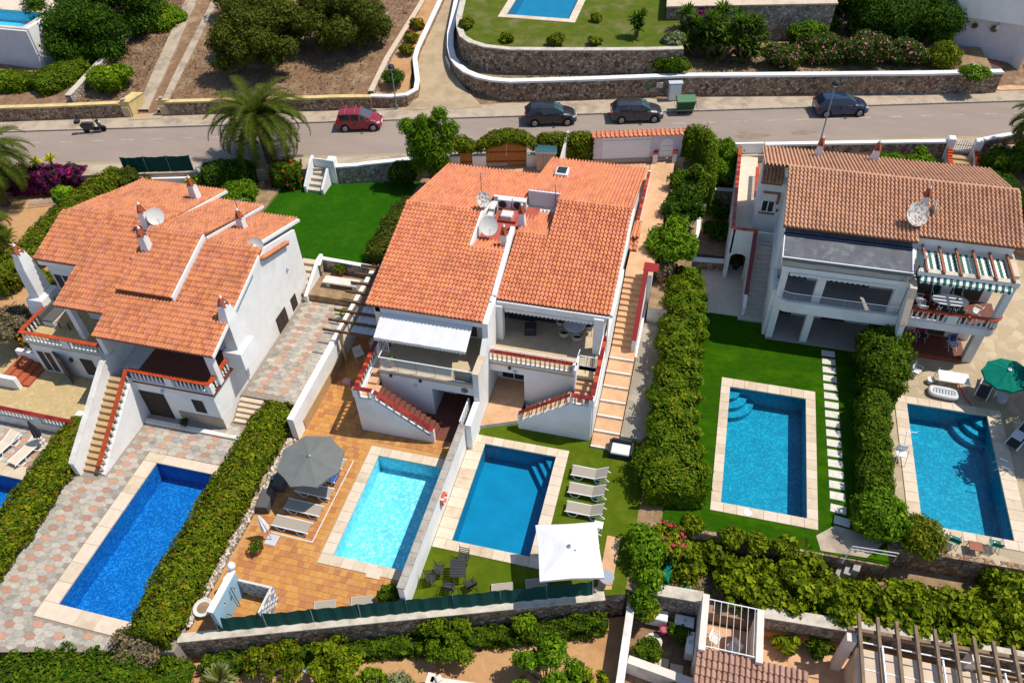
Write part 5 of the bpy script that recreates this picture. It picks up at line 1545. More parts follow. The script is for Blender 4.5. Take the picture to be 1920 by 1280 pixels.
bar_gate(D, (4.25, 42.68, 0), (5.3, 42.68, 0), 3.0, 3.9, 9)
m = MB(); m.lathe([(0.04, -0.1), (0.09, 0), (0.04, 0.1)], (5.2, 44.2, 4.6), 'dark_metal', 8); m.build('wall_lamp', D)

# ------------------------------------------------------------------ garden and street walls
def offset_path(pts, d):
    out = []
    for i, p in enumerate(pts):
        a = Vector(pts[max(i - 1, 0)][:2]); b = Vector(pts[min(i + 1, len(pts) - 1)][:2])
        t = (b - a).normalized()
        out.append((p[0] - t.y * d, p[1] + t.x * d))
    return out

def wall_run(name, label, pts, z0, z1, th, mat, cap=None, capw=0.06, caph=0.1, cat='wall', capname='wall_cap', parent=None, capblocks=0):
    """wall following a path, with a coping laid over it"""
    n = len(pts)
    zs0 = z0 if isinstance(z0, (list, tuple)) else [z0] * n
    zs1 = z1 if isinstance(z1, (list, tuple)) else [z1] * n
    L = offset_path(pts, th / 2); R = offset_path(pts, -th / 2)
    m = MB(); vs = []
    for i in range(n):
        vs += [(L[i][0], L[i][1], zs0[i]), (R[i][0], R[i][1], zs0[i]), (R[i][0], R[i][1], zs1[i]), (L[i][0], L[i][1], zs1[i])]
    fs = []
    for i in range(n - 1):
        for k in range(4):
            fs.append((4 * i + k, 4 * i + (k + 1) % 4, 4 * i + 4 + (k + 1) % 4, 4 * i + 4 + k))
    fs += [(3, 2, 1, 0), (4 * n - 4, 4 * n - 3, 4 * n - 2, 4 * n - 1)]
    fs = [f[::-1] for f in fs]
    m.add(vs, fs, mat)
    t = parent or thing(name, label, cat, (pts[0][0], pts[0][1], zs0[0]))
    m.build('wall_body', t)
    if cap:
        L = offset_path(pts, th / 2 + capw); R = offset_path(pts, -th / 2 - capw)
        m = MB(); vs = []
        for i in range(n):
            z = zs1[i] + 0.002
            vs += [(L[i][0], L[i][1], z), (R[i][0], R[i][1], z), (R[i][0], R[i][1], z + caph), (L[i][0], L[i][1], z + caph)]
        m.add(vs, fs, cap); m.build(capname, t)
    return t

# near side of the street, left to right
def net_fence(name, label, p, q, z0, z1, n, lean=0.0, net='green_net', post='lamp_grey'):
    t = thing(name, label, 'fence', (p[0], p[1], z0))
    p = Vector(p); q = Vector(q); d = (q - p).normalized(); nn = Vector((-d.y, d.x))
    for i in range(n + 1):
        c = p.lerp(q, i / n)
        m = MB(); m.tube([(c.x, c.y, z0 - 0.1), (c.x + nn.x * lean, c.y + nn.y * lean, z1 + 0.05)], 0.025, post, 6); m.build('post', t)
    for i in range(n):
        m = MB(); k = 8; vs = []
        for j in range(k + 1):
            c = p.lerp(q, (i + j / k) / n)
            sag = 0.07 * math.sin(math.pi * j / k)
            w = 0.03 * math.sin(j * 2.3 + i)
            vs += [(c.x + w * nn.x, c.y + w * nn.y, z0 + 0.05), (c.x + nn.x * (lean + w), c.y + nn.y * (lean + w), z1 - sag)]
        m.add(vs, [(2 * j, 2 * j + 2, 2 * j + 3, 2 * j + 1) for j in range(k)], net); m.build('netting', t)
    return t
net_fence('net_fence', 'dark green net fence by the street above pink flowers', (-40.7, 41.6), (-35.85, 42.9), 3.0, 4.35, 3)
wall_run('low_wall', 'low white wall under the street-side green net fence', [(-40.6, 41.3), (-36.2, 42.4)], 2.0, 2.75, 0.2, 'stucco')
wall_run('garden_wall', 'short white wall beside the round dark hedge', [(-35.6, 43.0), (-34.7, 42.4), (-34.2, 41.4)], 2.0, [3.4, 3.0, 2.5], 0.22, 'stucco')
f = thing('picket_fence', 'small white picket fence under the purple bougainvillea', 'fence', (-46.8, 37.9, 1.6))
for i in range(22):
    a = i / 21; x = -46.8 + 3.0 * a; y = 37.9 + 1.3 * a
    m = MB(); m.beam((x, y, 1.6), (x, y, 2.25), 0.05, 0.03, 'white_paint'); m.build('picket', f)
for z in (1.8, 2.12):
    m = MB(); m.beam((-46.8, 37.93, z), (-43.8, 39.23, z), 0.03, 0.05, 'white_paint'); m.build('rail', f)
# gate steps on to the turf
g = thing('garden_steps', 'white gate pillars with pale steps down to the turf', 'steps', (-26.6, 44.2, 2.0))
for i in range(4):
    m = MB(); m.box(-27.25, -26.15, 43.5 + i * 0.42, 43.92 + i * 0.42 + 0.001, 2.0, 2.2 + i * 0.22, 'stair_stone'); m.build('step', g)
m = MB(); m.sideprism([(43.4, 2.0), (45.4, 2.0), (45.4, 3.9), (44.9, 3.7), (43.4, 2.5)], 'x', -27.45, -27.27, 'stucco'); m.build('side_wall', g)
m = MB(); m.sideprism([(43.4, 2.0), (45.2, 2.0), (45.2, 3.6), (43.4, 2.4)], 'x', -26.13, -25.95, 'stucco'); m.build('side_wall', g)
m = MB(); m.box(-26.1, -25.5, 44.9, 45.5, 2.0, 3.95, 'stucco', 0.04); m.build('gate_pillar', g)
m = MB(); m.box(-27.3, -26.1, 45.2, 45.28, 2.9, 3.75, 'white_paint'); m.build('gate', g)
wall_run('street_wall', 'pale rubble wall with white coping between turf and street', [(-25.5, 45.2), (-24.0, 45.6), (-23.6, 45.75), (-21.6, 46.4), (-20.0, 46.8)], 1.9, [3.25, 3.3, 3.35, 3.45, 3.6], 0.35, 'rubble_pale', 'stucco', 0.03, 0.12)
# timber gates under the hedge
g = thing('gate_wall', 'arched timber gates between white piers below the domed hedge', 'gate', (-14.0, 48.0, 2.8))
def on_gate(u, t=0.0): return 47.75 + 0.245 * (u + 16.0) + t
for a, b in ((-17.6, -16.85), (-15.95, -15.0), (-12.15, -11.45)):
    m = MB(); m.prism([(a, on_gate(a)), (b, on_gate(b)), (b, on_gate(b, 0.4)), (a, on_gate(a, 0.4))], 2.8, 3.75, 'stucco'); m.build('pier', g)
for a, b, h in ((-16.85, -15.95, 1.75), (-15.0, -13.58, 1.85), (-13.56, -12.15, 1.85)):
    n = max(2, int((b - a) / 0.17)); w = (b - a) / n
    for i in range(n):
        x0, x1 = a + i * w + 0.004, a + (i + 1) * w - 0.004
        m = MB(); m.prism([(x0, on_gate(x0, 0.12)), (x1, on_gate(x1, 0.12)), (x1, on_gate(x1, 0.18)), (x0, on_gate(x0, 0.18))], 2.84, 2.84 + h, 'wood_orange'); m.build('board', g)
    for z in (3.2, 3.95):
        m = MB(); m.prism([(a, on_gate(a, 0.09)), (b, on_gate(b, 0.09)), (b, on_gate(b, 0.12)), (a, on_gate(a, 0.12))], z, z + 0.08, 'wood_dark'); m.build('cross_rail', g)
b = thing('meter_cabinet', 'grey cabinet with pale green lid beside the timber gates', 'cabinet', (-10.6, 48.6, 2.8))
m = MB(); m.prism([(-11.3, 48.25), (-9.95, 48.5), (-10.15, 49.3), (-11.5, 49.05)], 2.8, 4.3, 'concrete'); m.build('body', b)
m = MB(); m.prism([(-11.4, 48.15), (-9.85, 48.4), (-10.05, 49.4), (-11.6, 49.15)], 4.3, 4.42, 'dish_white', 'glass_teal'); m.build('lid', b)
m = MB(); m.box(-10.72, -10.70, 48.2, 48.34, 2.9, 4.2, 'cabinet_grey'); m.build('door_joint', b)
wall_run('wedge_wall', 'white sloping buttress wall behind the grey meter cabinet', [(-9.7, 48.0), (-9.4, 50.2)], 2.8, [3.3, 5.2], 0.16, 'stucco')
# garage wall with its tile coping
G0, G1 = -7.55, -1.45
def gw(u, t=0.0): return 50.15 + 0.28 * (u - G0) + t
g = thing('garage_wall', 'pale lilac wall with garage door and clay tile coping', 'wall', (G0, gw(G0), 2.8))
def gbox(a, b, t0, t1, z0, z1, mat, name):
    m = MB(); m.prism([(a, gw(a, t0)), (b, gw(b, t0)), (b, gw(b, t1)), (a, gw(a, t1))], z0, z1, mat); return m.build(name, g)
gbox(G0, G1, 0.0, 0.35, 2.4, 4.95, 'stucco_lilac_and_shade', 'wall_body')
d = gbox(-6.9, -3.6, -0.03, 0.0, 2.85, 4.55, 'white_paint', 'garage_door')
for i in range(8):
    m = MB(); z = 2.95 + i * 0.2; m.prism([(-6.85, gw(-6.85, -0.04)), (-3.65, gw(-3.65, -0.04)), (-3.65, gw(-3.65, -0.03)), (-6.85, gw(-6.85, -0.03))], z, z + 0.012, 'stucco_lilac_and_shade'); m.build('slat_line', d)
gbox(-6.95, -3.55, -0.10, -0.002, 4.68, 4.84, 'white_paint', 'shutter_box')
m = MB(); k = [(-2.9, 2.85), (-2.0, 2.85), (-2.0, 4.2), (-2.1, 4.45), (-2.45, 4.6), (-2.8, 4.45), (-2.9, 4.2)]
m.add([(u, gw(u, -0.035), z) for u, z in k] + [(u, gw(u, 0.0), z) for u, z in k], [tuple(range(7))] + [(i, 7 + i, 7 + (i + 1) % 7, (i + 1) % 7) for i in range(7)], 'white_paint'); d = m.build('arched_door', g)
m = MB()
for z in (3.2, 3.6, 4.0):
    m.prism([(-2.8, gw(-2.8, -0.05)), (-2.1, gw(-2.1, -0.05)), (-2.1, gw(-2.1, -0.034)), (-2.8, gw(-2.8, -0.034))], z, z + 0.03, 'cabinet_grey')
m.build('door_panel_lines', d)
pl = []
big = [barrel_tile(t, 0.30, 0.45) for t in TILE_B]
nn_ = 20; w = (G1 - G0 + 0.2) / nn_
for i in range(nn_):
    u = G0 - 0.1 + i * w
    pl.append((random.randrange(6), Matrix.Translation((u, gw(u, -0.2), 4.92)) @ Matrix.Rotation(math.atan(0.28), 4, 'Z') @ Matrix.Rotation(0.45, 4, 'X')))
    pl.append((random.randrange(6), Matrix.Translation((u + w, gw(u + w, 0.56), 4.92)) @ Matrix.Rotation(math.atan(0.28) + math.pi, 4, 'Z') @ Matrix.Rotation(0.45, 4, 'X')))
pieces('coping_tile', g, big, pl, 60)
m = MB()
for i in range(18):
    u = G0 - 0.1 + i * (6.3 / 18)
    m.tube([(u, gw(u, 0.17), 5.07), (u + 0.36, gw(u + 0.36, 0.17), 5.07)], 0.09, TILE_B[i % 6], 8)
m.build('ridge_tiles', g)['kind'] = 'stuff'
for u in (-3.3, -1.95):
    m = MB(); m.prism([(u, gw(u, -0.5)), (u + 0.3, gw(u + 0.3, -0.5)), (u + 0.3, gw(u + 0.3, -0.05)), (u, gw(u, -0.05))], 2.9, 3.6, 'stucco'); m.build('jamb', g)
    m = MB(); m.prism([(u - 0.02, gw(u, -0.52)), (u + 0.32, gw(u + 0.32, -0.52)), (u + 0.32, gw(u + 0.32, -0.04)), (u - 0.02, gw(u, -0.04))], 3.6, 3.66, GLAZED[0]); m.build('jamb_cap', g)
# boundary walls right of the middle house
wall_run('boundary_wall', 'wavy white boundary wall beside the shady planting bed', [(0.45, 42.9), (0.5, 44.2), (0.62, 45.6), (0.55, 47), (0.72, 48.6), (0.7, 50.2), (0.68, 52.5)], 0.0, [0.95, 1.2, 1.35, 1.4, 1.55, 1.75, 2.0], 0.22, 'stucco_old', 'stucco', 0.02, 0.05)
wall_run('cross_wall', 'low white capped wall crossing the shady bed higher up', [(0.75, 50.1), (2.6, 50.25)], 0.4, 1.75, 0.28, 'rubble_orange', 'stucco_old', 0.04, 0.08)
wall_run('cross_wall', 'low white capped rubble wall in front of the shady bed', [(0.5, 43.1), (2.6, 43.3)], 0.0, 0.72, 0.3, 'rubble_orange', 'stucco', 0.05, 0.1)
# street wall of the right-hand house
def sw(u): return 53.1 + 0.236 * (u - 2.5)
wall_run('street_wall', 'long white street wall behind the tan roofed house', [(4.4, sw(4.4)), (10, sw(10)), (16.9, sw(16.9))], 2.3, 3.7, 0.3, 'rubble', 'stucco', 0.04, 0.14)
wall_run('street_wall', 'white capped street wall running off the right edge', [(19.2, sw(19.2) - 0.1), (21, sw(21) + 0.6), (24, sw(24) + 1.2), (36, sw(36) + 1.5)], 2.3, [3.8, 3.75, 3.75, 3.8], 0.3, 'rubble', 'stucco', 0.04, 0.14)
wall_run('gate_wall', 'short white wall with plain gate at the top of the raised walkway', [(2.3, sw(2.3)), (4.3, sw(4.3))], 2.6, 3.9, 0.2, 'stucco')
g = thing('gate_steps', 'white gate between curved pillars with orange capped steps at right', 'steps', (18.0, 55.5, 2.6))
for u in (16.95, 18.75):
    m = MB(); m.box(u, u + 0.5, 56.2, 56.75, 2.4, 4.15, 'stucco', 0.05); m.build('gate_pillar', g)
    m = MB(); m.sideprism([(53.9, 2.3), (56.2, 2.3), (56.2, 3.5), (55.0, 3.1), (53.9, 3.0)], 'x', u + 0.1, u + 0.36, 'stucco'); m.build('side_wall', g)
    for i in range(9):
        a = 53.9 + i * 0.25; z = float(np.interp(a, [53.9, 55.0, 56.2], [3.0, 3.1, 3.5]))
        m = MB(); m.box(u + 0.07, u + 0.39, a + 0.005, a + 0.245, z, z + 0.09, GLAZED_O[i % 2]); m.build('coping_tile', g)
for i in range(4):
    m = MB(); m.box(17.35, 18.82, 54.3 + i * 0.45, 54.75 + i * 0.45, 2.3, 2.55 + i * 0.15, 'wood_tan'); m.build('step', g)
m = MB()
for i in range(9): m.beam((17.48 + i * 0.155, 56.5, 3.0), (17.48 + i * 0.155, 56.5, 3.75 + 0.25 * math.sin(math.pi * i / 8)), 0.05, 0.03, 'white_paint')
for z in (3.15, 3.6): m.beam((17.45, 56.5, z), (18.75, 56.5, z), 0.03, 0.06, 'white_paint')
m.build('gate', g)

# ---- far side of the street
wall_run('street_wall', 'rubble wall with yellow cap left of the track entrance', [(-66, 43.6), (-56, 46.1), (-50.6, 47.6), (-45.6, 48.95)], 3.0, [4.2, 4.2, 4.15, 4.2], 0.4, 'rubble', 'yellow_paint', 0.03, 0.14)
wall_run('street_wall', 'rubble wall with yellow cap behind the date palm', [(-42.1, 49.95), (-36, 51.6), (-28.5, 53.55), (-26.2, 54.1)], 3.0, [4.15, 4.1, 4.1, 4.05], 0.4, 'rubble', 'yellow_paint', 0.03, 0.14)
for (a, b), lab in (((( -45.6, 48.85), (-44.75, 50.6))), 'yellow gate pier left of the dirt track'), ((((-42.7, 49.7), (-42.0, 50.1))), 'yellow gate pier right of the dirt track'):
    g = thing('gate_pier', lab, 'gate pier', (a[0], a[1], 3.1))
    m = MB(); m.prism([(a[0], a[1]), (a[0] + 0.75, a[1] + 0.2), (b[0] + 0.2, b[1]), (b[0] - 0.65, b[1] - 0.1)], 3.0, 4.35, 'yellow_paint'); m.build('pier', g)
    m = MB(); m.prism([(a[0] - 0.05, a[1] - 0.05), (a[0] + 0.8, a[1] + 0.17), (b[0] + 0.25, b[1] + 0.05), (b[0] - 0.7, b[1] - 0.05)], 4.35, 4.43, 'yellow_paint'); m.build('pier_cap', g)
    for i in range(5):
        m = MB(); x = a[0] + 0.1 + i * 0.13; m.box(x, x + 0.06, a[1] - 0.06 + i * 0.03, a[1] - 0.02 + i * 0.03, 3.2, 4.0, 'stucco_cream'); m.build('panel_slat', g)
    p = MB(); p.lathe([(0.12, 0), (0.17, 0.12), (0.2, 0.16), (0.16, 0.18)], (a[0] + 0.3, a[1] + 0.25, 4.43), 'coping_grey', 10); o = tag(p.build('stone_urn'), 'grey stone urn on ' + lab.replace('yellow gate ', 'the yellow '), 'urn')
wall_run('dry_stone_wall', 'low pale dry stone wall climbing left of the track', [(-50.6, 49.2), (-51.0, 54.8), (-51.6, 62), (-52.5, 72)], [float(gz(-50.6, 49.2)) - 0.2, 3.4, 4.2, 5.0], [4.25, 4.75, 5.4, 6.3], 0.5, 'rubble_pale', 'coping_pale', 0.02, 0.06)
def gline(pts, n=14):
    out = []
    for i in range(n + 1):
        t = i / n * (len(pts) - 1); k = min(int(t), len(pts) - 2); f_ = t - k
        out.append((pts[k][0] + (pts[k + 1][0] - pts[k][0]) * f_, pts[k][1] + (pts[k + 1][1] - pts[k][1]) * f_))
    return out
gzf = lambda u, v: float(gz(u, v)) + 0.12
strip('track', gline([(-44.8, 49.6), (-46.4, 55), (-49.6, 66.4), (-52, 76)]), gline([(-43.9, 49.8), (-45.3, 55.2), (-48.4, 66.4), (-50.7, 76)]), 'concrete', zf=gzf, dz=0.05, thick=0.3)
strip('track', gline([(-43.1, 49.9), (-44.4, 55), (-46.9, 66.4), (-49, 76)]), gline([(-42.6, 50), (-43.7, 55), (-46.3, 66.4), (-48.4, 76)]), 'concrete', zf=gzf, dz=0.05, thick=0.3)
strip('track_mouth', gline([(-44.9, 48.4), (-44.8, 49.9)], 3), gline([(-42.4, 49.1), (-42.6, 50.2)], 3), 'drive', zf=lambda u, v: 3.16)
strip('driveway', gline([(-23.6, 54.2), (-23.2, 56.0), (-24.3, 59.4), (-25.0, 62), (-26.2, 72)]), gline([(-17.5, 55.9), (-19.5, 57.8), (-21.2, 60), (-22.3, 63.5), (-24.0, 72.5)]), 'drive', zf=lambda u, v: max(3.15, float(gz(u, v)) + 0.14), thick=0.4)
wall_run('driveway_wall', 'white rounded wall curving from the driveway to the lamp post', [(-26.3, 54.35), (-24.6, 54.6), (-23.5, 55.0), (-23.0, 55.9), (-23.3, 57.2), (-24.6, 60.4), (-24.9, 62), (-25.4, 70.2), (-26.4, 80)], [2.9] * 5 + [3.2, 3.4, 4.2, 5.0], [4.0, 4.0, 4.05, 4.1, 4.2, 4.5, 4.6, 5.5, 6.4], 0.34, 'rubble_orange', 'stucco', 0.03, 0.12)
wall_run('retaining_wall', 'tan capped garden wall behind the clipped ball shrub', [(-26.5, 54.9), (-26.9, 60), (-27.0, 69), (-27.6, 80)], [2.9, 3.3, 4.2, 5.2], [4.1, 4.6, 5.4, 6.3], 0.4, 'rubble_pale', 'sandstone', 0.02, 0.08)
strip('flower_bed', gline([(-26.3, 54.9), (-26.7, 60), (-26.8, 69), (-27.4, 80)]), gline([(-23.6, 55.3), (-24.7, 60), (-25.4, 70), (-26.4, 80)]), 'orange_earth', zf=lambda u, v: float(gz(u, v)) + 0.35)
g = thing('driveway_gate', 'white slatted gate leaf at the driveway mouth by the curved wall', 'gate', (-21.9, 60.8, 3.3))
for i in range(8):
    m = MB(); a = i / 7; m.beam((-22.2 + 0.7 * a, 61.4 - 1.2 * a, 3.4), (-22.2 + 0.7 * a, 61.4 - 1.2 * a, 4.5), 0.06, 0.04, 'white_paint'); m.build('slat', g)
for z in (3.5, 4.4):
    m = MB(); m.beam((-22.2, 61.4, z), (-21.5, 60.2, z), 0.04, 0.08, 'white_paint'); m.build('rail', g)
g = thing('driveway_gate', 'white open gate leaf against the left driveway wall', 'gate', (-24.6, 60.2, 3.3))
for i in range(8):
    m = MB(); a = i / 7; m.beam((-24.5 + 0.9 * a, 60.6 - 2.4 * a, 3.3), (-24.5 + 0.9 * a, 60.6 - 2.4 * a, 4.3), 0.06, 0.04, 'white_paint'); m.build('slat', g)
m = MB(); m.beam((-24.5, 60.6, 4.2), (-23.6, 58.2, 4.2), 0.04, 0.08, 'white_paint'); m.build('rail', g)
W1 = [(-25.2, 78.0), (-23.4, 68.5), (-22.7, 64.5), (-22.0, 62.2), (-21.3, 60.6), (-20.5, 59.4), (-19.5, 58.4), (-18.3, 57.75), (-17.0, 57.45), (-15.5, 57.5), (-10, 58.9), (-2.4, 61.0), (8, 63.2), (16, 64.9), (21.8, 66.3)]
wall_run('street_wall', 'long curved rubble street wall with white rounded coping', W1, 2.9, [6.6, 5.6, 5.0, 4.85] + [4.7] * 11, 0.45, 'rubble', 'stucco', 0.05, 0.16)
W2 = [(-24.6, 78.0), (-22.6, 68.5), (-21.8, 64.5), (-21.2, 62.6), (-20.4, 60.9), (-19.4, 60.0), (-18, 59.45), (-16, 59.35), (-12, 60.0), (-7.5, 60.85), (-4.5, 61.5), (-2.6, 62.0)]
wall_run('retaining_wall', 'high dark rubble retaining wall under the pool lawn', W2, 4.2, [6.5] * 12, 0.45, 'rubble', 'coping_pale', 0.03, 0.1)
m = MB(); m.prism([(-22.4, 64.4), (-21.0, 60.6), (-19, 58.4), (-16, 57.7), (-10, 59.1), (-2.4, 61.2), (8, 63.4), (21.4, 66.3), (21, 71), (2, 69), (-20, 66)], 2.9, 4.55, 'scrub_earth'); structure('terrace_bed', m)
OT = (-18.6, -11.9, 65.3, 80.0)
m = MB()
m.prism([(-21.8, 64.4), (-20.3, 60.9), (-18, 59.5), (-16, 59.4), (-7.5, 60.9), (-2.6, 62.0), (-3.0, 65.3), (-21.9, 65.3)], 4.5, 6.45, 'rubble', 'lawn')
m.prism([(-21.9, 65.3), (OT[0], 65.3), (OT[0], 90), (-28, 90), (-24.6, 78)], 4.5, 6.45, 'rubble', 'lawn'); m.prism([(OT[1], 65.3), (-3, 65.3), (-4.5, 73), (-4.5, 90), (OT[1], 90)], 4.5, 6.45, 'rubble', 'lawn')
structure('lawn', m)
pool_top = pool
def at_height(f, dz):
    t = f(); t.location.z += dz; return t
at_height(lambda: pool('swimming_pool', 'bright blue pool on the lawn at the top edge', (-18.0, -12.5, 65.9, 78), (-18.6, -11.9, 65.3, 78.6), 'basin_c2', 'water_c2', 1.3), 6.45)
# raised pool in the top left corner
t = thing('raised_pool_wall', 'tall white retaining wall of the raised pool, top left', 'wall', (-60, 54, 4))
m = MB(); m.box(-72, -56.2, 53.4, 53.6, 3.0, 7.35, 'stucco_lilac_and_shade'); m.box(-56.4, -56.1, 53.6, 60, 3.0, 7.5, 'stucco'); m.box(-72, -56.4, 53.6, 90, 3, 6.0, 'stucco'); m.build('wall_body', t)  # front face lilac: the shade on a white wall put into its colour
at_height(lambda: pool('swimming_pool', 'turquoise pool behind the tall white wall, top left corner', (-71.6, -56.9, 53.9, 56.9), (-72, -56.45, 53.62, 57.2), 'basin_c1', 'water_c2', 1.0), 7.4)
m = MB(); m.box(-72, -56.4, 57.2, 80, 6.0, 7.42, 'sandstone_b'); structure('pool_deck', m)
# stone outbuilding, white house, plaza top right
t = thing('stone_building', 'rubble stone outbuilding at the top edge behind oleanders', 'building', (5.6, 70.4, 4.5))
m = MB(); m.prism([(-4.5, 67.3), (8.9, 70.35), (8.3, 76), (-5, 73)], 4.5, 7.5, 'rubble_pale'); m.build('wall', t)
m = MB(); m.prism([(-4.6, 67.15), (9.05, 70.25), (8.4, 76.1), (-5.1, 73.1)], 7.5, 7.62, 'sandstone'); m.build('parapet', t)
t = thing('white_house', 'white house with round windows in the top right corner', 'house', (22, 71, 3.2))
m = MB()
m.prism([(18.6, 71.6), (23.3, 70.5), (25.6, 79), (19, 80)], 3.0, 6.9, 'stucco_lilac_and_shade')
m.prism([(18.2, 71.2), (24, 69.9), (26, 79), (18.6, 80)], 6.9, 9.5, 'stucco')
m.prism([(23.3, 70.5), (24.0, 69.6), (24.3, 72), (23.7, 72.5)], 3.0, 7.2, 'stucco')
m.build('wall', t)
for uu, vv, rr in ((20.0, 71.24, 0.30), (21.4, 70.92, 0.36)):
    m = MB(); m.lathe([(rr, -0.02), (rr, 0.05), (rr * 0.8, 0.06)], (0, 0, 0), 'sandstone', 14)
    m.v = [(uu + x, vv - z - 0.25 * x, 6.2 + y) for x, y, z in m.v]; o = m.build('round_window', t)
    g_ = MB(); g_.lathe([(rr * 0.78, 0.05), (rr * 0.7, 0.065)], (0, 0, 0), 'glass_dark', 14)
    g_.v = [(uu + x, vv - z - 0.005 - 0.25 * x, 6.2 + y) for x, y, z in g_.v]; g_.build('pane', o)
m = MB(); m.tube([(21.5, 70.6, 6.9), (21.5, 70.5, 6.6)], 0.03, 'dark_metal', 6); m.lathe([(0.05, -0.2), (0.16, -0.1), (0.12, 0.15), (0.04, 0.2)], (21.5, 70.5, 6.45), 'dish_white', 8); m.build('wall_lantern', t)
for i in range(7):
    m = MB(); m.box(23.9 + i * 0.3, 26, 68.8 + i * 0.32, 70.9 + i * 0.32, 3.0, 3.25 + i * 0.18, 'clay_red'); m.build('entrance_step', t)
wall_run('ramp_wall', 'low white wall with brick coping below the white corner house', [(17.6, 71.9), (20.2, 69.9), (22.6, 69.3)], 3.0, [4.6, 4.4, 3.8], 0.2, 'stucco_lilac_and_shade', 'clay_red', 0.04, 0.08)
m = MB(); m.prism([(22.2, RV(22.2, 7.0)), (40, RV(40, 7.0)), (40, 80), (19.5, 72), (18.5, 68.8)], 2.9, 3.2, 'terracotta_path'); structure('plaza', m)

# ---- walls of the lower gardens
def fv(u, t=0.0): return FV(u) + t
wall_run('retaining_wall', 'low rubble wall with pale coping below the green net fence', [(-19.6, fv(-19.6, -0.05)), (-14, fv(-14, -0.05)), (-8, fv(-8, -0.05)), (-1.2, fv(-1.2, -0.05))], -2.2, 0.02, 0.4, 'rubble', 'coping_pale', 0.02, 0.08)
net_fence('net_fence', 'long dark green net fence along the front of both pool decks', (-17.9, fv(-17.9, 0.05)), (-1.75, fv(-1.75, 0.05)), 0.1, 1.05, 8, 0.18)
t = wall_run('dividing_wall', 'white wall dividing the two middle pools, stone coping', [(-10.03, fv(-10.03, 0.35)), (-10.03, 25.15)], -0.1, 1.85, 0.28, 'stucco')
n = 16
for i in range(n):
    a = fv(-10.03, 0.35) + i * (25.2 - fv(-10.03, 0.35)) / n; b_ = a + (25.2 - fv(-10.03, 0.35)) / n
    m = MB(); m.box(-10.22, -9.84, a + 0.004, b_ - 0.004, 1.852, 1.93, 'coping_grey', 0.012); m.build('coping_stone', t)
b = thing('lifebuoy', 'orange lifebuoy hanging on the white dividing wall', 'lifebuoy', (-9.8, 21.0, 1.2))
m = MB(); N1, N2 = 24, 8; vs = []
for i in range(N1):
    a = 2 * math.pi * i / N1
    for j in range(N2):
        c = 2 * math.pi * j / N2; r = 0.30 + 0.075 * math.cos(c)
        vs.append((0.075 * math.sin(c) + 0.02, r * math.cos(a), r * math.sin(a)))
m.add(vs, [(i * N2 + j, ((i + 1) % N1) * N2 + j, ((i + 1) % N1) * N2 + (j + 1) % N2, i * N2 + (j + 1) % N2) for i in range(N1) for j in range(N2)], 'buoy_orange'); m.build('ring', b, local=True, smooth=True)
for k in range(4):
    a = math.pi / 4 + k * math.pi / 2
    m = MB(); m.box(-0.06, 0.10, -0.05, 0.05, 0.215, 0.385, 'white_plastic'); o = m.build('band', b, local=True); o.rotation_euler = (a, 0, 0)
# shower corner
t = thing('outdoor_shower', 'pool shower corner of pale blue wall and patterned tile screens', 'shower', (-17.8, 12.6, 0))
m = MB(); m.box(-17.95, -17.72, 12.6, 14.6, 0, 1.85, 'blue_wall'); m.build('wall', t)
m = MB(); m.box(-17.99, -17.68, 12.55, 14.64, 1.852, 1.92, 'stucco'); m.build('wall_cap', t)
m = MB(); m.box(-17.70, -16.1, 14.5, 14.6, 0, 1.25, 'tile_cream'); m.box(-16.08, -15.98, 13.3, 14.6, 0, 1.25, 'tile_cream'); m.build('screen', t)
for i in range(9):
    for j in range(7):
        mt = 'tile_blue' if (i * 3 + j * 5) % 7 == 0 else ('blue_wall' if (i + j) % 3 == 0 else 'tile_cream')
        m = MB(); m.box(-17.67 + i * 0.172, -17.67 + i * 0.172 + 0.15, 14.485, 14.499, 0.04 + j * 0.17, 0.19 + j * 0.17, mt); m.build('wall_tile', t)
for i in range(7):
    for j in range(7):
        mt = 'tile_blue' if (i * 2 + j * 5) % 6 == 0 else ('coping_grey' if (i + j) % 2 == 0 else 'white_paint')
        m = MB(); m.box(-15.979, -15.965, 13.34 + i * 0.18, 13.34 + i * 0.18 + 0.16, 0.04 + j * 0.17, 0.19 + j * 0.17, mt); m.build('wall_tile', t)
m = MB(); m.tube([(-17.6, 13.9, 0.0), (-17.6, 13.9, 1.7), (-17.5, 13.9, 1.78), (-17.35, 13.9, 1.72)], 0.02, 'dark_metal', 6); m.lathe([(0.02, 0), (0.07, -0.05)], (-17.35, 13.9, 1.72), 'steel', 8); m.build('shower_pipe', t)
m = MB(); m.tube([(-17.65, 13.1, 0.7), (-17.5, 13.1, 0.78), (-17.42, 13.1, 0.7)], 0.02, 'dark_metal', 6); m.build('tap', t)
m = MB(); m.add([(-17.71, 13.45, 1.15), (-17.71, 13.25, 1.15), (-17.71, 13.35, 1.5)], [(0, 1, 2)], 'white_paint'); m.add([(-17.70, 13.41, 1.2), (-17.70, 13.29, 1.2), (-17.70, 13.35, 1.42)], [(0, 1, 2)], 'charcoal'); m.build('sign', t)
b = MB(); b.lathe([(0.05, 0), (0.05, 0.1), (0.16, 0.2), (0.19, 0.34), (0.14, 0.47), (0.03, 0.52)], (-17.85, 14.7, 1.85), 'white_plastic', 12); tag(b.build('globe_lamp', smooth=True), 'white globe lamp on the end of the blue shower wall', 'lamp')
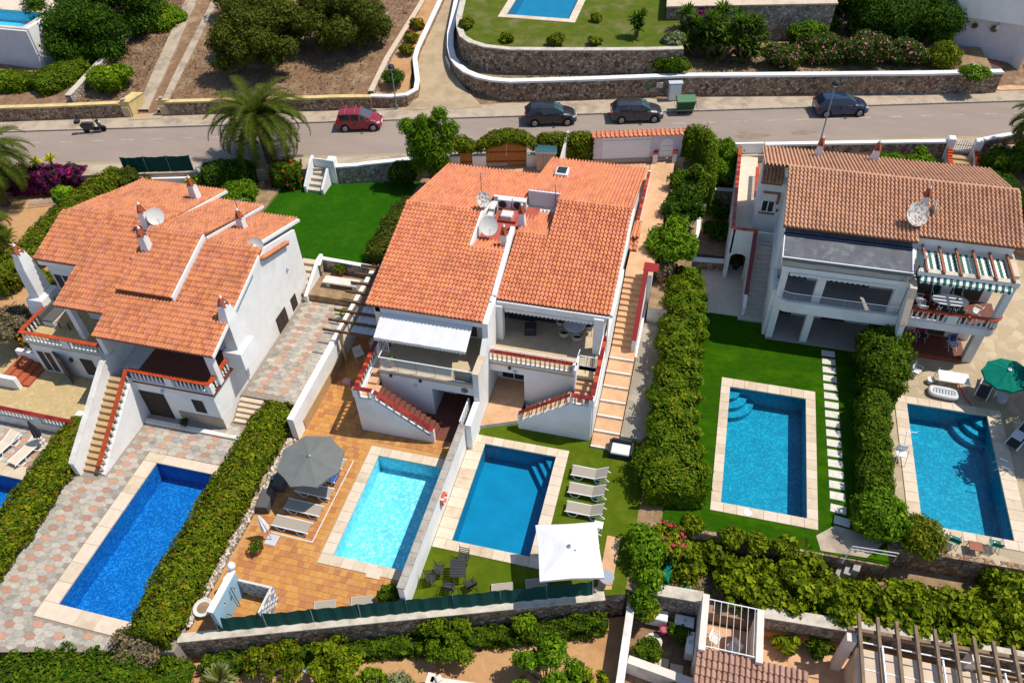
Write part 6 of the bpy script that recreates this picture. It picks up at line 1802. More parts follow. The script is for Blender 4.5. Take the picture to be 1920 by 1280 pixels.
# walls between the decks at the left
t = wall_run('boundary_wall', 'white wall between hexagon path and the orange tile deck', [(-19.3, 23.6), (-19.3, 36.0)], -0.1, [1.7, 2.05], 0.36, 'stucco')
m = MB(); m.box(-19.12, -19.06, 24.4, 29.9, 0.0, 0.75, 'wood_tan'); m.build('skirting', t)
wall_run('edging_wall', 'low kerb of pale stones between clipped hedge and tile deck', [(-19.45, 12.4), (-19.45, 23.4)], -0.1, 0.22, 0.3, 'rubble_pale')
m = MB(); rr = random.Random(4)
for i in range(260):
    x, y = -19.45 + rr.uniform(-0.2, 0.2), rr.uniform(12.3, 23.4); r = rr.uniform(0.05, 0.1)
    m.lathe([(r * 0.6, -r * 0.4), (r, 0), (r * 0.6, r * 0.5)], (x, y, 0.24), rr.choice(['white_stone', 'pebble', 'sandstone_b']), 5)
o = m.build('edging_stones'); tag(o, 'loose white and tan edging stones beside the clipped hedge', 'stones', kind='stuff')
# pergola over the side passage of the middle house
t = thing('side_pergola', 'dark timber pergola over the passage left of the middle house', 'pergola', (-18.9, 29.6, 0))
m = MB(); m.beam((-18.85, 29.75, 0), (-18.85, 29.75, 2.35), 0.16, 0.16, 'wood_tan'); m.build('post', t)
m = MB(); m.beam((-18.85, 29.5, 2.42), (-18.85, 36.2, 2.42), 0.12, 0.14, 'wood_weathered'); m.build('bearer', t)
for i in range(8):
    v = 29.75 + i * 0.86
    m = MB(); m.beam((-19.9, v, 2.58), (-16.1, v, 2.58), 0.10, 0.15, 'wood_dark'); m.build('rafter', t)
m = MB()
for k in range(12):
    a, b_ = -18.3 + k * 0.19, -18.3 + (k + 1) * 0.19
    m.quad((a, 29.8, 2.44 + (k % 2) * 0.05), (b_, 29.8, 2.44 + ((k + 1) % 2) * 0.05), (b_, 36, 2.46 + ((k + 1) % 2) * 0.05), (a, 36, 2.46 + (k % 2) * 0.05), 'cabinet_grey')
m.build('corrugated_sheet', t)
# planter and steps between hexagon path and turf
wall_run('planter_wall', 'white edged rubble planter between side path and turf', [(-22.9, 35.6), (-22.9, 36.35), (-19.5, 36.2)], 0.7, 2.15, 0.25, 'rubble_pale', 'stucco', 0.02, 0.06)
g = thing('garden_steps', 'cream steps from the hexagon path up to the turf', 'steps', (-23.6, 34, 0.8))
for i in range(6):
    m = MB(); m.box(-24.3, -23.15, 33.6 + i * 0.45, 34.05 + i * 0.45, 0.3, 1.0 + i * 0.2, 'sandstone'); m.build('step', g)
m = MB(); m.sideprism([(33.5, 0.5), (36.5, 0.5), (36.5, 2.4), (35.9, 2.4), (33.5, 1.3)], 'x', -23.14, -22.92, 'stucco'); m.build('side_wall', g)
b = thing('stone_bench', 'pale stone slab bench in front of the planter by the pergola', 'bench', (-21.0, 34.9, 1.3))
m = MB(); m.box(-22.3, -19.9, 34.6, 35.3, 1.62, 1.74, 'white_stone', 0.03); m.build('seat', b)
for u in (-22.1, -20.3):
    m = MB(); m.box(u, u + 0.25, 34.7, 35.2, 1.25, 1.62, 'white_stone'); m.build('leg', b)

# ---- lower right: walls, small terrace, roof and pergola below the vines
wall_run('retaining_wall', 'pale rough coping wall below the vines, left end', [(0.3, 19.5), (1.2, 19.5), (3.3, 19.6)], -2.7, -0.65, 0.5, 'rubble_pale', 'coping_pale', 0.05, 0.1)
wall_run('retaining_wall', 'long pale coping wall below the vines behind the pergola', [(5.8, 19.5), (10.3, 19.75), (17, 19.95), (30, 20.2)], -2.7, -0.65, 0.5, 'rubble_pale', 'coping_pale', 0.05, 0.1)
wall_run('garden_wall', 'white weathered wall between orange garden and lower yard', [(0.05, 18.6), (0.1, 14.5), (0.15, 6)], -2.7, -0.7, 0.32, 'stucco', 'stucco_old', 0.02, 0.05)
wall_run('garden_wall', 'low cream wall with lattice in the lower yard', [(0.3, 16.3), (3.4, 15.9)], -2.7, -1.6, 0.3, 'stucco_old', 'stucco_pink', 0.04, 0.08)
wall_run('retaining_wall', 'rubble face below the bright green lawn', [(0.9, 22.8), (8.4, 22.95), (11.5, 23.0)], -1.9, -0.02, 0.3, 'rubble_orange')
wall_run('retaining_wall', 'rubble face below the crazy paving terrace', [(11.6, 24.05), (20, 24.3), (34, 24.4)], -1.9, 0.03, 0.3, 'rubble_orange')
t = thing('lower_house', 'small pink house with ridged tile roof at the bottom edge', 'house', (5.0, 16.5, -2.6))
m = MB(); m.box(3.2, 3.5, 16.7, 19.4, -2.6, 0.15, 'stucco_pink'); m.box(5.65, 5.95, 16.7, 19.2, -2.6, 0.15, 'stucco_pink'); m.box(3.3, 8.0, 8, 16.6, -2.6, -0.6, 'stucco_pink'); m.build('wall', t)
m = MB(); m.box(3.5, 5.65, 16.6, 19.3, -2.6, -2.35, 'terracotta_path'); m.build('yard_floor', t)
roof = MB(); place = []
roof_slope(roof, 3.15, 7.9, 9.0, -1.6, 16.85, -0.15, TILE_P, place, w=0.24, row=0.36)
ro = roof.build('roof', t); pieces('roof_tile', ro, [barrel_tile(x) for x in TILE_P], place, 300, 'roof_tiles')
for i in range(7):
    u = 3.75 + i * 0.3; m = MB(); m.tube([(u, 16.9, 0.05), (u, 19.2, 0.1)], 0.012, 'white_paint', 4); m.build('wire', t)
for v, z in ((16.95, 0.05), (19.2, 0.1)):
    m = MB(); m.tube([(3.4, v, z), (5.8, v, z)], 0.03, 'white_paint', 6); m.build('rail', t)
m = MB(); m.beam((6.0, 15.2, -0.28), (6.9, 15.4, -0.25), 0.05, 0.04, 'wood_tan'); tag(m.build('stick'), 'dry stick lying on the pink tile roof', 'stick')
slab('lower_patio', (5.9, 30, 8, 19.3), -2.45, 'terracotta_path', -2.8)
m = MB(); m.beam((6.1, 19.2, -1.9), (9.9, 19.35, -1.9), 0.15, 0.5, 'wood_orange'); tag(m.build('timber_edging'), 'brown timber edging along the planting bed below the vines', 'timber edging')
t = thing('lower_pergola', 'large weathered timber pergola in the bottom right corner', 'pergola', (13, 16, -2.5))
for i in range(11):
    u = 9.95 + i * 0.78
    m = MB(); m.beam((u, 9.0, 0.80), (u - 0.1, 19.6, 0.80), 0.13, 0.2, 'wood_weathered'); m.build('rafter', t)
m = MB(); m.beam((9.4, 18.9, 0.6), (19, 19.3, 0.6), 0.16, 0.2, 'wood_weathered'); m.build('bearer', t)
for v in (18.4, 17.2, 16.0, 14.8):
    m = MB(); m.beam((10, v, 0.62), (19, v + 0.2, 0.62), 0.05, 0.05, 'white_paint'); m.build('white_rail', t)
for u in (10.8, 13.2, 15.6):
    m = MB(); m.tube([(u, 14.0, 0.95), (u - 0.1, 18.2, 0.95)], 0.05, 'white_paint', 6); m.build('white_pipe', t)
for u, v in ((9.6, 18.6), (14.6, 18.9), (19, 19)):
    m = MB(); m.box(u - 0.2, u + 0.2, v - 0.2, v + 0.2, -2.5, 0.5, 'stucco_pink'); m.build('post', t)
m = MB(); m.box(10.0, 19, 8, 18.6, -2.44, -0.3, 'stucco_tan'); tag(m.build('terrace_block'), 'sandy block terrace under the bottom right pergola', 'terrace')
t = thing('pool_house', 'pink walled roof terrace with lattice parapet at the bottom edge', 'building', (-7, 12.5, -2))
m = MB(); m.prism([(-8.0, 13.3), (-4.6, 13.6), (-4.4, 6), (-8, 6)], -2.0, -1.5, 'stucco_lilac_and_shade', 'pink_cloth'); m.prism([(-8.1, 13.0), (-4.2, 13.35), (-4.2, 13.6), (-8.1, 13.25)], -2.0, -1.0, 'stucco_pink'); m.prism([(-8.3, 13.4), (-7.95, 13.4), (-7.95, 7), (-8.3, 7)], -2.0, -1.0, 'stucco_pink'); m.build('parapet', t)
for i in range(24):
    m = MB(); u = -7.8 + i * 0.15; m.box(u, u + 0.06, 12.98 + 0.09 * (u + 8.1), 13.0 + 0.09 * (u + 8.1), -1.4, -1.15, 'wood_red'); m.build('lattice_slot', t)
m = MB(); m.lathe([(0.1, 0), (0.2, 0.04), (0.2, 0.12), (0.12, 0.16)], (-7.75, 13.2, -1.0), 'stucco_pink', 4); m.build('corner_block', t)
# stone stair between the two right-hand terraces
g = thing('garden_steps', 'old stone steps with steel handrail between the right terraces', 'steps', (9.6, 23.2, -1.4))
for i in range(5):
    m = MB(); m.prism([(8.6 + i * 0.35, 22.0 + i * 0.12), (8.9 + i * 0.35, 21.95 + i * 0.12), (9.3 + i * 0.35, 23.3 + i * 0.1), (9.0 + i * 0.35, 23.4 + i * 0.1)], -1.6, -1.3 + i * 0.26, 'coping_grey'); m.build('step', g)
m = MB(); m.tube([(9.4, 22.4, 0.2), (9.75, 23.05, 0.8), (11.8, 23.15, 0.8)], 0.03, 'steel', 6); m.tube([(9.75, 23.1, 0.5), (11.8, 23.2, 0.45)], 0.025, 'steel', 6); m.tube([(11.8, 23.15, 0.8), (11.8, 23.15, 0.0)], 0.03, 'steel', 6); m.build('handrail', g)
m = MB(); m.prism([(8.5, 23.0), (10.6, 23.1), (11.6, 24.3), (9.2, 24.6), (8.3, 23.8)], -0.3, 0.02, 'concrete'); m.build('landing', g)

# ------------------------------------------------------------------ planting
# clipped hedges round the terraces
hedge('hedge', 'clipped olive green hedge between the cobalt pool and the tile deck', [(-20.75, 24.9), (-20.8, 20), (-20.75, 15), (-20.5, 11.3)], [1.9, 2.2, 2.3, 2.2], 0.0, [1.45, 1.45, 1.4, 1.4], 'hedge', 330, 0.15)
hedge('hedge', 'clipped hedge left of the hexagon paving and outside stair', [(-31.3, 21.6), (-30.8, 18.5), (-30.45, 14), (-30.3, 7.5)], [1.3, 1.8, 2.0, 2.2], 0.0, [1.2, 1.4, 1.4, 1.4], 'hedge', 330, 0.15)
hedge('hedge', 'tall leafy hedge between the gravel strip and the green lawn', [(0.35, 40.6), (0.5, 36), (0.6, 31), (0.75, 27), (1.35, 23.9)], [2.0, 2.3, 2.2, 2.5, 3.7], 0.0, [2.2, 2.3, 2.3, 2.1, 1.6], 'pittos', 300, 0.17, lump=0.26)
hedge('hedge', 'tall dark hedge between green lawn and crazy paving', [(12.0, 37.6), (11.9, 35.5), (11.55, 32.8)], [2.4, 2.7, 2.1], 0.0, [2.6, 2.75, 2.3], 'mixed', 300, 0.15, lump=0.2)
hedge('hedge', 'lower narrow hedge joining the tall dark hedge to the ball shrubs', [(11.2, 32.6), (11.05, 29.5), (11.0, 26.2)], [1.7, 1.5, 1.5], 0.0, [2.0, 1.8, 1.5], 'mixed', 330, 0.14, lump=0.12)
shrub('ball_shrub', 'large bright ball shrub at the end of the narrow hedge', 11.0, 24.9, 0.0, 1.25, 2.1, 'bright', 420, 0.17, tight=True)
shrub('ball_shrub', 'smaller low ball shrub at the corner of the right pool', 12.95, 24.45, 0.0, 1.1, 1.35, 'hedge', 420, 0.13, tight=True)
hedge('hedge', 'light olive hedge left of the weathered roofs', [(-41.0, 41.2), (-41.5, 38), (-41.9, 34), (-42.0, 29)], 1.9, 1.6, [3.9, 3.8, 3.6, 3.4], 'hedge', 260, 0.14)
hedge('bougainvillea', 'purple bougainvillea hedge beside the street on the left', [(-52, 38.9), (-48, 39.9), (-43.9, 41.0)], 1.7, 1.6, [3.4, 3.6, 3.5], 'bougain', 300, 0.16, cat='bougainvillea', lump=0.2)
hedge('hedge', 'dark rounded hedge next to the palm trunk', [(-34.7, 42.4), (-33, 42.9), (-31.3, 43.5)], 2.0, 2.0, [3.9, 4.1, 3.9], 'deep', 330, 0.14)
shrub('shrub', 'bright green mound in front of the dark rounded hedge', -31.2, 41.2, 2.0, 1.45, 1.9, 'bright', 330, 0.14)
hedge('hibiscus', 'square hibiscus bush with red flowers by the gate steps', [(-30.0, 43.9), (-28.1, 44.4)], 1.9, 2.0, 3.8, 'mixed', 330, 0.15, cat='shrub', flowers=('lf_red', 70, 0.2), lump=0.15)
shrub('shrub', 'brownish olive shrub at the top of the light olive hedge', -40.3, 40.9, 1.8, 1.1, 2.2, 'olive', 300, 0.14)
shrub('hydrangea', 'pink flowering hydrangea under the green net fence', -38.9, 40.9, 2.1, 0.85, 1.0, 'mixed', 300, 0.14, flowers=('lf_pink', 260, 0.15))
shrub('shrub', 'yellow green flowering bush beside the short white wall', -35.4, 41.8, 2.1, 0.75, 1.1, 'bright', 300, 0.13, flowers=('lf_yellow', 90, 0.14))
shrub('shrub', 'bright green broad leaf plant beside the picket fence', -43.6, 38.4, 1.6, 0.95, 1.9, 'citrus', 130, 0.32, lumps=6)
hedge('hedge', 'olive hedge along the turf left of the middle house', [(-18.9, 42.6), (-19.1, 39.5), (-19.3, 36.7)], [1.5, 1.7, 1.6], 2.0, [3.5, 3.4, 3.1], 'olive', 330, 0.14, lump=0.15)
shrub('ivy', 'dark ivy hanging over the street wall by the pepper tree', -20.6, 45.8, 2.0, 1.1, 2.1, 'deep', 300, 0.13)
hedge('hedge', 'small domed hedge over the narrow timber gate', [(-17.8, 47.9), (-16.9, 48.1), (-15.8, 48.35)], 1.2, 3.9, [4.6, 5.1, 4.5], 'hedge', 330, 0.13)
hedge('hedge', 'large domed hedge arching over the wide timber gates', [(-15.6, 48.35), (-14.6, 48.6), (-13.5, 48.9), (-12.4, 49.15), (-11.6, 49.4)], 1.3, [3.9, 4.4, 4.6, 4.4, 3.9], [4.7, 5.3, 5.5, 5.3, 4.7], 'hedge', 330, 0.13)
hedge('hedge', 'clipped street hedge between timber gates and garage wall', [(-11.5, 49.7), (-9.5, 50.1), (-7.7, 50.5)], 1.2, 2.8, [4.9, 5.0, 5.0], 'hedge', 330, 0.13)
hedge('hedge', 'tall clipped corner hedge right of the garage wall', [(-1.3, 52.3), (-0.2, 52.4), (0.5, 51.9), (0.8, 50.4), (0.85, 48.6)], [1.3, 1.3, 1.3, 1.0, 0.9], 1.4, [5.2, 5.3, 5.2, 4.3, 3.2], 'pittos', 330, 0.14)
shrub('shrub', 'fine leaved green bush below the right street wall', 1.85, 53.1, 1.5, 1.2, 2.7, 'bright', 300, 0.14)
shrub('shrub', 'second fine leaved green bush lower in the shady bed', 1.7, 51.4, 1.5, 1.05, 1.9, 'bright', 300, 0.14)
shrub('shrub', 'dark leafy planting filling the shady bed', 1.9, 46.2, 0.6, 1.0, 1.1, 'deep', 260, 0.16)
shrub('shrub', 'dark plants with red flowers deep in the shady bed', 1.8, 48.6, 0.6, 0.9, 1.0, 'deep', 260, 0.16, flowers=('lf_red', 10, 0.2))

def rclumps(seed, n, rad, h0, h1, r0, r1, flat=0.8, cx=0, cy=0):
    rd = random.Random(seed); out = []
    for i in range(n):
        a = rd.uniform(0, 6.283); d = rad * math.sqrt(rd.random())
        z = h0 + (h1 - h0) * rd.random() * (1 - 0.45 * (d / rad) ** 2)
        r = rd.uniform(r0, r1)
        out.append((cx + math.cos(a) * d, cy + math.sin(a) * d, z, r, r, r * flat))
    return out
tree('citrus_tree', 'bright green citrus tree beside the side steps', -0.75, 41.6, 1.4, rclumps(3, 16, 1.3, 1.1, 2.9, 0.55, 0.8), 'bright', 190, 0.2, 0.09)
tree('citrus_tree', 'darker citrus tree between path and wavy wall', -0.6, 45.6, 1.4, rclumps(5, 14, 1.2, 1.0, 2.7, 0.5, 0.75), 'deep', 190, 0.18, 0.09)
tree('citrus_tree', 'dark citrus tree near the garage wall corner', -0.55, 48.5, 1.4, rclumps(8, 14, 1.15, 1.0, 2.8, 0.5, 0.75), 'mixed', 190, 0.18, 0.09)
# pepper tree: drooping bright plumes
cl = [(-0.2, 0.0, 4.9, 0.55, 0.55, 0.6), (0.9, 0.4, 5.4, 0.6, 0.6, 0.55), (-1.2, -0.2, 4.6, 0.8, 0.7, 0.5), (1.6, 0.3, 4.5, 0.7, 0.6, 0.6), (0.1, -0.4, 3.8, 0.9, 0.8, 0.9), (-0.6, -0.3, 3.2, 0.9, 0.8, 1.0),
      (0.7, -0.5, 2.9, 0.9, 0.8, 1.1), (-0.3, -0.5, 2.2, 1.0, 0.8, 1.2), (0.9, -0.4, 1.9, 0.8, 0.7, 1.0), (0.3, 0.3, 4.4, 0.7, 0.7, 0.7), (-1.0, 0.1, 3.9, 0.6, 0.6, 0.7), (1.4, -0.1, 3.6, 0.6, 0.6, 0.8)]
tree('pepper_tree', 'tall bright pepper tree with drooping plumes near the street', -18.6, 46.2, 2.1, cl, 'bright', 230, 0.22, 0.17, aspect=0.28)
# olives and other trees across the street
tree('olive_tree', 'broad olive tree in the dry plot behind the palm', -37.6, 58.6, 3.9, rclumps(21, 40, 3.9, 1.5, 4.9, 0.8, 1.35, 0.8), 'olive', 150, 0.2, 0.24, fork=0.4)
tree('olive_tree', 'second olive tree nearer the driveway, top edge', -31.0, 62.2, 4.2, rclumps(22, 30, 2.9, 1.3, 4.7, 0.8, 1.3, 0.85), 'olive', 150, 0.2, 0.22, fork=0.4)
tree('olive_tree', 'half hidden olive tree behind the broad one, top edge', -42.0, 65.0, 4.9, rclumps(23, 18, 2.2, 1.2, 3.0, 0.8, 1.2, 0.8), 'olive', 140, 0.2, 0.2, fork=0.4)
tree('olive_tree', 'small olive sapling at the top edge between the trees', -35.6, 66.5, 4.9, rclumps(24, 10, 1.5, 1.0, 2.4, 0.6, 0.9, 0.8), 'olive', 130, 0.2, 0.14, fork=0.4)
tree('carob_tree', 'large dark tree mass in the top left corner', -54.2, 59.2, 4.2, rclumps(25, 48, 4.9, 1.0, 5.2, 1.0, 1.7, 0.85), 'deep', 130, 0.2, 0.28, fork=0.35)
hedge('hedge', 'bright hedge below the raised pool wall, far left', [(-62, 49.3), (-58.5, 50.2), (-55.6, 51.2)], 2.3, 3.2, [4.9, 5.0, 4.8], 'pittos', 230, 0.16)
hedge('hedge', 'bright rounded hedge by the dry stone wall, far left', [(-54.4, 50.2), (-53.6, 52.0), (-52.8, 54.8)], [2.4, 3.0, 2.2], 3.2, [4.8, 5.1, 5.0], 'pittos', 230, 0.16)
shrub('citrus_bush', 'round citrus bush with yellow fruit beside the track wall', -48.7, 52.3, 3.4, 1.9, 2.1, 'citrus', 230, 0.18, flowers=('lf_yellow', 40, 0.16))
shrub('citrus_bush', 'round citrus bush further up the track at the top edge', -49.6, 62.6, 4.4, 2.1, 2.2, 'citrus', 200, 0.18, flowers=('lf_yellow', 40, 0.16))
t = shrub('ball_shrub', 'clipped dome shrub behind the white driveway wall', -25.2, 56.7, 3.9, 0.95, 1.3, 'deep', 420, 0.11, tight=True, lo=-0.2)
for k, (x, y) in enumerate(((-25.7, 61.5), (-25.9, 63.4), (-26.1, 65.6))):
    shrub('flower_clump', ['red flowering clump low in the driveway border', 'red flowering clump midway up the driveway border', 'orange flowering clump at the top of the driveway border'][k], x, y, float(gz(x, y)) + 0.35, 0.7, 0.8, 'hedge', 200, 0.16, flowers=('lf_red' if k < 2 else 'lf_orange', 45, 0.18), cat='flowers')
# lawn planting above the retaining wall
for k, (x, y, r, h) in enumerate(((-20.6, 62.8, 0.7, 0.8), (-16.6, 60.9, 0.6, 0.7), (-12.6, 60.9, 0.75, 0.9), (-9.6, 61.6, 0.6, 0.6), (-10.2, 66.0, 0.5, 0.6))):
    shrub('shrub', ['low shrub where the driveway wall meets the pool lawn', 'first small shrub on the lawn edge above the rubble wall', 'second small shrub on the lawn edge above the rubble wall', 'third small shrub on the lawn edge above the rubble wall', 'yellowish low plant on the lawn right of the top pool'][k], x, y, 6.45, r, h, 'hedge', 180, 0.17)
def rosette(m, c, r, n, mat2, droop=0.5, w=0.09, up=0.55):
    for i in range(n):
        a = 2 * math.pi * i / n * 2.4 + random.uniform(-0.2, 0.2); el = random.uniform(0.0, 1.15)
        d = Vector((math.cos(a) * math.cos(el), math.sin(a) * math.cos(el), math.sin(el)))
        p0 = Vector(c); p1 = p0 + d * r * 0.6; p2 = p0 + d * r - Vector((0, 0, droop * r * (1 - el / 1.3) * 0.5))
        s_ = Vector((-math.sin(a), math.cos(a), 0)) * w
        mt = random.choice(mat2)
        m.add([p0 - s_ * 0.5, p0 + s_ * 0.5, p1 + s_, p1 - s_], [(0, 1, 2, 3)], mt)
        m.add([p1 - s_, p1 + s_, p2], [(0, 1, 2)], mt)
def yucca(name, label, x, y, z, heads, mats=('lf_deep1', 'lf_deep3', 'lf_palm1'), r=0.75, n=34, cat='yucca', group=None):
    t = thing(name, label, cat, (x, y, z), 0, group)
    for dx, dy, dz in heads:
        m = MB(); m.tube([(x, y, z), (x + dx * 0.6, y + dy * 0.6, z + dz * 0.5), (x + dx, y + dy, z + dz)], [0.12, 0.09, 0.08], 'palm_bark', 6); m.build('stem', t)
        m = MB(); rosette(m, (x + dx, y + dy, z + dz), r, n, mats); m.build('leaf_rosette', t)
    return t
rd = random.Random(12)
for k, (x, y, lab) in enumerate(((-1.6, 65.0, 'yucca cluster above the street wall, left part'), (0.3, 64.4, 'yucca cluster above the street wall, middle part'), (2.1, 64.6, 'yucca cluster above the street wall, right part'), (0.2, 66.6, 'yucca cluster reaching the top edge behind the others'))):
    yucca('yucca', lab, x, y, 4.5, [(rd.uniform(-1.4, 1.4), rd.uniform(-0.9, 0.9), rd.uniform(0.6, 3.4)) for i in range(20)], r=1.0, n=30)
yucca('yucca', 'single yucca on the pool lawn by the top edge', -6.5, 63.5, 6.45, [(0, 0, 1.2), (0.3, 0.2, 1.6), (-0.3, 0.1, 1.4), (0.1, -0.2, 0.8)], r=0.8, n=30)
shrub('prickly_pear', 'grey green cactus clump right of the pool lawn', -3.6, 63.2, 6.0, 0.9, 1.2, 'silver', 90, 0.34, lumps=6)
shrub('hanging_shrub', 'dark shrub hanging over the rubble walls near the bins', -3.4, 61.7, 4.5, 1.6, 1.6, 'mixed', 230, 0.16, squash=0.6, flowers=('lf_yellow', 30, 0.14))
for k, (x, y, r, h) in enumerate(((5.3, 64.6, 1.9, 1.9), (8.2, 66.2, 2.1, 2.2), (11.4, 66.3, 2.3, 2.3), (14.3, 66.9, 2.0, 2.1), (7.0, 68.4, 1.7, 2.4))):
    shrub('oleander', ['pale pink oleander nearest the yuccas', 'pink oleander second from the yuccas', 'pink oleander in the middle of the bank', 'pink oleander beside the ball shrub', 'green oleander in front of the stone outbuilding'][k], x, y, 4.5, r, h, 'oleander' if k < 4 else 'bright', 190, 0.16, squash=0.75)
shrub('ball_shrub', 'bright ball shrub on the bank at upper right', 17.4, 66.9, 4.5, 1.25, 1.9, 'hedge', 330, 0.14, tight=True)
shrub('shrub', 'low white flowering bush on the end of the street wall', 19.6, 65.6, 4.3, 1.15, 1.1, 'bright', 260, 0.14, flowers=('stucco', 60, 0.1))
for k, (x, y) in enumerate(((10.6, 72.5), (13.6, 71.8), (16.6, 71.6))):
    tree('dark_tree', ['very dark tree beside the stone outbuilding', 'very dark tree in the middle of the top right bank', 'very dark tree beside the white corner house'][k], x, y, 4.6, rclumps(40 + k, 18, 2.1, 0.6, 3.6, 0.9, 1.4, 0.9), 'deep', 130, 0.19, 0.2, fork=0.3)
shrub('bougainvillea', 'magenta bougainvillea on the corner of the white house', 17.9, 70.9, 5.6, 0.8, 1.6, 'bougain', 200, 0.16, cat='bougainvillea')
shrub('bougainvillea', 'magenta bougainvillea behind the yuccas, top edge', -1.5, 67.6, 6.4, 1.2, 1.2, 'bougain', 180, 0.16, cat='bougainvillea')
# street garden behind the tan roof
for k, (x, y, r, h, lf, fl) in enumerate(((6.2, 52.6, 0.5, 1.1, 'mixed', ('lf_pink', 20, 0.14)), (7.6, 52.9, 0.6, 0.9, 'mixed', ('lf_pink', 60, 0.14)), (9.0, 52.6, 0.5, 0.7, 'bright', ('lf_yellow', 20, 0.13)), (13.0, 53.9, 1.0, 1.3, 'bright', None), (15.0, 54.2, 1.2, 1.5, 'bright', None), (20.6, 55.0, 1.4, 2.0, 'mixed', ('lf_red', 10, 0.2)), (22.6, 55.6, 1.5, 2.3, 'mixed', ('lf_red', 6, 0.2)), (19.8, 52.5, 1.3, 1.5, 'deep', None), (21.5, 50.5, 1.5, 1.4, 'deep', None))):
    shrub('shrub', ['pink topped shrub at the left of the street bed', 'pale pink geranium bush below the lamp post', 'yellow flowering plant between the two roof chimneys', 'bright green bush in the middle of the street bed', 'bright green bush left of the white gate', 'dark bush with red flowers right of the white gate', 'dark bush with red flowers by the right edge', 'low dark bush behind the corner of the tan roof', 'dark bush at the right edge beside the tan roof'][k], x, y, 2.5, r, h, lf, 260, 0.15, flowers=fl)

for k, (x, y, h) in enumerate(((21.5, 36.0, 5.4), (21.2, 32.2, 5.4))):
    tree('garden_tree', ['leafy tree just past the right edge shading the green parasol', 'leafy tree just past the right edge shading the right pool'][k], x, y, 0.0, rclumps(80 + k, 22, 1.9, h * 0.45, h, 0.6, 1.0), 'mixed', 120, 0.2, 0.14)
# palms
def palm(name, label, x, y, z, h, r, n, seed, lean=(0, 0), trunk=0.3, group=None):
    rd = random.Random(seed)
    t = thing(name, label, 'palm tree', (x, y, z), 0, group)
    cx, cy, cz = x + lean[0], y + lean[1], z + h
    m = MB(); k = 14
    pts = []; rs = []
    for i in range(k + 1):
        a = i / k
        pts.append((x + lean[0] * a ** 1.5, y + lean[1] * a ** 1.5, z - 0.2 + (h + 0.2) * a))
        rs.append(trunk * (1.15 - 0.25 * a) * (1 + 0.08 * (i % 2)) * (1.0 if a < 0.72 else 1 + 1.2 * (a - 0.72) * (1 - max(0, a - 0.93) * 6)))
    m.tube(pts, rs, 'palm_bark', 10); m.build('trunk', t)
    for f in range(n):
        az = 2 * math.pi * f * 0.382 + rd.uniform(-0.15, 0.15)
        el = 1.35 - 1.55 * (f / n) ** 0.8 + rd.uniform(-0.1, 0.1)
        L = r * rd.uniform(0.88, 1.1)
        d = Vector((math.cos(az), math.sin(az), 0)); sd = Vector((-math.sin(az), math.cos(az), 0))
        S = 16; P = Vector((cx, cy, cz)) + d * 0.15; e = el
        pts = [P.copy()]
        for i in range(S):
            P = P + (d * math.cos(e) + Vector((0, 0, math.sin(e)))) * (L / S); e -= 0.085 + 0.045 * i / S + 0.05 * max(0, math.cos(el)) * i / S
            pts.append(P.copy())
        m = MB(); m.tube(pts, [0.045 - 0.002 * i for i in range(S + 1)], 'lf_palm2', 4, cap=False)
        for i in range(2, S * 3):
            q = i / 3; a0 = pts[int(q)].lerp(pts[min(int(q) + 1, S)], q - int(q))
            tan = (pts[min(int(q) + 1, S)] - pts[int(q)])
            if tan.length < 1e-5: tan = pts[-1] - pts[-2]
            tan.normalize(); upv = sd.cross(tan); 
            ll = 0.72 * math.sin(math.pi * (0.12 + 0.86 * q / S)) + 0.10
            for sg in (-1, 1):
                tip = a0 + (sd * sg * 0.78 + tan * 0.55 + upv * (0.28 if upv.z > 0 else -0.28) * 1.0) * ll - Vector((0, 0, 0.10 * ll))
                wv = tan * 0.042
                m.add([a0 - wv, a0 + wv, tip], [(0, 1, 2)], 'lf_palm1' if rd.random() < 0.65 else 'lf_palm2')
        m.build('frond', t)
    return t
palm('date_palm', 'tall date palm with arching fronds beside the street', -30.6, 45.2, 2.1, 4.4, 4.1, 64, 3, (-0.5, 0.3), 0.42)
palm('date_palm', 'date palm cut off by the left edge above the bougainvillea', -48.9, 37.9, 1.6, 4.0, 3.6, 44, 5, (0.2, 0), 0.3)
palm('date_palm', 'lower date palm cut off by the left edge beside the soil bed', -45.6, 31.8, 1.6, 3.0, 3.0, 40, 8, (0, 0), 0.3)
palm('date_palm', 'date palm cut off by the right edge beside the street', 22.6, 56.0, 2.6, 3.6, 2.8, 36, 9, (0, 0), 0.26)
yucca('agave', 'spiky yellow green agave in the orange soil bed', -46.0, 33.6, 1.6, [(0, 0, 0.4), (0.5, 0.4, 0.5), (-0.4, -0.3, 0.3)], ('lf_vine1', 'lf_hedge3', 'lf_bright2'), 0.9, 30, 'agave')
yucca('agave', 'yellow aloe rosette over the purple bougainvillea, left one', -46.9, 40.2, 3.1, [(0, 0, 0.9)], ('lf_yellow', 'lf_hedge3'), 0.55, 26, 'aloe')
yucca('agave', 'yellow aloe rosette over the purple bougainvillea, right one', -45.8, 40.5, 3.1, [(0, 0, 1.0)], ('lf_yellow', 'lf_hedge3'), 0.65, 26, 'aloe')
shrub('dry_shrub', 'grey leafless shrub beside the left terrace', -38.9, 26.2, 1.6, 1.5, 1.7, 'dry', 260, 0.13, core=True)
shrub('flower_clump', 'orange flowers in a pot by the left entrance steps', -37.7, 25.8, 1.5, 0.55, 0.6, 'mixed', 200, 0.13, flowers=('lf_orange', 90, 0.15), cat='flowers')
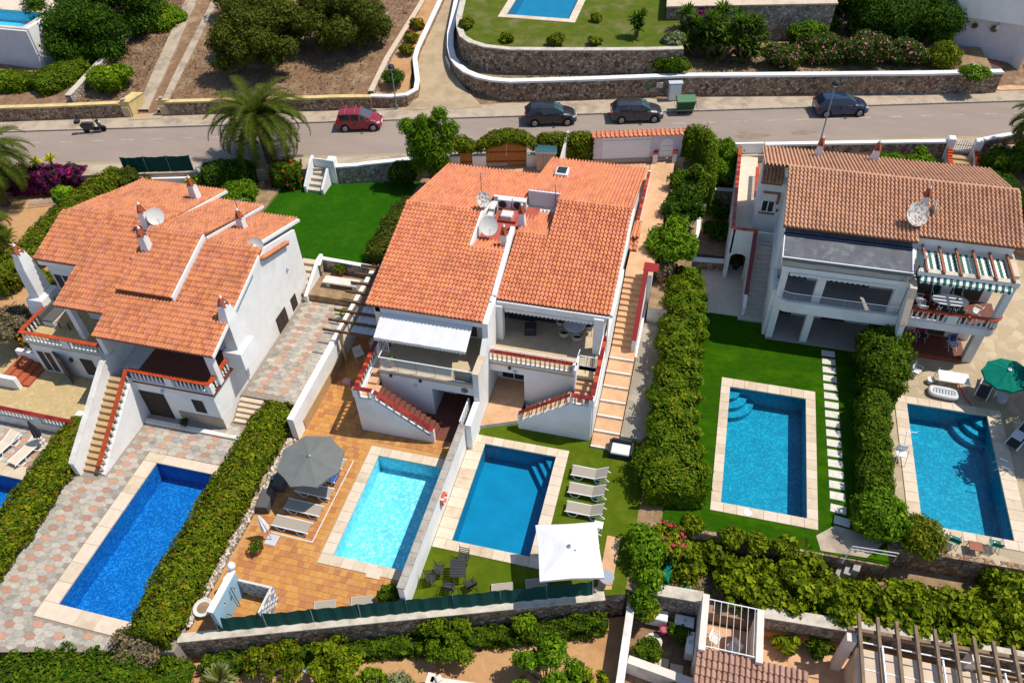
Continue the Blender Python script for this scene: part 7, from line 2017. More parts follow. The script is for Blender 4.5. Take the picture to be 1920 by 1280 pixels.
for k, (x, y) in enumerate(((-43.9, 36.4), (-44.4, 31.5), (-39.6, 30.6), (-39.9, 33.6))):
    shrub('shrub', ['low plants ringed with white stones in the soil bed', 'low green plant in the orange soil bed', 'green plant behind the left chimney', 'green plant against the light olive hedge'][k], x, y, 1.6, 0.8, 0.7 + 0.2 * k, ['silver', 'bright', 'hedge', 'bright'][k], 200, 0.16)

# vines and lower garden
vn = [((3.0, 22.2), 'vine scrambling below the lawn corner, far left of the slope'), ((5.2, 20.9), 'grapevine above the small walled terrace'), ((7.4, 21.0), 'grapevine left of the stone steps'), ((9.9, 21.0), 'grapevine below the stone steps'), ((12.2, 21.3), 'grapevine below the handrail'), ((14.4, 21.3), 'grapevine in the middle above the pergola'), ((16.6, 21.4), 'grapevine at the right above the pergola'), ((18.9, 21.2), 'grapevine at the right edge above the pergola'), ((16.9, 23.2), 'vine shoots below the green garden chairs'), ((8.0, 22.6), 'vine climbing on the rubble face below the pool lawn')]
for k, ((x, y), lab) in enumerate(vn):
    r = 1.6 if 0 < k < 8 else 1.1
    scramble('grapevine', lab, x, y, -1.5, r, r * 0.78, 1.5 + 0.15 * (k % 3), 'vine', 30 if r > 1.2 else 18)
for k, (x, y) in enumerate(((4.3, 22.75), (5.6, 22.8), (6.8, 22.85), (2.4, 23.0))):
    shrub('shrub', ['leafy tuft on the lawn edge below the teal pool, left', 'leafy tuft on the lawn edge below the teal pool, middle', 'leafy tuft on the lawn edge below the teal pool, right', 'leafy tuft under the wide end of the tall hedge'][k], x, y, -0.5, 0.6, 0.95, 'vine', 230, 0.16)
tree('vine_tree', 'bright leafy climber growing over the lower boundary wall', 0.3, 20.4, -1.0, [(0, 0.2, 1.6, 0.9, 0.8, 0.8), (0.4, -0.9, 1.2, 0.7, 0.7, 0.7), (-0.3, 0.9, 1.9, 0.7, 0.6, 0.6), (0.2, -1.7, 0.6, 0.6, 0.6, 0.6), (0.5, 0.9, 1.2, 0.6, 0.6, 0.7), (-0.2, -0.5, 0.7, 0.6, 0.7, 0.6)], 'bright', 200, 0.2, 0.07)
scramble('bougainvillea', 'leafy creeper covering the weedy slope beside the climber', 2.6, 21.3, -1.5, 1.4, 0.8, 0.5, 'hedge', 12, 90, 0.18)
shrub('bougainvillea', 'magenta bougainvillea at the foot of the tall leafy hedge', 1.3, 22.0, -0.6, 0.9, 1.2, 'vine', 160, 0.16, flowers=('lf_magenta', 90, 0.16), cat='bougainvillea')
hedge('hedge', 'strip of leafy plants below the green net fence', [(-18.6, fv(-18.6, -0.75)), (-13, fv(-13, -0.75)), (-7, fv(-7, -0.75)), (-1.0, fv(-1.0, -0.75))], 0.75, -2.0, [-1.0, -1.25, -1.15, -0.8], 'mixed', 240, 0.15, lump=0.35)
hedge('shrubbery', 'rough shrubbery along the bottom left edge below the hexagon paving', [(-33, 6.4), (-27, 7.9), (-23, 9.2), (-20.2, 10.1)], [2.6, 2.8, 2.6, 2.0], -1.6, [0.35, 0.45, 0.5, 0.6], 'mixed', 260, 0.16, lump=0.2, cat='shrubbery')
hedge('shrubbery', 'lower shrubbery in the bottom left corner', [(-27.5, 4.6), (-23, 6.4), (-19.5, 7.6)], 2.8, -1.8, [-0.4, -0.3, -0.4], 'mixed', 230, 0.17, lump=0.25, cat='shrubbery')
shrub('dry_shrub', 'grey dry bush at the near corner of the cobalt pool', -21.0, 10.9, -0.4, 1.15, 1.4, 'dry', 240, 0.13)
shrub('shrub', 'leafy bush with magenta flowers below the shower corner', -19.6, 10.7, -1.8, 1.0, 1.6, 'mixed', 240, 0.15, flowers=('lf_magenta', 25, 0.18))
trees = [(-15.4, 12.0, 1.3, 1.7, 'hedge', 'leafy bush tree at the left of the orange garden'), (-12.5, 13.0, 1.35, 2.1, 'vine', 'open branched tree below the tile deck'), (-8.1, 15.0, 1.45, 2.0, 'pittos', 'round leafy tree below the dividing wall'), (-3.1, 14.2, 1.75, 2.3, 'bright', 'large bright bush tree at the bottom centre'), (-10.8, 12.3, 0.8, 1.0, 'citrus', 'young citrus beside the open branched tree'), (-0.9, 14.3, 0.9, 1.6, 'vine', 'leafy bush beside the white garden wall')]
for k, (x, y, r, h, lf, lab) in enumerate(trees):
    tree('garden_tree', lab, x, y, -2.0, rclumps(60 + k, 20, r * 0.95, h * 0.35, h, r * 0.16, r * 0.34, 0.7), lf, 200, 0.17, 0.06, fork=0.3)
tree('citrus_tree', 'small round citrus sapling with its shadow in the orange garden', -4.65, 16.5, -2.0, [(0, 0, 1.2, 0.5, 0.5, 0.45), (0.2, 0.1, 1.45, 0.35, 0.35, 0.3), (-0.2, -0.1, 1.35, 0.35, 0.35, 0.3)], 'citrus', 230, 0.17, 0.04)
shrub('lavender', 'round grey green cushion plant at the bottom edge', -9.5, 12.6, -2.0, 0.75, 0.8, 'silver', 420, 0.10, tight=True)
yucca('grass_tussock', 'spiky grey green tussock below the shower corner', -17.6, 11.0, -2.0, [(0, 0, 0.45)], ('lf_silver', 'lf_olive3'), 0.95, 170, 'ornamental grass')
for k, (x, y, z) in enumerate(((1.2, 17.2, -2.6), (0.8, 18.6, -1.5), (2.6, 18.5, -2.6), (7.3, 19.0, -2.4), (8.8, 19.2, -2.4), (2.6, 15.4, -2.6))):
    shrub('shrub', ['leafy bush against the white wall in the lower yard', 'leafy climber at the top of the white wall', 'small green plant beside the white water tanks', 'low planting behind the timber edging, left', 'low planting behind the timber edging, right', 'green bush in front of the lattice wall'][k], x, y, z, 0.65, 0.9, 'vine' if k % 2 else 'mixed', 230, 0.16, flowers=('lf_red', 8, 0.22) if k == 0 else None)
# dry grass and weeds strewn over the open ground
def litter(name, label, polys, n, size, mats, z, w=None):
    P = []
    rg = np.random.default_rng(5)
    u0 = min(p[0] for p in polys); u1 = max(p[0] for p in polys); v0 = min(p[1] for p in polys); v1 = max(p[1] for p in polys)
    while len(P) < n:
        x, y = rg.uniform(u0, u1), rg.uniform(v0, v1)
        if in_poly(x, y, polys): P.append((x, y, (z(x, y) if callable(z) else z) + rg.uniform(0.0, 0.12)))
    P = np.array(P)
    o = link(name, leaf_mesh(name, P, np.tile([0, 0, 1.0], (n, 1)), size, mats, w, aspect=0.35)); tag(o, label, 'undergrowth', kind='stuff')
litter('dry_grass', 'dry grass and leaf litter under the olive trees', [(-43, 50.8), (-28.5, 54.6), (-28.0, 72), (-46.5, 72)], 9000, 0.16, ['lf_dry', 'lf_olive2', 'dry_earth', 'twig'], lambda x, y: float(gz(x, y)) + 0.08, [0.45, 0.1, 0.25, 0.2])
litter('dry_grass', 'dry grass and leaf litter between track and dry stone wall', [(-50.3, 49.8), (-45.6, 50.2), (-49.5, 68), (-52, 68)], 3500, 0.16, ['lf_dry', 'lf_olive2', 'dry_earth', 'twig'], lambda x, y: float(gz(x, y)) + 0.08, [0.45, 0.1, 0.25, 0.2])
litter('weeds', 'weeds and dry stalks on the slope above the vines', [(0.8, 19.8), (18, 20.4), (18, 23.2), (11, 22.6), (1, 22.6)], 6000, 0.17, ['lf_dry', 'lf_vine1', 'lf_vine2', 'twig'], -1.48, [0.4, 0.25, 0.15, 0.2])
litter('weeds', 'weeds among the bank planting above the street wall', [(-18, 58.2), (-10, 59.4), (20, 66), (18, 70), (2, 68), (-2, 61.6)], 3500, 0.2, ['lf_dry', 'lf_deep1', 'lf_hedge2', 'twig'], 4.57, [0.4, 0.25, 0.2, 0.15])

# ------------------------------------------------------------------ street objects
def car(name, label, u, t, paint, st, roof_bars=False, group='cars parked along the far kerb', L=4.0, flip=False):
    """hatchback lofted from stations (x, belt z, roof z, body half width, belt half width, roof half width)"""
    o = thing(name, label, 'car', (u, RV(u, t), 3.0), RA + (math.pi if flip else 0), group)
    sec = []
    for x, zb, zr, wb, wl, wr in st:
        sill = 0.24 if abs(x) < L * 0.46 else 0.32
        row = [(-wb * 0.94, sill), (-wb, 0.50), (-wl, zb), (-wr, zr), (-wr * 0.5, zr + 0.028)]
        row = row + [(0, zr + 0.036)] + [(-y, z) for y, z in row[::-1]]
        sec.append([(x, y, z) for y, z in row])
    n = len(sec[0]); m = MB(); vs = [p for s_ in sec for p in s_]
    fs = [(i * n + j, i * n + j + 1, (i + 1) * n + j + 1, (i + 1) * n + j) for i in range(len(sec) - 1) for j in range(n - 1)]
    fs += [tuple(range(n - 1, -1, -1)), tuple((len(sec) - 1) * n + j for j in range(n))]
    fs += [(i * n + n - 1, i * n, (i + 1) * n, (i + 1) * n + n - 1) for i in range(len(sec) - 1)]
    m.add(vs, fs, paint); body = m.build('body', o, local=True, smooth=False)
    def panel(pts, name, mat, k=0.90, off=0.008, parent=o):
        P = [Vector(p) for p in pts]; c = sum(P, Vector()) / len(P)
        nrm = (P[1] - P[0]).cross(P[2] - P[0]).normalized()
        if nrm.dot(c - Vector((0, 0, 0.7))) < 0: nrm = -nrm
        q = MB(); q.add([c + (p - c) * k + nrm * off for p in P], [tuple(range(len(P)))], mat); return q.build(name, parent, local=True)
    w0 = 2
    cab = [i for i in range(len(st) - 1) if st[i][2] - st[i][1] > 0.3 and st[i + 1][2] - st[i + 1][1] > 0.3]
    for sgn in (0, 1):
        J = (2, 3) if sgn == 0 else (n - 4, n - 3)
        for i in cab:
            a, b, c, d = sec[i][J[0]], sec[i][J[1]], sec[i + 1][J[1]], sec[i + 1][J[0]]
            panel([a, b, c, d], 'side_window', 'glass_car', 0.86)
        i = cab[-1] + 1
        a, b, c = sec[i][J[0]], sec[i][J[1]], sec[i + 1][J[0]]
        panel([a, b, c], 'quarter_window', 'glass_car', 0.72)
    i = cab[-1] + 1
    panel([sec[i][3], sec[i][7], sec[i + 1][7], sec[i + 1][3]], 'windscreen', 'glass_teal', 0.9, 0.03)
    i = cab[0] - 1
    panel([sec[i][3], sec[i][7], sec[i + 1][7], sec[i + 1][3]], 'rear_window', 'glass_car', 0.82, 0.03)
    fx = st[-1][0]; rx = st[0][0]
    wx = L * 0.315
    for x in (-wx, wx):
        for sgn in (-1, 1):
            y = sgn * (st[4][3] - 0.085)
            w = MB(); w.lathe([(0.20, -0.10), (0.30, -0.09), (0.31, -0.04), (0.31, 0.04), (0.30, 0.09), (0.20, 0.10)], (0, 0, 0), 'rubber', 18)
            w.v = [(x + a, y + c, 0.31 + b) for a, b, c in w.v]; wo = w.build('wheel', o, local=True)
            r = MB(); r.lathe([(0.20, 0.0), (0.19, 0.012), (0.06, 0.02), (0.03, 0.03)], (0, 0, 0), 'alloy', 14)
            r.v = [(x + a, y + sgn * (0.101 + c), 0.31 + b) for a, b, c in r.v]; r.build('rim', wo, local=True)
            s_ = MB()
            for k in range(5):
                t_ = 2 * math.pi * (k + 0.5) / 5
                s_.add([(x + math.cos(t_ + e) * rr, y + sgn * 0.128, 0.31 + math.sin(t_ + e) * rr) for e, rr in ((-0.32, 0.16), (0.32, 0.16), (0.2, 0.08), (-0.2, 0.08))], [(0, 1, 2, 3)], 'rubber')
            s_.build('spoke_gap', wo, local=True)
            a = MB(); k = 14
            a.add([(x + 0.37 * math.cos(q), sgn * (st[4][3] + 0.003), 0.31 + 0.37 * math.sin(q)) for q in np.linspace(-0.25, math.pi + 0.25, k)], [tuple(range(k))], 'rubber'); a.build('wheel_arch', o, local=True)
    for sgn in (-1, 1):
        h = MB(); h.box(fx - 0.34, fx - 0.10, sgn * 0.62 - 0.11, sgn * 0.62 + 0.11, 0.60, 0.735, 'lens_clear', 0.03); h.build('headlight', o, local=True)
        h = MB(); h.box(rx + 0.0, rx + 0.12, sgn * 0.66 - 0.09, sgn * 0.66 + 0.09, 0.72, 0.98, 'tail_red', 0.02); h.build('tail_light', o, local=True)
        h = MB(); h.box(0.62, 0.80, sgn * 0.93 - 0.09, sgn * 0.93 + 0.07, 0.93, 1.05, paint, 0.03); h.build('mirror', o, local=True)
        h = MB(); h.box(-0.32, -0.30, sgn * (st[4][3] - 0.01) - 0.004, sgn * (st[4][3] - 0.01) + 0.015, 0.42, 0.92, 'rubber'); h.build('door_gap', o, local=True)
        h = MB(); h.box(-0.25, -0.08, sgn * (st[4][3] - 0.02) - 0.01, sgn * (st[4][3] - 0.02) + 0.03, 0.80, 0.83, paint); h.build('door_handle', o, local=True)
    h = MB(); h.box(fx - 0.05, fx + 0.03, -0.26, 0.26, 0.42, 0.53, 'white_plastic'); h.build('number_plate', o, local=True)
    h = MB(); h.box(rx - 0.03, rx + 0.05, -0.26, 0.26, 0.62, 0.73, 'white_plastic'); h.build('number_plate', o, local=True)
    h = MB(); h.box(fx - 0.12, fx + 0.015, -0.5, 0.5, 0.32, 0.40, 'rubber'); h.build('grille', o, local=True)
    if roof_bars:
        for x in (-0.95, -0.2):
            h = MB(); h.tube([(x, -0.62, st[4][2] - 0.02), (x, -0.6, st[4][2] + 0.13), (x, 0.6, st[4][2] + 0.13), (x, 0.62, st[4][2] - 0.02)], 0.02, 'steel', 6); h.build('roof_bar', o, local=True)
    return o
HATCH = [(-2.0, 0.58, 0.62, 0.70, 0.64, 0.58), (-1.96, 0.90, 0.93, 0.79, 0.72, 0.62), (-1.86, 0.98, 1.05, 0.82, 0.75, 0.63), (-1.52, 0.97, 1.40, 0.845, 0.78, 0.57), (-0.75, 0.95, 1.47, 0.85, 0.79, 0.60), (0.22, 0.92, 1.42, 0.85, 0.79, 0.60),
         (0.98, 0.90, 0.98, 0.85, 0.78, 0.66), (1.45, 0.82, 0.89, 0.835, 0.74, 0.60), (1.82, 0.68, 0.75, 0.78, 0.68, 0.55), (1.98, 0.46, 0.52, 0.66, 0.60, 0.50)]
MINI = [(-1.72, 0.55, 0.60, 0.70, 0.66, 0.62), (-1.68, 0.95, 0.98, 0.77, 0.73, 0.66), (-1.60, 0.98, 1.06, 0.79, 0.74, 0.65), (-1.45, 0.97, 1.40, 0.80, 0.75, 0.62), (-0.6, 0.95, 1.43, 0.81, 0.76, 0.63), (0.1, 0.92, 1.40, 0.81, 0.76, 0.62),
        (0.95, 0.90, 0.96, 0.81, 0.74, 0.66), (1.35, 0.78, 0.85, 0.79, 0.70, 0.58), (1.60, 0.62, 0.68, 0.75, 0.66, 0.54), (1.70, 0.42, 0.48, 0.64, 0.58, 0.48)]
car('parked_car', 'small burgundy car with roof bars near the lamp post', -26.1, 4.55, 'paint_red', MINI, True, L=3.45)
car('parked_car', 'black hatchback parked behind the timber gates', -11.75, 4.55, 'paint_dark', HATCH)
car('parked_car', 'grey hatchback parked next to the green bin', -5.3, 4.6, 'paint_grey', HATCH)
car('parked_car', 'dark blue hatchback parked behind the tall lamp post', 9.9, 4.6, 'paint_blue', HATCH)

s = thing('scooter', 'black scooter with a top box parked on the left', 'scooter', (-46.6, RV(-46.6, 5.0), 3.0), RA + 0.12)
for x in (-0.62, 0.66):
    w = MB(); w.lathe([(0.14, -0.06), (0.23, -0.05), (0.24, 0), (0.23, 0.05), (0.14, 0.06)], (0, 0, 0), 'rubber', 16); w.v = [(x + a, c, 0.24 + b) for a, b, c in w.v]; wo = w.build('wheel', s, local=True)
    r = MB(); r.lathe([(0.14, -0.03), (0.14, 0.03)], (0, 0, 0), 'alloy', 12); r.v = [(x + a, c, 0.24 + b) for a, b, c in r.v]; r.build('rim', wo, local=True)
m = MB(); m.sideprism([(-0.92, 0.62), (-0.85, 0.78), (0.05, 0.74), (0.08, 0.5), (0.0, 0.30), (-0.6, 0.32)], 'y', -0.17, 0.17, 'paint_dark'); m.sideprism([(0.0, 0.22), (0.42, 0.22), (0.48, 0.34), (0.0, 0.36)], 'y', -0.19, 0.19, 'charcoal'); m.sideprism([(0.40, 0.25), (0.58, 0.30), (0.52, 0.75), (0.40, 1.02), (0.33, 1.0), (0.42, 0.7)], 'y', -0.2, 0.2, 'paint_dark'); m.build('body', s, local=True)
m = MB(); m.sideprism([(-0.88, 0.79), (-0.80, 0.89), (-0.35, 0.88), (0.05, 0.82), (0.05, 0.75)], 'y', -0.15, 0.15, 'charcoal'); m.build('seat', s, local=True)
m = MB(); m.box(-1.25, -0.86, -0.2, 0.2, 0.92, 1.2, 'charcoal', 0.09); m.build('top_box', s, local=True)
m = MB(); m.tube([(0.36, -0.36, 1.08), (0.42, 0, 1.03), (0.36, 0.36, 1.08)], 0.025, 'rubber', 6); m.tube([(0.42, 0, 1.03), (0.66, 0, 0.24)], 0.03, 'dark_metal', 6); m.build('handlebar', s, local=True)
for sg in (-1, 1):
    m = MB(); m.tube([(0.4, sg * 0.25, 1.06), (0.36, sg * 0.34, 1.25)], 0.012, 'rubber', 5); m.lathe([(0.01, -0.04), (0.06, 0), (0.01, 0.04)], (0.36, sg * 0.35, 1.28), 'charcoal', 8); m.build('mirror', s, local=True)
m = MB(); m.sideprism([(0.45, 0.46), (0.72, 0.52), (0.92, 0.36), (0.7, 0.42), (0.5, 0.36)], 'y', -0.08, 0.08, 'paint_dark'); m.build('front_mudguard', s, local=True)
m = MB(); m.box(-0.96, -0.90, -0.08, 0.08, 0.66, 0.74, 'tail_red'); m.build('tail_light', s, local=True)
m = MB(); m.box(0.50, 0.60, -0.1, 0.1, 0.78, 0.9, 'lens_clear', 0.02); m.build('headlight', s, local=True)

b = thing('wheeled_bin', 'large green wheeled rubbish bin by the street wall', 'bin', (-1.75, RV(-1.75, 5.3), 3.05), RA)
m = MB(); vs = []
for z, sx, sy in ((0.18, 0.58, 0.36), (0.95, 0.68, 0.47), (1.0, 0.72, 0.5), (1.06, 0.72, 0.5)):
    vs += [(-sx, -sy, z), (sx, -sy, z), (sx, sy, z), (-sx, sy, z)]
m.add(vs, [(4 * i + k, 4 * i + (k + 1) % 4, 4 * i + 4 + (k + 1) % 4, 4 * i + 4 + k) for i in range(3) for k in range(4)] + [(3, 2, 1, 0), (12, 13, 14, 15)], 'bin_green'); m.build('body', b, local=True)
m = MB(); m.sideprism([(-0.52, 1.065), (0.52, 1.065), (0.50, 1.20), (0.3, 1.27), (-0.1, 1.27), (-0.5, 1.12)], 'x', -0.73, 0.73, 'bin_lid_green'); m.build('lid', b, local=True)
for x in (-0.5, 0.5):
    for y in (-0.3, 0.3):
        m = MB(); m.lathe([(0.09, -0.03), (0.09, 0.03)], (0, 0, 0), 'rubber', 10); m.v = [(x + a, y + c, 0.09 + bb) for a, bb, c in m.v]; m.build('wheel', b, local=True)
for x in (-0.75, 0.75):
    m = MB(); m.tube([(x, -0.45, 0.95), (x * 1.08, -0.4, 0.6), (x * 1.08, 0.4, 0.6), (x, 0.45, 0.95)], 0.022, 'steel', 5); m.build('side_arm', b, local=True)
m = MB(); m.box(-0.72, 0.72, -0.53, -0.50, 0.40, 0.43, 'steel'); m.build('front_bar', b, local=True)
b = thing('electric_cabinet', 'pale grey street cabinet against the rubble wall', 'cabinet', (-2.75, 60.1, 3.12), RA)
m = MB(); m.box(-0.5, 0.5, -0.2, 0.25, 0, 1.45, 'cabinet_grey', 0.02); m.build('body', b, local=True)
m = MB(); m.box(-0.43, 0.43, -0.212, -0.201, 0.1, 1.36, 'white_paint'); m.build('door', b, local=True)
m = MB(); m.box(-0.55, 0.55, -0.25, 0.3, 1.45, 1.5, 'cabinet_grey'); m.build('lid', b, local=True)
for x, mt, lab in ((-4.9, 'bin_lid_green', 'small green meter box set in the rubble street wall'), (-4.0, 'dish_white', 'small white meter box set in the rubble street wall')):
    m = MB(); y = np.interp(x, [-10, -2.4], [58.9, 61.0]) - 0.26
    m.box(x - 0.25, x + 0.25, y - 0.06, y + 0.05, 3.95, 4.4, mt, 0.02); tag(m.build('meter_box'), lab, 'meter box')

def street_lamp(label, x, y, z, h, tilt=0.0):
    t = thing('street_lamp', label, 'street lamp', (x, y, z), 0, 'street lamps')
    m = MB(); m.tube([(0, 0, 0), (0, 0, 0.35)], 0.09, 'lamp_grey', 10); m.tube([(0, 0, 0.35), (0, 0, h)], [0.055, 0.04], 'lamp_grey', 10); m.build('pole', t, local=True)
    m = MB(); m.lathe([(0.05, -0.12), (0.2, -0.02), (0.22, 0.05), (0.24, 0.07)], (0, 0, h), 'lens_clear', 14); m.build('diffuser', t, local=True, smooth=True)
    m = MB(); m.lathe([(0.27, 0.06), (0.28, 0.12), (0.22, 0.28), (0.1, 0.36), (0.02, 0.38)], (0, 0, h), 'charcoal', 14); m.build('hood', t, local=True, smooth=True)
    return t
street_lamp('short street lamp beside the burgundy car', -24.2, 54.35, 3.12, 3.4)
street_lamp('tall street lamp rising behind the tan roofed house', 8.3, RV(8.3, -0.5), 3.0, 4.8)

# ------------------------------------------------------------------ roof things
sat_dish('satellite_dish', 'white dish on the weathered roof ridge between two chimneys', (-29.8, 31.2, 7.55), (0.75, -0.5, 0.45), 0.48, pole=0.55)
sat_dish('satellite_dish', 'cream dish on the small right-hand roof step of the left villa', (-23.5, 30.9, 6.75), (0.55, -0.75, 0.35), 0.42, pole=0.55)
sat_dish('satellite_dish', 'rust stained dish beside the roof well of the middle villa', (-11.75, 36.7, 7.4), (0.3, -0.7, 0.55), 0.42, 'dish_rust', pole=0.7)
sat_dish('satellite_dish', 'large white dish in front of the rust stained one', (-11.1, 35.3, 6.6), (0.35, -0.75, 0.5), 0.52, pole=0.75)
sat_dish('satellite_dish', 'large dish with rusty centre on the tan roof', (12.05, 40.35, 7.45), (0.2, -0.75, 0.6), 0.62, 'dish_rust', pole=0.6)
m = sat_dish('satellite_dish', 'narrow dish seen edge-on beside the large rusty dish', (13.05, 41.3, 7.65), (1.0, -0.25, 0.2), 0.38, pole=0.4)
antenna('antenna', 'television aerial above the left half of the middle villa', (-12.45, 38.6, 6.9), 1.7, 0.4)
antenna('antenna', 'television aerial by the lilac wall on the middle roof', (-8.0, 39.0, 6.6), 1.5, 0.3)
antenna('antenna', 'television aerial at the edge of the green striped awning', (12.6, 37.8, 6.4), 0.8, 0.7)
antenna('antenna', 'thin aerial beside the chimney of the left villa', (-26.0, 33.6, 6.2), 1.9, 0.9)
def ac_unit(label, x, y, z, rz):
    t = thing('air_conditioner', label, 'air conditioner', (x, y, z), rz, 'outdoor air conditioner units in the roof well')
    m = MB(); m.box(-0.42, 0.42, -0.16, 0.16, 0.06, 0.68, 'dish_white', 0.015); m.build('case', t, local=True)
    m = MB(); m.lathe([(0.25, 0), (0.25, 0.015), (0.2, 0.02)], (0, 0, 0), 'charcoal', 16); m.v = [(-0.1 + a, -0.161 - c, 0.37 + b_) for a, b_, c in m.v]; m.build('fan_grille', t, local=True)
    for x_ in (-0.3, 0.3):
        m = MB(); m.box(x_ - 0.04, x_ + 0.04, -0.18, 0.18, 0, 0.06, 'charcoal'); m.build('foot', t, local=True)
ac_unit('air conditioner at the back of the roof well, left', -10.95, 38.35, 6.48, 0.0)
ac_unit('air conditioner at the back of the roof well, right', -10.05, 38.4, 6.48, 0.0)
ac_unit('air conditioner turned sideways at the rear left of the roof well', -11.45, 37.6, 6.48, math.pi / 2)
ac_unit('air conditioner turned sideways nearest the large white dish', -11.4, 36.5, 6.48, math.pi / 2)
m = MB(); m.box(-10.9, -10.2, 37.0, 37.6, 6.66, 6.9, 'dish_white', 0.04); tag(m.build('roof_hatch'), 'white hatch cover on the red plinth in the roof well', 'hatch')

# ------------------------------------------------------------------ pool furniture
def lounger(name, label, x, y, z, rz, cover='taupe_mesh', frame='white_plastic', back=0.0, group=None, cat='sun lounger'):
    """sling lounger: two side frames with splayed legs, bed and raised back; head at -x"""
    t = thing(name, label, cat, (x, y, z), rz, group)
    bx = -0.28
    hx, hz = bx - 0.72 * math.cos(back), 0.34 + 0.72 * math.sin(back)
    for sg in (-1, 1):
        yy = sg * 0.31
        m = MB(); m.tube([(hx, yy, hz), (bx, yy, 0.34), (0.95, yy, 0.34), (1.0, yy, 0.31)], 0.03, frame, 6); m.build('side_rail', t, local=True)
        m = MB(); m.tube([(0.9, yy, 0.33), (0.72, yy * 1.06, 0.02), (0.45, yy * 1.06, 0.02), (0.30, yy, 0.33)], 0.028, frame, 6); m.build('leg', t, local=True)
        m = MB(); m.tube([(-0.2, yy, 0.33), (-0.38, yy * 1.06, 0.02), (-0.62, yy * 1.06, 0.02), (-0.85, yy, 0.33)], 0.028, frame, 6); m.build('leg', t, local=True)
    m = MB(); m.box(bx, 0.96, -0.29, 0.29, 0.325, 0.35, cover); m.build('bed', t, local=True)
    m = MB(); c, s_ = math.cos(back), math.sin(back)
    m.add([(bx, -0.29, 0.352), (bx, 0.29, 0.352), (hx, 0.29, hz + 0.012), (hx, -0.29, hz + 0.012), (bx, -0.29, 0.33), (bx, 0.29, 0.33), (hx, 0.29, hz - 0.01), (hx, -0.29, hz - 0.01)], [(0, 1, 2, 3), (7, 6, 5, 4), (0, 3, 7, 4), (1, 5, 6, 2), (3, 2, 6, 7)], cover); m.build('backrest', t, local=True)
    if back > 0.15:
        m = MB(); m.tube([(hx * 0.8, -0.28, hz * 0.8), (bx - 0.75, -0.28, 0.3)], 0.02, frame, 5); m.tube([(hx * 0.8, 0.28, hz * 0.8), (bx - 0.75, 0.28, 0.3)], 0.02, frame, 5); m.tube([(bx - 0.75, -0.3, 0.3), (bx, -0.3, 0.3)], 0.025, frame, 5); m.tube([(bx - 0.75, 0.3, 0.3), (bx, 0.3, 0.3)], 0.025, frame, 5); m.build('back_support', t, local=True)
    return t
for k, (x, y) in enumerate(((-3.05, 24.75), (-3.0, 23.65), (-2.9, 22.5), (-2.9, 20.95))):
    lounger('sun_lounger', ['taupe lounger nearest the wicker armchair on olive turf', 'second taupe lounger from the wicker armchair', 'third taupe lounger from the wicker armchair', 'taupe lounger half hidden by the white parasol'][k], x, y, 0.0, math.pi, back=0.55, group='loungers beside the plain blue pool')
for k, (x, y, rz) in enumerate(((-17.0, 18.35, -0.02), (-16.85, 19.4, -0.02), (-16.75, 20.5, -0.02), (-16.85, 22.4, -0.02))):
    lounger('sun_lounger', ['taupe lounger next to the closed white parasol', 'taupe lounger half in the shade of the grey parasol', 'taupe lounger under the edge of the grey parasol', 'taupe lounger on the far side of the grey parasol'][k], x, y, 0.0, rz, back=0.0, group='loungers on the orange tile deck')
t = lounger('sun_lounger', 'white framed lounger under the blue towel', -16.9, 21.5, 0.0, -0.02, back=0.0, group='loungers on the orange tile deck')
m = MB(); m.box(0.0, 0.92, -0.33, 0.33, 0.352, 0.372, 'blue_towel'); m.box(0.92, 0.94, -0.33, 0.33, 0.12, 0.372, 'blue_towel'); m.box(0.15, 0.22, -0.335, 0.335, 0.373, 0.376, 'white_paint'); m.box(0.6, 0.67, -0.335, 0.335, 0.373, 0.376, 'white_paint')
o = m.build('towel'); o.location = (-16.9, 21.5, 0.0); o.rotation_euler = (0, 0, -0.02); tag(o, 'blue and white towel spread over a lounger', 'towel')
for k, (x, y, rz) in enumerate(((-34.9, 19.3, -1.75), (-33.4, 19.3, -1.75), (-31.9, 19.7, -1.9))):
    lounger('sun_lounger', ['pale lounger at the left edge below the patio wall', 'pale lounger beside the closed dark parasol', 'pale lounger half hidden behind the clipped hedge'][k], x, y, 0.0, rz, 'sandstone_b', back=0.3, group='pale loungers at the left edge')
lounger('sun_lounger', 'dark green lounger under the green parasol', 17.6, 35.6, 0.0, -2.0, 'charcoal', back=0.3, group='dark loungers on the crazy paving')
lounger('sun_lounger', 'dark lounger with towel at the right edge beside the pool', 18.75, 32.2, 0.0, -2.2, 'charcoal', back=0.45, group='dark loungers on the crazy paving')
lounger('sun_lounger', 'blue lounger on the deck in the top left corner', -59.4, 58.6, 7.42, 0.3, 'blue_towel', back=0.3)
m = MB(); m.box(-0.28, 0.28, -0.45, 0.2, 0.0, 0.03, 'awning_white'); o = m.build('towel'); o.location = (18.75, 32.35, 0.40); o.rotation_euler = (0.1, 0, -0.6); tag(o, 'pale towel on the dark lounger at the right edge', 'towel')
m = MB(); m.lathe([(0.30, 0), (0.28, 0.30), (0.30, 0.32)], (0, 0, 0), 'cabinet_grey', 14); o = m.build('side_table'); o.location = (18.4, 35.1, 0.0); tag(o, 'round grey side table beside the green parasol lounger', 'side table')

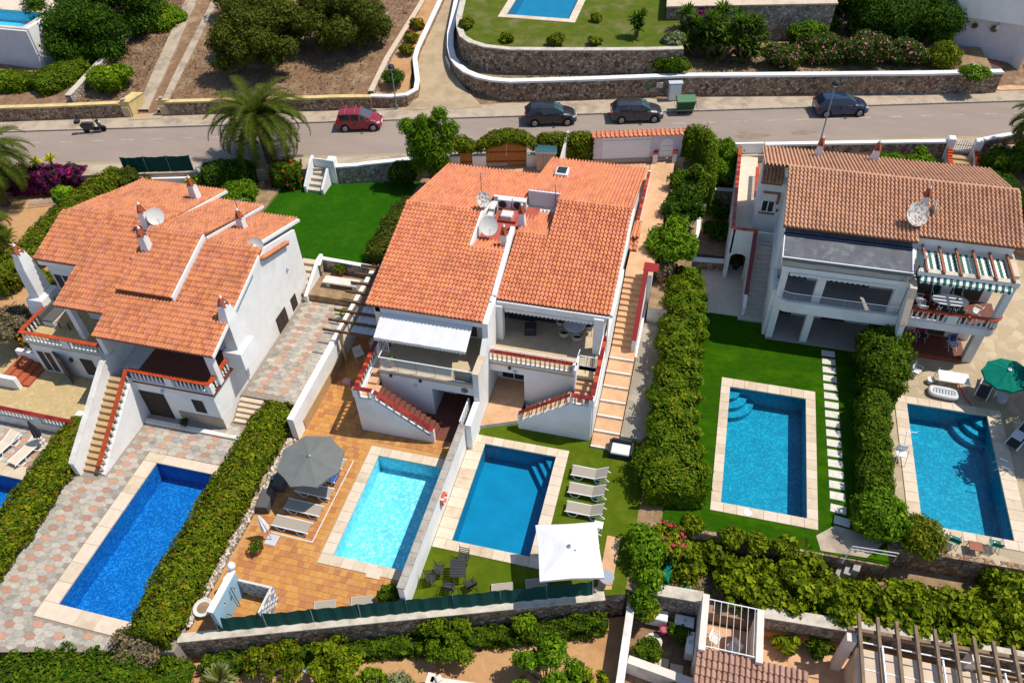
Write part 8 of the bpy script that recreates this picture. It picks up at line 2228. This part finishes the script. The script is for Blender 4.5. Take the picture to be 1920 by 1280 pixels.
def parasol(name, label, x, y, z, top, r, mat, sides=8, rz=0.0, tilt=(0, 0), rise=0.42, base=True, pole_off=(0, 0), cat='parasol', polemat='lamp_grey'):
    t = thing(name, label, cat, (x, y, z), rz)
    ap = Vector((0, 0, top)); pts = []
    for i in range(sides):
        a = 2 * math.pi * (i + 0.5) / sides
        pts.append(Vector((math.cos(a) * r, math.sin(a) * r, top - rise + tilt[0] * math.cos(a) * r + tilt[1] * math.sin(a) * r)))
    for i in range(sides):
        m = MB(); a, b_ = pts[i], pts[(i + 1) % sides]; mid = (a + b_) / 2; mid = mid * 0.965; mid.z = (a.z + b_.z) / 2 + 0.02
        c = (ap + mid) / 2 - Vector((0, 0, 0.03)); ca = (ap + a) / 2; cb = (ap + b_) / 2
        m.add([ap, ca, a, mid, b_, cb, c], [(0, 1, 6), (1, 2, 3, 6), (6, 3, 4, 5), (0, 6, 5)], mat)
        m.add([a, mid, b_, a - Vector((0, 0, 0.12)), mid - Vector((0, 0, 0.14)), b_ - Vector((0, 0, 0.12))], [(0, 3, 4, 1), (1, 4, 5, 2)], mat)
        m.build('canopy_panel', t, local=True)
        m = MB(); m.tube([ap - Vector((0, 0, 0.05)), a - Vector((0, 0, 0.04))], 0.012, polemat, 4); m.build('rib', t, local=True)
    m = MB(); m.lathe([(0.09, -0.02), (0.1, 0.03), (0.03, 0.07), (0.015, 0.14)], ap, polemat, 8); m.build('finial', t, local=True)
    m = MB(); m.tube([(pole_off[0], pole_off[1], 0), (pole_off[0] * 0.2, pole_off[1] * 0.2, top)], 0.028, polemat, 8); m.build('pole', t, local=True)
    if base:
        m = MB(); m.lathe([(0.3, 0), (0.3, 0.06), (0.06, 0.1), (0.05, 0.3)], (pole_off[0], pole_off[1], 0), 'concrete', 12); m.build('base', t, local=True)
    return t
parasol('parasol', 'large open grey parasol over the taupe loungers', -16.7, 20.9, 0.0, 2.75, 1.72, 'grey_cloth', 8, 0.2)
t = parasol('parasol', 'large square white parasol at the corner of the olive turf', -3.05, 18.85, 0.0, 2.75, 2.02, 'awning_white', 4, math.radians(16.7), rise=0.38, pole_off=(1.2, -0.9))
parasol('parasol', 'tilted dark green parasol on the crazy paving', 17.95, 35.0, 0.0, 2.45, 1.22, 'green_canvas', 10, 0.1, tilt=(0.12, 0.05), rise=0.4, polemat='white_paint')
def closed_parasol(label, x, y, h, mat, lean=(0, 0), base='concrete'):
    t = thing('closed_parasol', label, 'parasol', (x, y, 0))
    m = MB(); N = 16; vs = []
    for q, rr in ((0.42, 0.03), (0.46, 0.20), (0.70, 0.15), (0.95, 0.05), (1.0, 0.02)):
        for k in range(N):
            a = 2 * math.pi * k / N; r = rr * (1.15 if k % 2 else 0.75)
            vs.append((lean[0] * q + r * math.cos(a), lean[1] * q + r * math.sin(a), h * q))
    m.add(vs, [(i * N + k, i * N + (k + 1) % N, (i + 1) * N + (k + 1) % N, (i + 1) * N + k) for i in range(4) for k in range(N)], mat); m.build('folded_canopy', t, local=True)
    m = MB(); m.tube([(0, 0, 0), (lean[0], lean[1], h * 1.04)], 0.022, 'steel', 6); m.build('pole', t, local=True)
    m = MB(); m.box(-0.3, 0.3, -0.3, 0.3, 0, 0.06, base, 0.02); m.build('base', t, local=True)
closed_parasol('closed white parasol on a pale square base on the tile deck', -17.75, 17.45, 1.9, 'awning_white', (-0.35, 0.15), 'cabinet_grey')
closed_parasol('closed dark grey parasol above the pale loungers', -32.7, 19.9, 2.2, 'charcoal', (-0.15, 0.1), 'white_stone')

def fold_chair(name, label, x, y, z, rz, frame='white_paint', seat='white_paint', group=None, arms=True, slats=5, cat='chair', h=0.92, w=0.48):
    t = thing(name, label, cat, (x, y, z), rz, group)
    for sg in (-1, 1):
        m = MB(); m.tube([(0.22, sg * w / 2, 0), (-0.16, sg * w / 2, 0.45), (-0.26, sg * w / 2, h)], 0.016, frame, 5); m.build('leg', t, local=True)
        m = MB(); m.tube([(-0.28, sg * w / 2, 0), (0.2, sg * w / 2, 0.44)], 0.016, frame, 5); m.build('leg', t, local=True)
        if arms:
            m = MB(); m.tube([(-0.2, sg * w / 2, 0.64), (0.24, sg * w / 2, 0.64), (0.22, sg * w / 2, 0.44)], 0.016, frame, 5); m.build('armrest', t, local=True)
    for i in range(slats):
        m = MB(); xx = -0.18 + i * 0.42 / slats; m.box(xx, xx + 0.42 / slats - 0.02, -w / 2, w / 2, 0.44, 0.456, seat); m.build('seat_slat', t, local=True)
    for i in range(slats - 1):
        a = i / (slats - 1); zz = 0.52 + a * (h - 0.58); xx = -0.175 - 0.085 * a
        m = MB(); m.box(xx - 0.012, xx + 0.004, -w / 2, w / 2, zz, zz + 0.06, seat); m.build('back_slat', t, local=True)
    return t
# dark set on the olive turf
t = thing('garden_table', 'charcoal slatted table on the olive turf', 'table', (-8.1, 17.75, 0), 0.25)
for i in range(7):
    m = MB(); m.box(-0.38, 0.38, -0.47 + i * 0.135, -0.47 + i * 0.135 + 0.115, 0.70, 0.725, 'charcoal'); m.build('top_slat', t, local=True)
for x in (-0.33, 0.33):
    for y in (-0.42, 0.42):
        m = MB(); m.tube([(x, y, 0), (x, y, 0.70)], 0.02, 'charcoal', 6); m.build('leg', t, local=True)
for k, (x, y, rz) in enumerate(((-8.1, 18.55, -1.6), (-9.0, 17.6, 0.2), (-8.3, 16.85, 1.6), (-7.35, 17.2, 2.3), (-9.3, 17.1, 0.5))):
    fold_chair('garden_chair', ['charcoal chair at the far side of the charcoal table', 'charcoal chair left of the charcoal table', 'charcoal chair at the near side of the charcoal table', 'charcoal chair right of the charcoal table', 'charcoal chair pulled out nearest the dividing wall'][k], x, y, 0, rz, 'charcoal', 'charcoal', 'charcoal garden chairs on the olive turf', arms=True, slats=4)
# terrace sets
t = thing('round_table', 'round pale table on the middle right terrace', 'table', (-5.4, 32.1, 3.0))
m = MB(); m.lathe([(0.62, 0.70), (0.64, 0.72), (0.62, 0.745)], (0, 0, 0), 'dish_white', 22); m.build('top', t, local=True)
m = MB(); m.lathe([(0.3, 0), (0.28, 0.03), (0.04, 0.06), (0.04, 0.70)], (0, 0, 0), 'cabinet_grey', 12); m.build('pedestal', t, local=True)
def shell_chair(label, x, y, z, rz):
    t = thing('tub_chair', label, 'chair', (x, y, z), rz, 'grey tub chairs round the pale terrace table')
    m = MB(); n = 9; vs = []
    for zz, r in ((0.42, 0.24), (0.46, 0.27), (0.78, 0.31)):
        for k in range(n):
            a = math.pi * (0.28 + 1.44 * k / (n - 1)); vs.append((r * math.cos(a) * (1 if zz < 0.7 else 1.05), r * math.sin(a), zz - (0.12 if zz > 0.7 and k in (0, n - 1) else 0)))
    m.add(vs, [(i * n + k, i * n + k + 1, (i + 1) * n + k + 1, (i + 1) * n + k) for i in range(2) for k in range(n - 1)], 'taupe_mesh'); m.build('backrest', t, local=True)
    m = MB(); m.lathe([(0.25, 0.40), (0.26, 0.44), (0.22, 0.47)], (0, 0, 0), 'rattan_dark', 12); m.build('seat', t, local=True)
    for sx in (-1, 1):
        for sy in (-1, 1):
            m = MB(); m.tube([(sx * 0.15, sy * 0.15, 0.41), (sx * 0.22, sy * 0.22, 0)], 0.015, 'wood_tan', 5); m.build('leg', t, local=True)
for k, (x, y, rz) in enumerate(((-5.85, 31.45, 1.0), (-5.1, 31.3, 1.9), (-4.65, 32.3, 3.3), (-6.2, 32.3, 0.0))):
    shell_chair(['grey tub chair front left of the pale table', 'grey tub chair front right of the pale table', 'grey tub chair right of the pale table', 'grey tub chair left of the pale table'][k], x, y, 3.0, rz)
def rattan_box(name, label, x, y, z, sx, sy, h, mat, cat, back=False, cushion=None, rz=0.0):
    t = thing(name, label, cat, (x, y, z), rz)
    m = MB(); m.box(-sx / 2, sx / 2, -sy / 2, sy / 2, 0.02, h, mat, 0.03); m.build('base', t, local=True)
    if back:
        m = MB(); m.box(-sx / 2, sx / 2, sy / 2, sy / 2 + 0.14, 0.02, h + 0.36, mat, 0.04); m.build('backrest', t, local=True)
        for sg in (-1, 1):
            m = MB(); m.box(sg * sx / 2 - 0.06 + sg * 0.061, sg * sx / 2 + 0.06 + sg * 0.061, -sy / 2, sy / 2 + 0.14, 0.02, h + 0.2, mat, 0.03); m.build('armrest', t, local=True)
    if cushion:
        m = MB(); m.box(-sx / 2 + 0.03, sx / 2 - 0.03, -sy / 2 + 0.02, sy / 2 - 0.02, h + 0.002, h + 0.12, cushion, 0.04); m.build('cushion', t, local=True)
    return t
rattan_box('pouffe', 'dark rattan cube stool on the middle right terrace', -7.85, 31.7, 3.0, 0.65, 0.65, 0.42, 'rattan_dark', 'stool', cushion='charcoal', rz=0.2)
rattan_box('sofa', 'dark rattan sofa in the back corner of the middle terrace', -8.6, 32.9, 3.0, 1.3, 0.7, 0.4, 'rattan_dark', 'sofa', True, 'charcoal')
rattan_box('sofa', 'second dark rattan sofa deeper on the middle terrace', -7.0, 33.0, 3.0, 1.5, 0.6, 0.4, 'rattan_dark', 'sofa', True, 'charcoal')
rattan_box('wicker_armchair', 'dark wicker armchair with white cushion by the side steps', -1.75, 26.6, 0.0, 1.05, 0.75, 0.34, 'rattan_dark', 'armchair', True, 'awning_white', rz=0.0)
rattan_box('storage_box', 'grey rattan storage box beside the grey parasol, near one', -18.95, 19.3, 0.0, 0.6, 1.1, 0.6, 'rattan_grey', 'storage box', rz=0.15)
rattan_box('storage_box', 'grey rattan storage box beside the grey parasol, far one', -18.75, 20.6, 0.0, 0.6, 0.9, 0.55, 'rattan_grey', 'storage box', rz=0.1)
t = rattan_box('sofa', 'grey framed garden sofa on the left villa terrace', -35.55, 26.9, 3.0, 0.75, 1.7, 0.36, 'cabinet_grey', 'sofa', False, 'rattan_grey')
m = MB(); m.box(-0.5, -0.38, -0.85, 0.85, 0.02, 0.8, 'rattan_grey', 0.04); m.build('backrest', t, local=True)
t = thing('coffee_table', 'slatted wooden table beside the garden sofa', 'table', (-34.5, 26.55, 3.0))
for i in range(6):
    m = MB(); m.box(-0.40 + i * 0.135, -0.40 + i * 0.135 + 0.115, -0.55, 0.55, 0.56, 0.59, 'wood_tan'); m.build('top_slat', t, local=True)
for x in (-0.34, 0.34):
    for y in (-0.48, 0.48):
        m = MB(); m.box(x - 0.03, x + 0.03, y - 0.03, y + 0.03, 0, 0.56, 'wood_dark'); m.build('leg', t, local=True)
rattan_box('air_conditioner_box', 'white unit with dark grille in the corner of the left terrace', -15.35, 29.6, 3.0, 0.6, 0.4, 0.7, 'dish_white', 'air conditioner')
fold_chair('plastic_chair', 'white plastic chair under the side pergola', -18.2, 30.2, 0, -0.8, 'white_plastic', 'white_plastic', slats=6, w=0.52)
fold_chair('plastic_chair', 'white plastic chair deeper under the side pergola', -17.6, 31.3, 0, -1.6, 'white_plastic', 'white_plastic', slats=6, w=0.52)
# right-hand villa
t = thing('oval_table', 'oval white table on the right terrace', 'table', (14.95, 38.6, 3.05), 0.05)
m = MB(); m.lathe([(0.98, 0.70), (1.0, 0.72), (0.98, 0.745)], (0, 0, 0), 'white_plastic', 28, 1.0, 0.52); m.build('top', t, local=True)
for x in (-0.6, 0.6):
    for y in (-0.3, 0.3):
        m = MB(); m.tube([(x, y, 0), (x * 0.9, y * 0.9, 0.70)], 0.025, 'white_plastic', 6); m.build('leg', t, local=True)
m = MB(); m.lathe([(0.05, 0), (0.06, 0.12), (0.04, 0.15)], (15.3, 38.65, 3.796), 'clay_red', 8); tag(m.build('small_jar'), 'small brown jar on the oval white table', 'jar')
for k, (x, y, rz) in enumerate(((13.4, 38.7, 0.0), (13.5, 38.1, 0.1), (14.6, 37.9, 1.57), (15.4, 37.9, 1.6), (16.4, 38.3, 2.6), (14.4, 39.35, -1.5), (15.5, 39.35, -1.6))):
    fold_chair('folding_chair', ['white framed chair at the left end of the oval table', 'white framed chair nearest the party wall by the railing', 'white framed green chair left at the near side of the oval table', 'white framed green chair right at the near side of the oval table', 'white framed chair turned away at the right end of the oval table', 'white framed green chair left at the far side of the oval table', 'white framed green chair right at the far side of the oval table'][k], x, y, 3.05, rz, 'white_paint', 'green_net' if k in (2, 3, 5, 6) else 'white_paint', 'folding chairs round the oval table', slats=4)
t = fold_chair('folding_chair', 'folding chair with blue towel in the right porch', 16.2, 38.6, 0.1, -1.2, 'white_paint', 'charcoal', slats=4)
m = MB(); m.box(-0.3, 0.2, -0.28, 0.28, 0.0, 0.03, 'blue_stripe'); m.box(-0.33, -0.29, -0.28, 0.28, 0.0, 0.5, 'blue_towel'); o = m.build('towel'); o.location = (16.2, 38.6, 0.56); o.rotation_euler = (0, 0, -1.2); tag(o, 'blue patterned towel over the chair in the right porch', 'towel')
for k, (x, y, mt) in enumerate(((14.5, 39.0, 'magenta_cloth'), (13.8, 38.9, 'pink_cloth'))):
    fold_chair('folding_chair', ['folding chair under the magenta towel', 'folding chair under the pink towel'][k], x, y, 0.1, -1.4, 'white_paint', 'charcoal', slats=4)
    m = MB(); m.box(-0.34, -0.20, -0.27, 0.27, -0.35, 0.42, mt, 0.03); o = m.build('towel'); o.location = (x, y, 0.66); o.rotation_euler = (0, 0, -1.4); tag(o, ['magenta towel hung over a porch chair', 'pink towel hung over a porch chair'][k], 'towel')
t = thing('folding_table', 'rectangular white folding table on the crazy paving', 'table', (15.8, 35.6, 0), -0.02)
for x0, x1 in ((-0.8, -0.005), (0.005, 0.8)):
    m = MB(); m.box(x0, x1, -0.42, 0.42, 0.70, 0.73, 'white_plastic'); m.build('top', t, local=True)
for x in (-0.6, 0.6):
    for sg in (-1, 1):
        m = MB(); m.tube([(x - 0.3, sg * 0.36, 0), (x + 0.3, sg * 0.36, 0.70)], 0.015, 'steel', 5); m.tube([(x + 0.3, sg * 0.34, 0), (x - 0.3, sg * 0.34, 0.70)], 0.015, 'steel', 5); m.build('leg', t, local=True)
fold_chair('folding_chair', 'white slatted chair beside the dark hedge on the crazy paving', 13.95, 36.0, 0, -0.5, 'white_paint', 'white_paint', slats=5)
t = thing('pool_float', 'silvery white inflatable lounger beside the right pool', 'pool float', (15.3, 34.75, 0.06), -0.08)
m = MB(); N1, N2 = 28, 8; vs = []
for i in range(N1):
    a = 2 * math.pi * i / N1; cx_, cy_ = 0.68 * math.copysign(abs(math.cos(a)) ** 0.5, math.cos(a)), 0.30 * math.copysign(abs(math.sin(a)) ** 0.5, math.sin(a))
    for j in range(N2):
        c = 2 * math.pi * j / N2
        vs.append((cx_ + 0.14 * math.cos(c) * math.cos(a), cy_ + 0.14 * math.cos(c) * math.sin(a), 0.16 + 0.14 * math.sin(c)))
m.add(vs, [(i * N2 + j, ((i + 1) % N1) * N2 + j, ((i + 1) % N1) * N2 + (j + 1) % N2, i * N2 + (j + 1) % N2) for i in range(N1) for j in range(N2)], 'dish_white'); m.build('rim', t, local=True, smooth=True)
for i in range(7):
    m = MB(); m.tube([(-0.45 + i * 0.16, -0.24, 0.14), (-0.45 + i * 0.16, 0.24, 0.14)], 0.075, 'cabinet_grey', 8); m.build('air_tube', t, local=True)
m = MB(); m.tube([(15.95, 35.15, 0.75), (16.1, 35.0, 0.55), (16.45, 34.6, 0.2), (16.75, 34.3, 0.08)], 0.035, 'red_noodle', 8); tag(m.build('pool_noodle'), 'red foam pool noodle leaning on the white folding table', 'pool noodle')
t = thing('pool_bucket', 'white bucket with a long handled net beside the white table', 'bucket', (14.75, 35.6, 0))
m = MB(); m.lathe([(0.16, 0), (0.2, 0.3), (0.22, 0.3), (0.19, 0.28)], (0, 0, 0), 'white_plastic', 12); m.build('bucket_body', t, local=True)
m = MB(); m.tube([(0, 0, 0.25), (0.35, 0.5, 0.9)], 0.02, 'steel', 5); m.build('handle', t, local=True)
t = thing('pool_hoist', 'white pool lift frame at the left of the right pool', 'pool lift', (12.55, 29.5, 0))
for x, y in ((-0.25, -0.5), (0.25, -0.5), (-0.25, 0.5), (0.25, 0.5)):
    m = MB(); m.tube([(x, y, 0), (x * 0.8, y * 0.3, 1.1)], 0.02, 'white_paint', 6); m.build('leg', t, local=True)
m = MB(); m.box(-0.25, 0.25, -0.22, 0.2, 0.5, 0.54, 'white_plastic'); m.box(-0.25, 0.25, 0.2, 0.24, 0.54, 0.95, 'white_plastic'); m.build('seat', t, local=True)
m = MB(); m.tube([(0, 0.1, 1.1), (0.0, 0.6, 1.6), (0.5, 0.65, 1.6)], 0.025, 'white_paint', 6); m.build('arm', t, local=True)
for k, (x, y, rz) in enumerate(((14.55, 24.75, 1.3), (16.4, 24.95, 1.5))):
    fold_chair('garden_chair', ['green garden chair by the ball shrub at the near end of the pool', 'green garden chair at the right near end of the pool'][k], x, y, 0.0, rz, 'steel', 'green_canvas', 'green chairs below the right pool', slats=5)
m = MB(); m.box(-0.3, 0.3, -0.25, 0.25, 0.38, 0.42, 'wood_red'); [m.tube([(sx * 0.26, sy * 0.2, 0), (sx * 0.26, sy * 0.2, 0.38)], 0.02, 'wood_red', 5) for sx in (-1, 1) for sy in (-1, 1)]; o = m.build('garden_table'); o.location = (15.5, 24.65, 0); tag(o, 'small brown table between the two green chairs', 'table')
m = MB(); m.tube([(17.6, 30.1, 0.05), (17.7, 30.1, 0.6), (17.3, 30.1, 0.75), (17.1, 30.1, 0.3)], 0.022, 'steel', 6); m.tube([(17.6, 29.6, 0.05), (17.7, 29.6, 0.6), (17.3, 29.6, 0.75), (17.1, 29.6, 0.3)], 0.022, 'steel', 6); tag(m.build('pool_ladder'), 'steel grab rails at the right side of the right pool', 'ladder')

# stepping stones across the lawn
ORD = 'first second third fourth fifth sixth seventh eighth ninth tenth eleventh twelfth thirteenth fourteenth fifteenth sixteenth seventeenth eighteenth'.split()
for i in range(18):
    v = 36.75 - i * 0.69 - (0.1 if i > 15 else 0); u = 9.20 + 0.012 * i + (0.15 if i == 17 else 0)
    m = MB(); m.box(-0.38, 0.38, -0.24, 0.24, 0.0, 0.035, 'white_stone', 0.01); o = m.build('stepping_stone'); o.location = (u, v, 0.0); o.rotation_euler = (0, 0, random.uniform(-0.03, 0.03) - 0.1 * (i > 15))
    tag(o, ORD[i] + ' white stepping stone from the villa porch across the green lawn', 'stepping stone', 'stepping stones across the green lawn')

# pots, boxes and small things
def pot(name, label, x, y, z, r, h, mat, leaf=None, fill='scrub_earth', cat='plant pot', lr=None, flowers=None):
    t = thing(name, label, cat, (x, y, z))
    m = MB(); m.lathe([(r * 0.7, 0), (r, h * 0.85), (r * 1.12, h * 0.86), (r * 1.12, h), (r * 0.95, h), (r * 0.93, h * 0.9)], (0, 0, 0), mat, 14); m.build('pot', t, local=True)
    m = MB(); m.lathe([(r * 0.93, h * 0.88), (r * 0.5, h * 0.92)], (0, 0, 0), fill, 12); m.build('soil', t, local=True)
    if leaf:
        lr = lr or r * 1.5
        P, N = clump_points([(0, 0, h + lr * 0.6, lr, lr, lr * 0.8), (lr * 0.4, 0, h + lr, lr * 0.6, lr * 0.6, lr * 0.6)], 160)
        mats, w = LEAF[leaf]; link('plant', leaf_mesh('plant', P, N, 0.13, mats, w), t)
        if flowers:
            idx = RNG.choice(len(P), flowers[1]); link('flowers', leaf_mesh('flowers', P[idx] + N[idx] * 0.04, N[idx], 0.13, [flowers[0]], None, aspect=0.9), t)
    return t
pot('plant_pot', 'terracotta pot with a leafy plant on the tile deck', -18.1, 16.7, 0, 0.24, 0.3, 'terracotta_pot', 'mixed', lr=0.34)
pot('plant_pot', 'big round grey bowl planter outside the shower wall', -19.1, 13.3, 0, 0.42, 0.35, 'dish_white')
pot('plant_pot', 'smaller grey bowl planter beside the globe lamp', -18.6, 14.9, 0, 0.3, 0.3, 'dish_white')
pot('plant_pot', 'terracotta pot with a cactus on the left middle terrace', -14.7, 27.5, 3.0, 0.2, 0.28, 'terracotta_pot', 'silver', lr=0.25)
pot('plant_pot', 'terracotta pot with a bare tree by the side stair', -1.2, 39.7, 1.4, 0.3, 0.4, 'terracotta_pot', 'dry', lr=0.6)
pot('plant_pot', 'flower pot on the hexagon path by the pergola wall', -19.9, 32.6, 0.8, 0.2, 0.26, 'terracotta_pot', 'bright', lr=0.35, flowers=('lf_yellow', 20))
pot('plant_pot', 'pot with a small plant before the stone clad front', -25.8, 23.0, 0.16, 0.14, 0.2, 'charcoal', 'deep', lr=0.22)
pot('plant_pot', 'red glazed jar in the lower yard', 1.75, 18.4, -2.6, 0.2, 0.5, 'magenta_cloth')
pot('plant_pot', 'dark pot with a plant under the walkway arch', 3.4, 43.6, 0.06, 0.25, 0.35, 'charcoal', 'deep', lr=0.35)
pot('plant_pot', 'geranium pot on the planter by the pergola', -21.6, 35.9, 1.3, 0.25, 0.35, 'clay_red', 'mixed', lr=0.4, flowers=('lf_magenta', 12))
shrub('shrub', 'dry leafy plant on the tile deck beside the dividing wall', -10.9, 15.9, 0.0, 0.55, 0.8, 'mixed', 150, 0.16, core=False)
for k, (x, y, rz) in enumerate(((-13.7, 14.75, 0.34), (-12.1, 15.35, 0.34), (-5.9, 17.5, 0.34), (-4.4, 18.1, 0.34))):
    t = thing('framed_mat', ['white framed grey screen behind the net fence, first from the shower', 'white framed grey screen behind the net fence near the dividing wall', 'small grey framed screen behind the net fence on the turf', 'white framed grey screen behind the net fence under the parasol'][k], 'screen', (x, y, 0.05), rz)
    m = MB(); m.box(-0.5, 0.5, -0.28, 0.28, 0.0, 0.04, 'taupe_mesh'); m.build('mat', t, local=True)
    m = MB(); m.tube([(-0.5, -0.28, 0.05), (-0.5, 0.28, 0.05), (0.5, 0.28, 0.05), (0.5, -0.28, 0.05), (-0.5, -0.28, 0.05)], 0.02, 'dish_white', 5); m.build('frame', t, local=True)
m = MB(); m.prism([(-15.75, 17.83), (-15.69, 17.83), (-15.6, 22.95), (-15.66, 22.95)], 0.0, 0.026, 'dish_white'); tag(m.build('drain_strip', ), 'white strip set in the tile deck between loungers and pool', 'drain strip')
m = MB(); m.prism([(-18.0, 17.83), (-15.69, 17.77), (-15.69, 17.83), (-18.0, 17.89)], 0.0, 0.026, 'dish_white'); tag(m.build('drain_strip'), 'white strip crossing the tile deck beside the closed parasol', 'drain strip')
m = MB(); m.box(-18.4, -17.9, 28.0, 28.35, 0.02, 0.3, 'pink_cloth', 0.05); tag(m.build('beach_bag'), 'pink and blue bag on the floor below the pergola post', 'bag')
# lower yard
for k, (x, y, sx, sy, h) in enumerate(((1.35, 18.95, 1.0, 0.55, 0.75), (2.65, 18.9, 0.9, 0.55, 0.8), (3.0, 17.9, 0.35, 1.1, 0.8))):
    t = thing('water_tank', ['white tank against the coping wall, left', 'white tank against the coping wall, right', 'long white tank along the pink wall'][k], 'tank', (x, y, -2.6))
    m = MB(); m.box(-sx / 2, sx / 2, -sy / 2, sy / 2, 0.05, h, 'white_plastic', 0.05); m.build('body', t, local=True)
    m = MB(); m.lathe([(0.1, h), (0.1, h + 0.04)], (0, 0, 0), 'cabinet_grey', 10); m.build('lid', t, local=True)
m = MB(); m.lathe([(0.42, 0), (0.42, 0.06)], (1.35, 17.9, -2.6), 'white_stone', 18); tag(m.build('round_slab'), 'round pale stone slab in the lower yard', 'stone slab')
for k, (x, y, w_) in enumerate(((1.1, 16.9, 0.6), (1.8, 16.85, 0.75), (2.55, 16.7, 0.6))):
    m = MB(); m.box(x - w_ / 2, x + w_ / 2, y - 0.35, y + 0.35, -2.7, -2.56, 'sandstone_b', 0.02); tag(m.build('flagstone'), ['pale flagstone nearest the white garden wall', 'broad pale flagstone in the middle of the lower yard', 'pale flagstone nearest the lattice'][k], 'flagstone')
t = thing('lattice_panel', 'white diamond lattice panel beside the pink house', 'lattice', (2.95, 16.2, -2.6))
for i in range(7):
    for sg in (-1, 1):
        x0 = -0.35 + i * 0.117
        m = MB(); a = max(-0.35, min(0.35, x0)); b_ = max(-0.35, min(0.35, x0 + sg * 0.5)); m.beam((a, 0, 0.1), (b_, 0, 0.1 + abs(b_ - a) * 1.4 + 0.15), 0.03, 0.015, 'white_paint'); m.build('lath', t, local=True)
for k, (x, y, rz) in enumerate(((4.1, 18.4, -0.4), (5.0, 18.1, -2.3))):
    fold_chair('metal_chair', ['white slatted metal chair left in the small walled yard', 'white slatted metal chair right in the small walled yard'][k], x, y, -2.35, rz, 'white_paint', 'white_paint', 'metal chairs in the walled yard', slats=7, w=0.5)
m = MB(); m.lathe([(0.05, 0), (0.28, 0.1), (0.36, 0.25), (0.25, 0.42), (0.12, 0.46)], (0, 0, 0), 'clay_plain', 12); o = m.build('clay_jar', smooth=True); o.location = (-1.35, 15.6, -1.85); o.rotation_euler = (1.2, 0.3, 0); tag(o, 'clay jar lying on the orange soil', 'jar')
for k, (x, y) in enumerate(((-14.3, 12.6), (-44.0, 36.0), (2.6, 21.9))):
    m = MB(); rd = random.Random(k)
    for i in range(7):
        r = rd.uniform(0.1, 0.2); m.lathe([(r * 0.6, -r * 0.3), (r, 0.05), (r * 0.8, r * 0.5), (r * 0.2, r * 0.75)], (x + rd.uniform(-.35, .35), y + rd.uniform(-.25, .25), [-1.95, 1.65, -1.45][k]), 'white_stone', 7)
    o = m.build('rock_pile'); tag(o, ['white rocks on the orange garden soil', 'white stones ringing the low plants at the left', 'white rocks on the weedy slope'][k], 'rocks', kind='stuff')
m = MB(); m.prism([(1.3, 20.6), (1.65, 20.2), (1.75, 21.6), (1.5, 21.9)], -1.48, -1.0, 'green_canvas'); m.prism([(2.0, 20.2), (2.9, 20.1), (2.6, 20.6)], -1.48, -1.4, 'green_canvas'); tag(m.build('torn_net'), 'torn scrap of green netting on the slope', 'netting')
b = thing('side_table', 'small white trolley frame next to the third lounger', 'side table', (-2.1, 21.75, 0))
m = MB(); m.box(-0.22, 0.22, -0.2, 0.2, 0.38, 0.41, 'white_plastic'); m.build('top', b, local=True)
for sx in (-1, 1):
    for sy in (-1, 1):
        m = MB(); m.tube([(sx * 0.18, sy * 0.16, 0), (sx * 0.18, sy * 0.16, 0.38)], 0.018, 'white_plastic', 5); m.build('leg', b, local=True)
t = thing('bistro_table', 'thin wire round table beside the white parasol', 'table', (-1.25, 18.9, 0))
m = MB(); m.lathe([(0.36, 0.68), (0.36, 0.70)], (0, 0, 0), 'steel', 20); m.build('top', t, local=True)
for k in range(3):
    a = 2 * math.pi * k / 3; m = MB(); m.tube([(0.3 * math.cos(a), 0.3 * math.sin(a), 0), (0.1 * math.cos(a), 0.1 * math.sin(a), 0.4), (0.3 * math.cos(a), 0.3 * math.sin(a), 0.68)], 0.015, 'steel', 5); m.build('leg', t, local=True)
m = MB(); m.prism([(-1.6, 18.5), (-0.95, 18.7), (-0.95, 21.5), (-1.6, 21.5)], -0.02, 0.01, 'terracotta_path'); structure('tiled_corner', m)
for k, (x, y) in enumerate(((-6.55, 48.9), (-5.3, 49.2))):
    rattan_box('plastic_box', ['white plastic crate by the garage wall, left', 'white plastic crate by the garage wall, right'][k], x, y, 2.8, 0.8, 0.5, 0.45, 'white_plastic', 'crate')
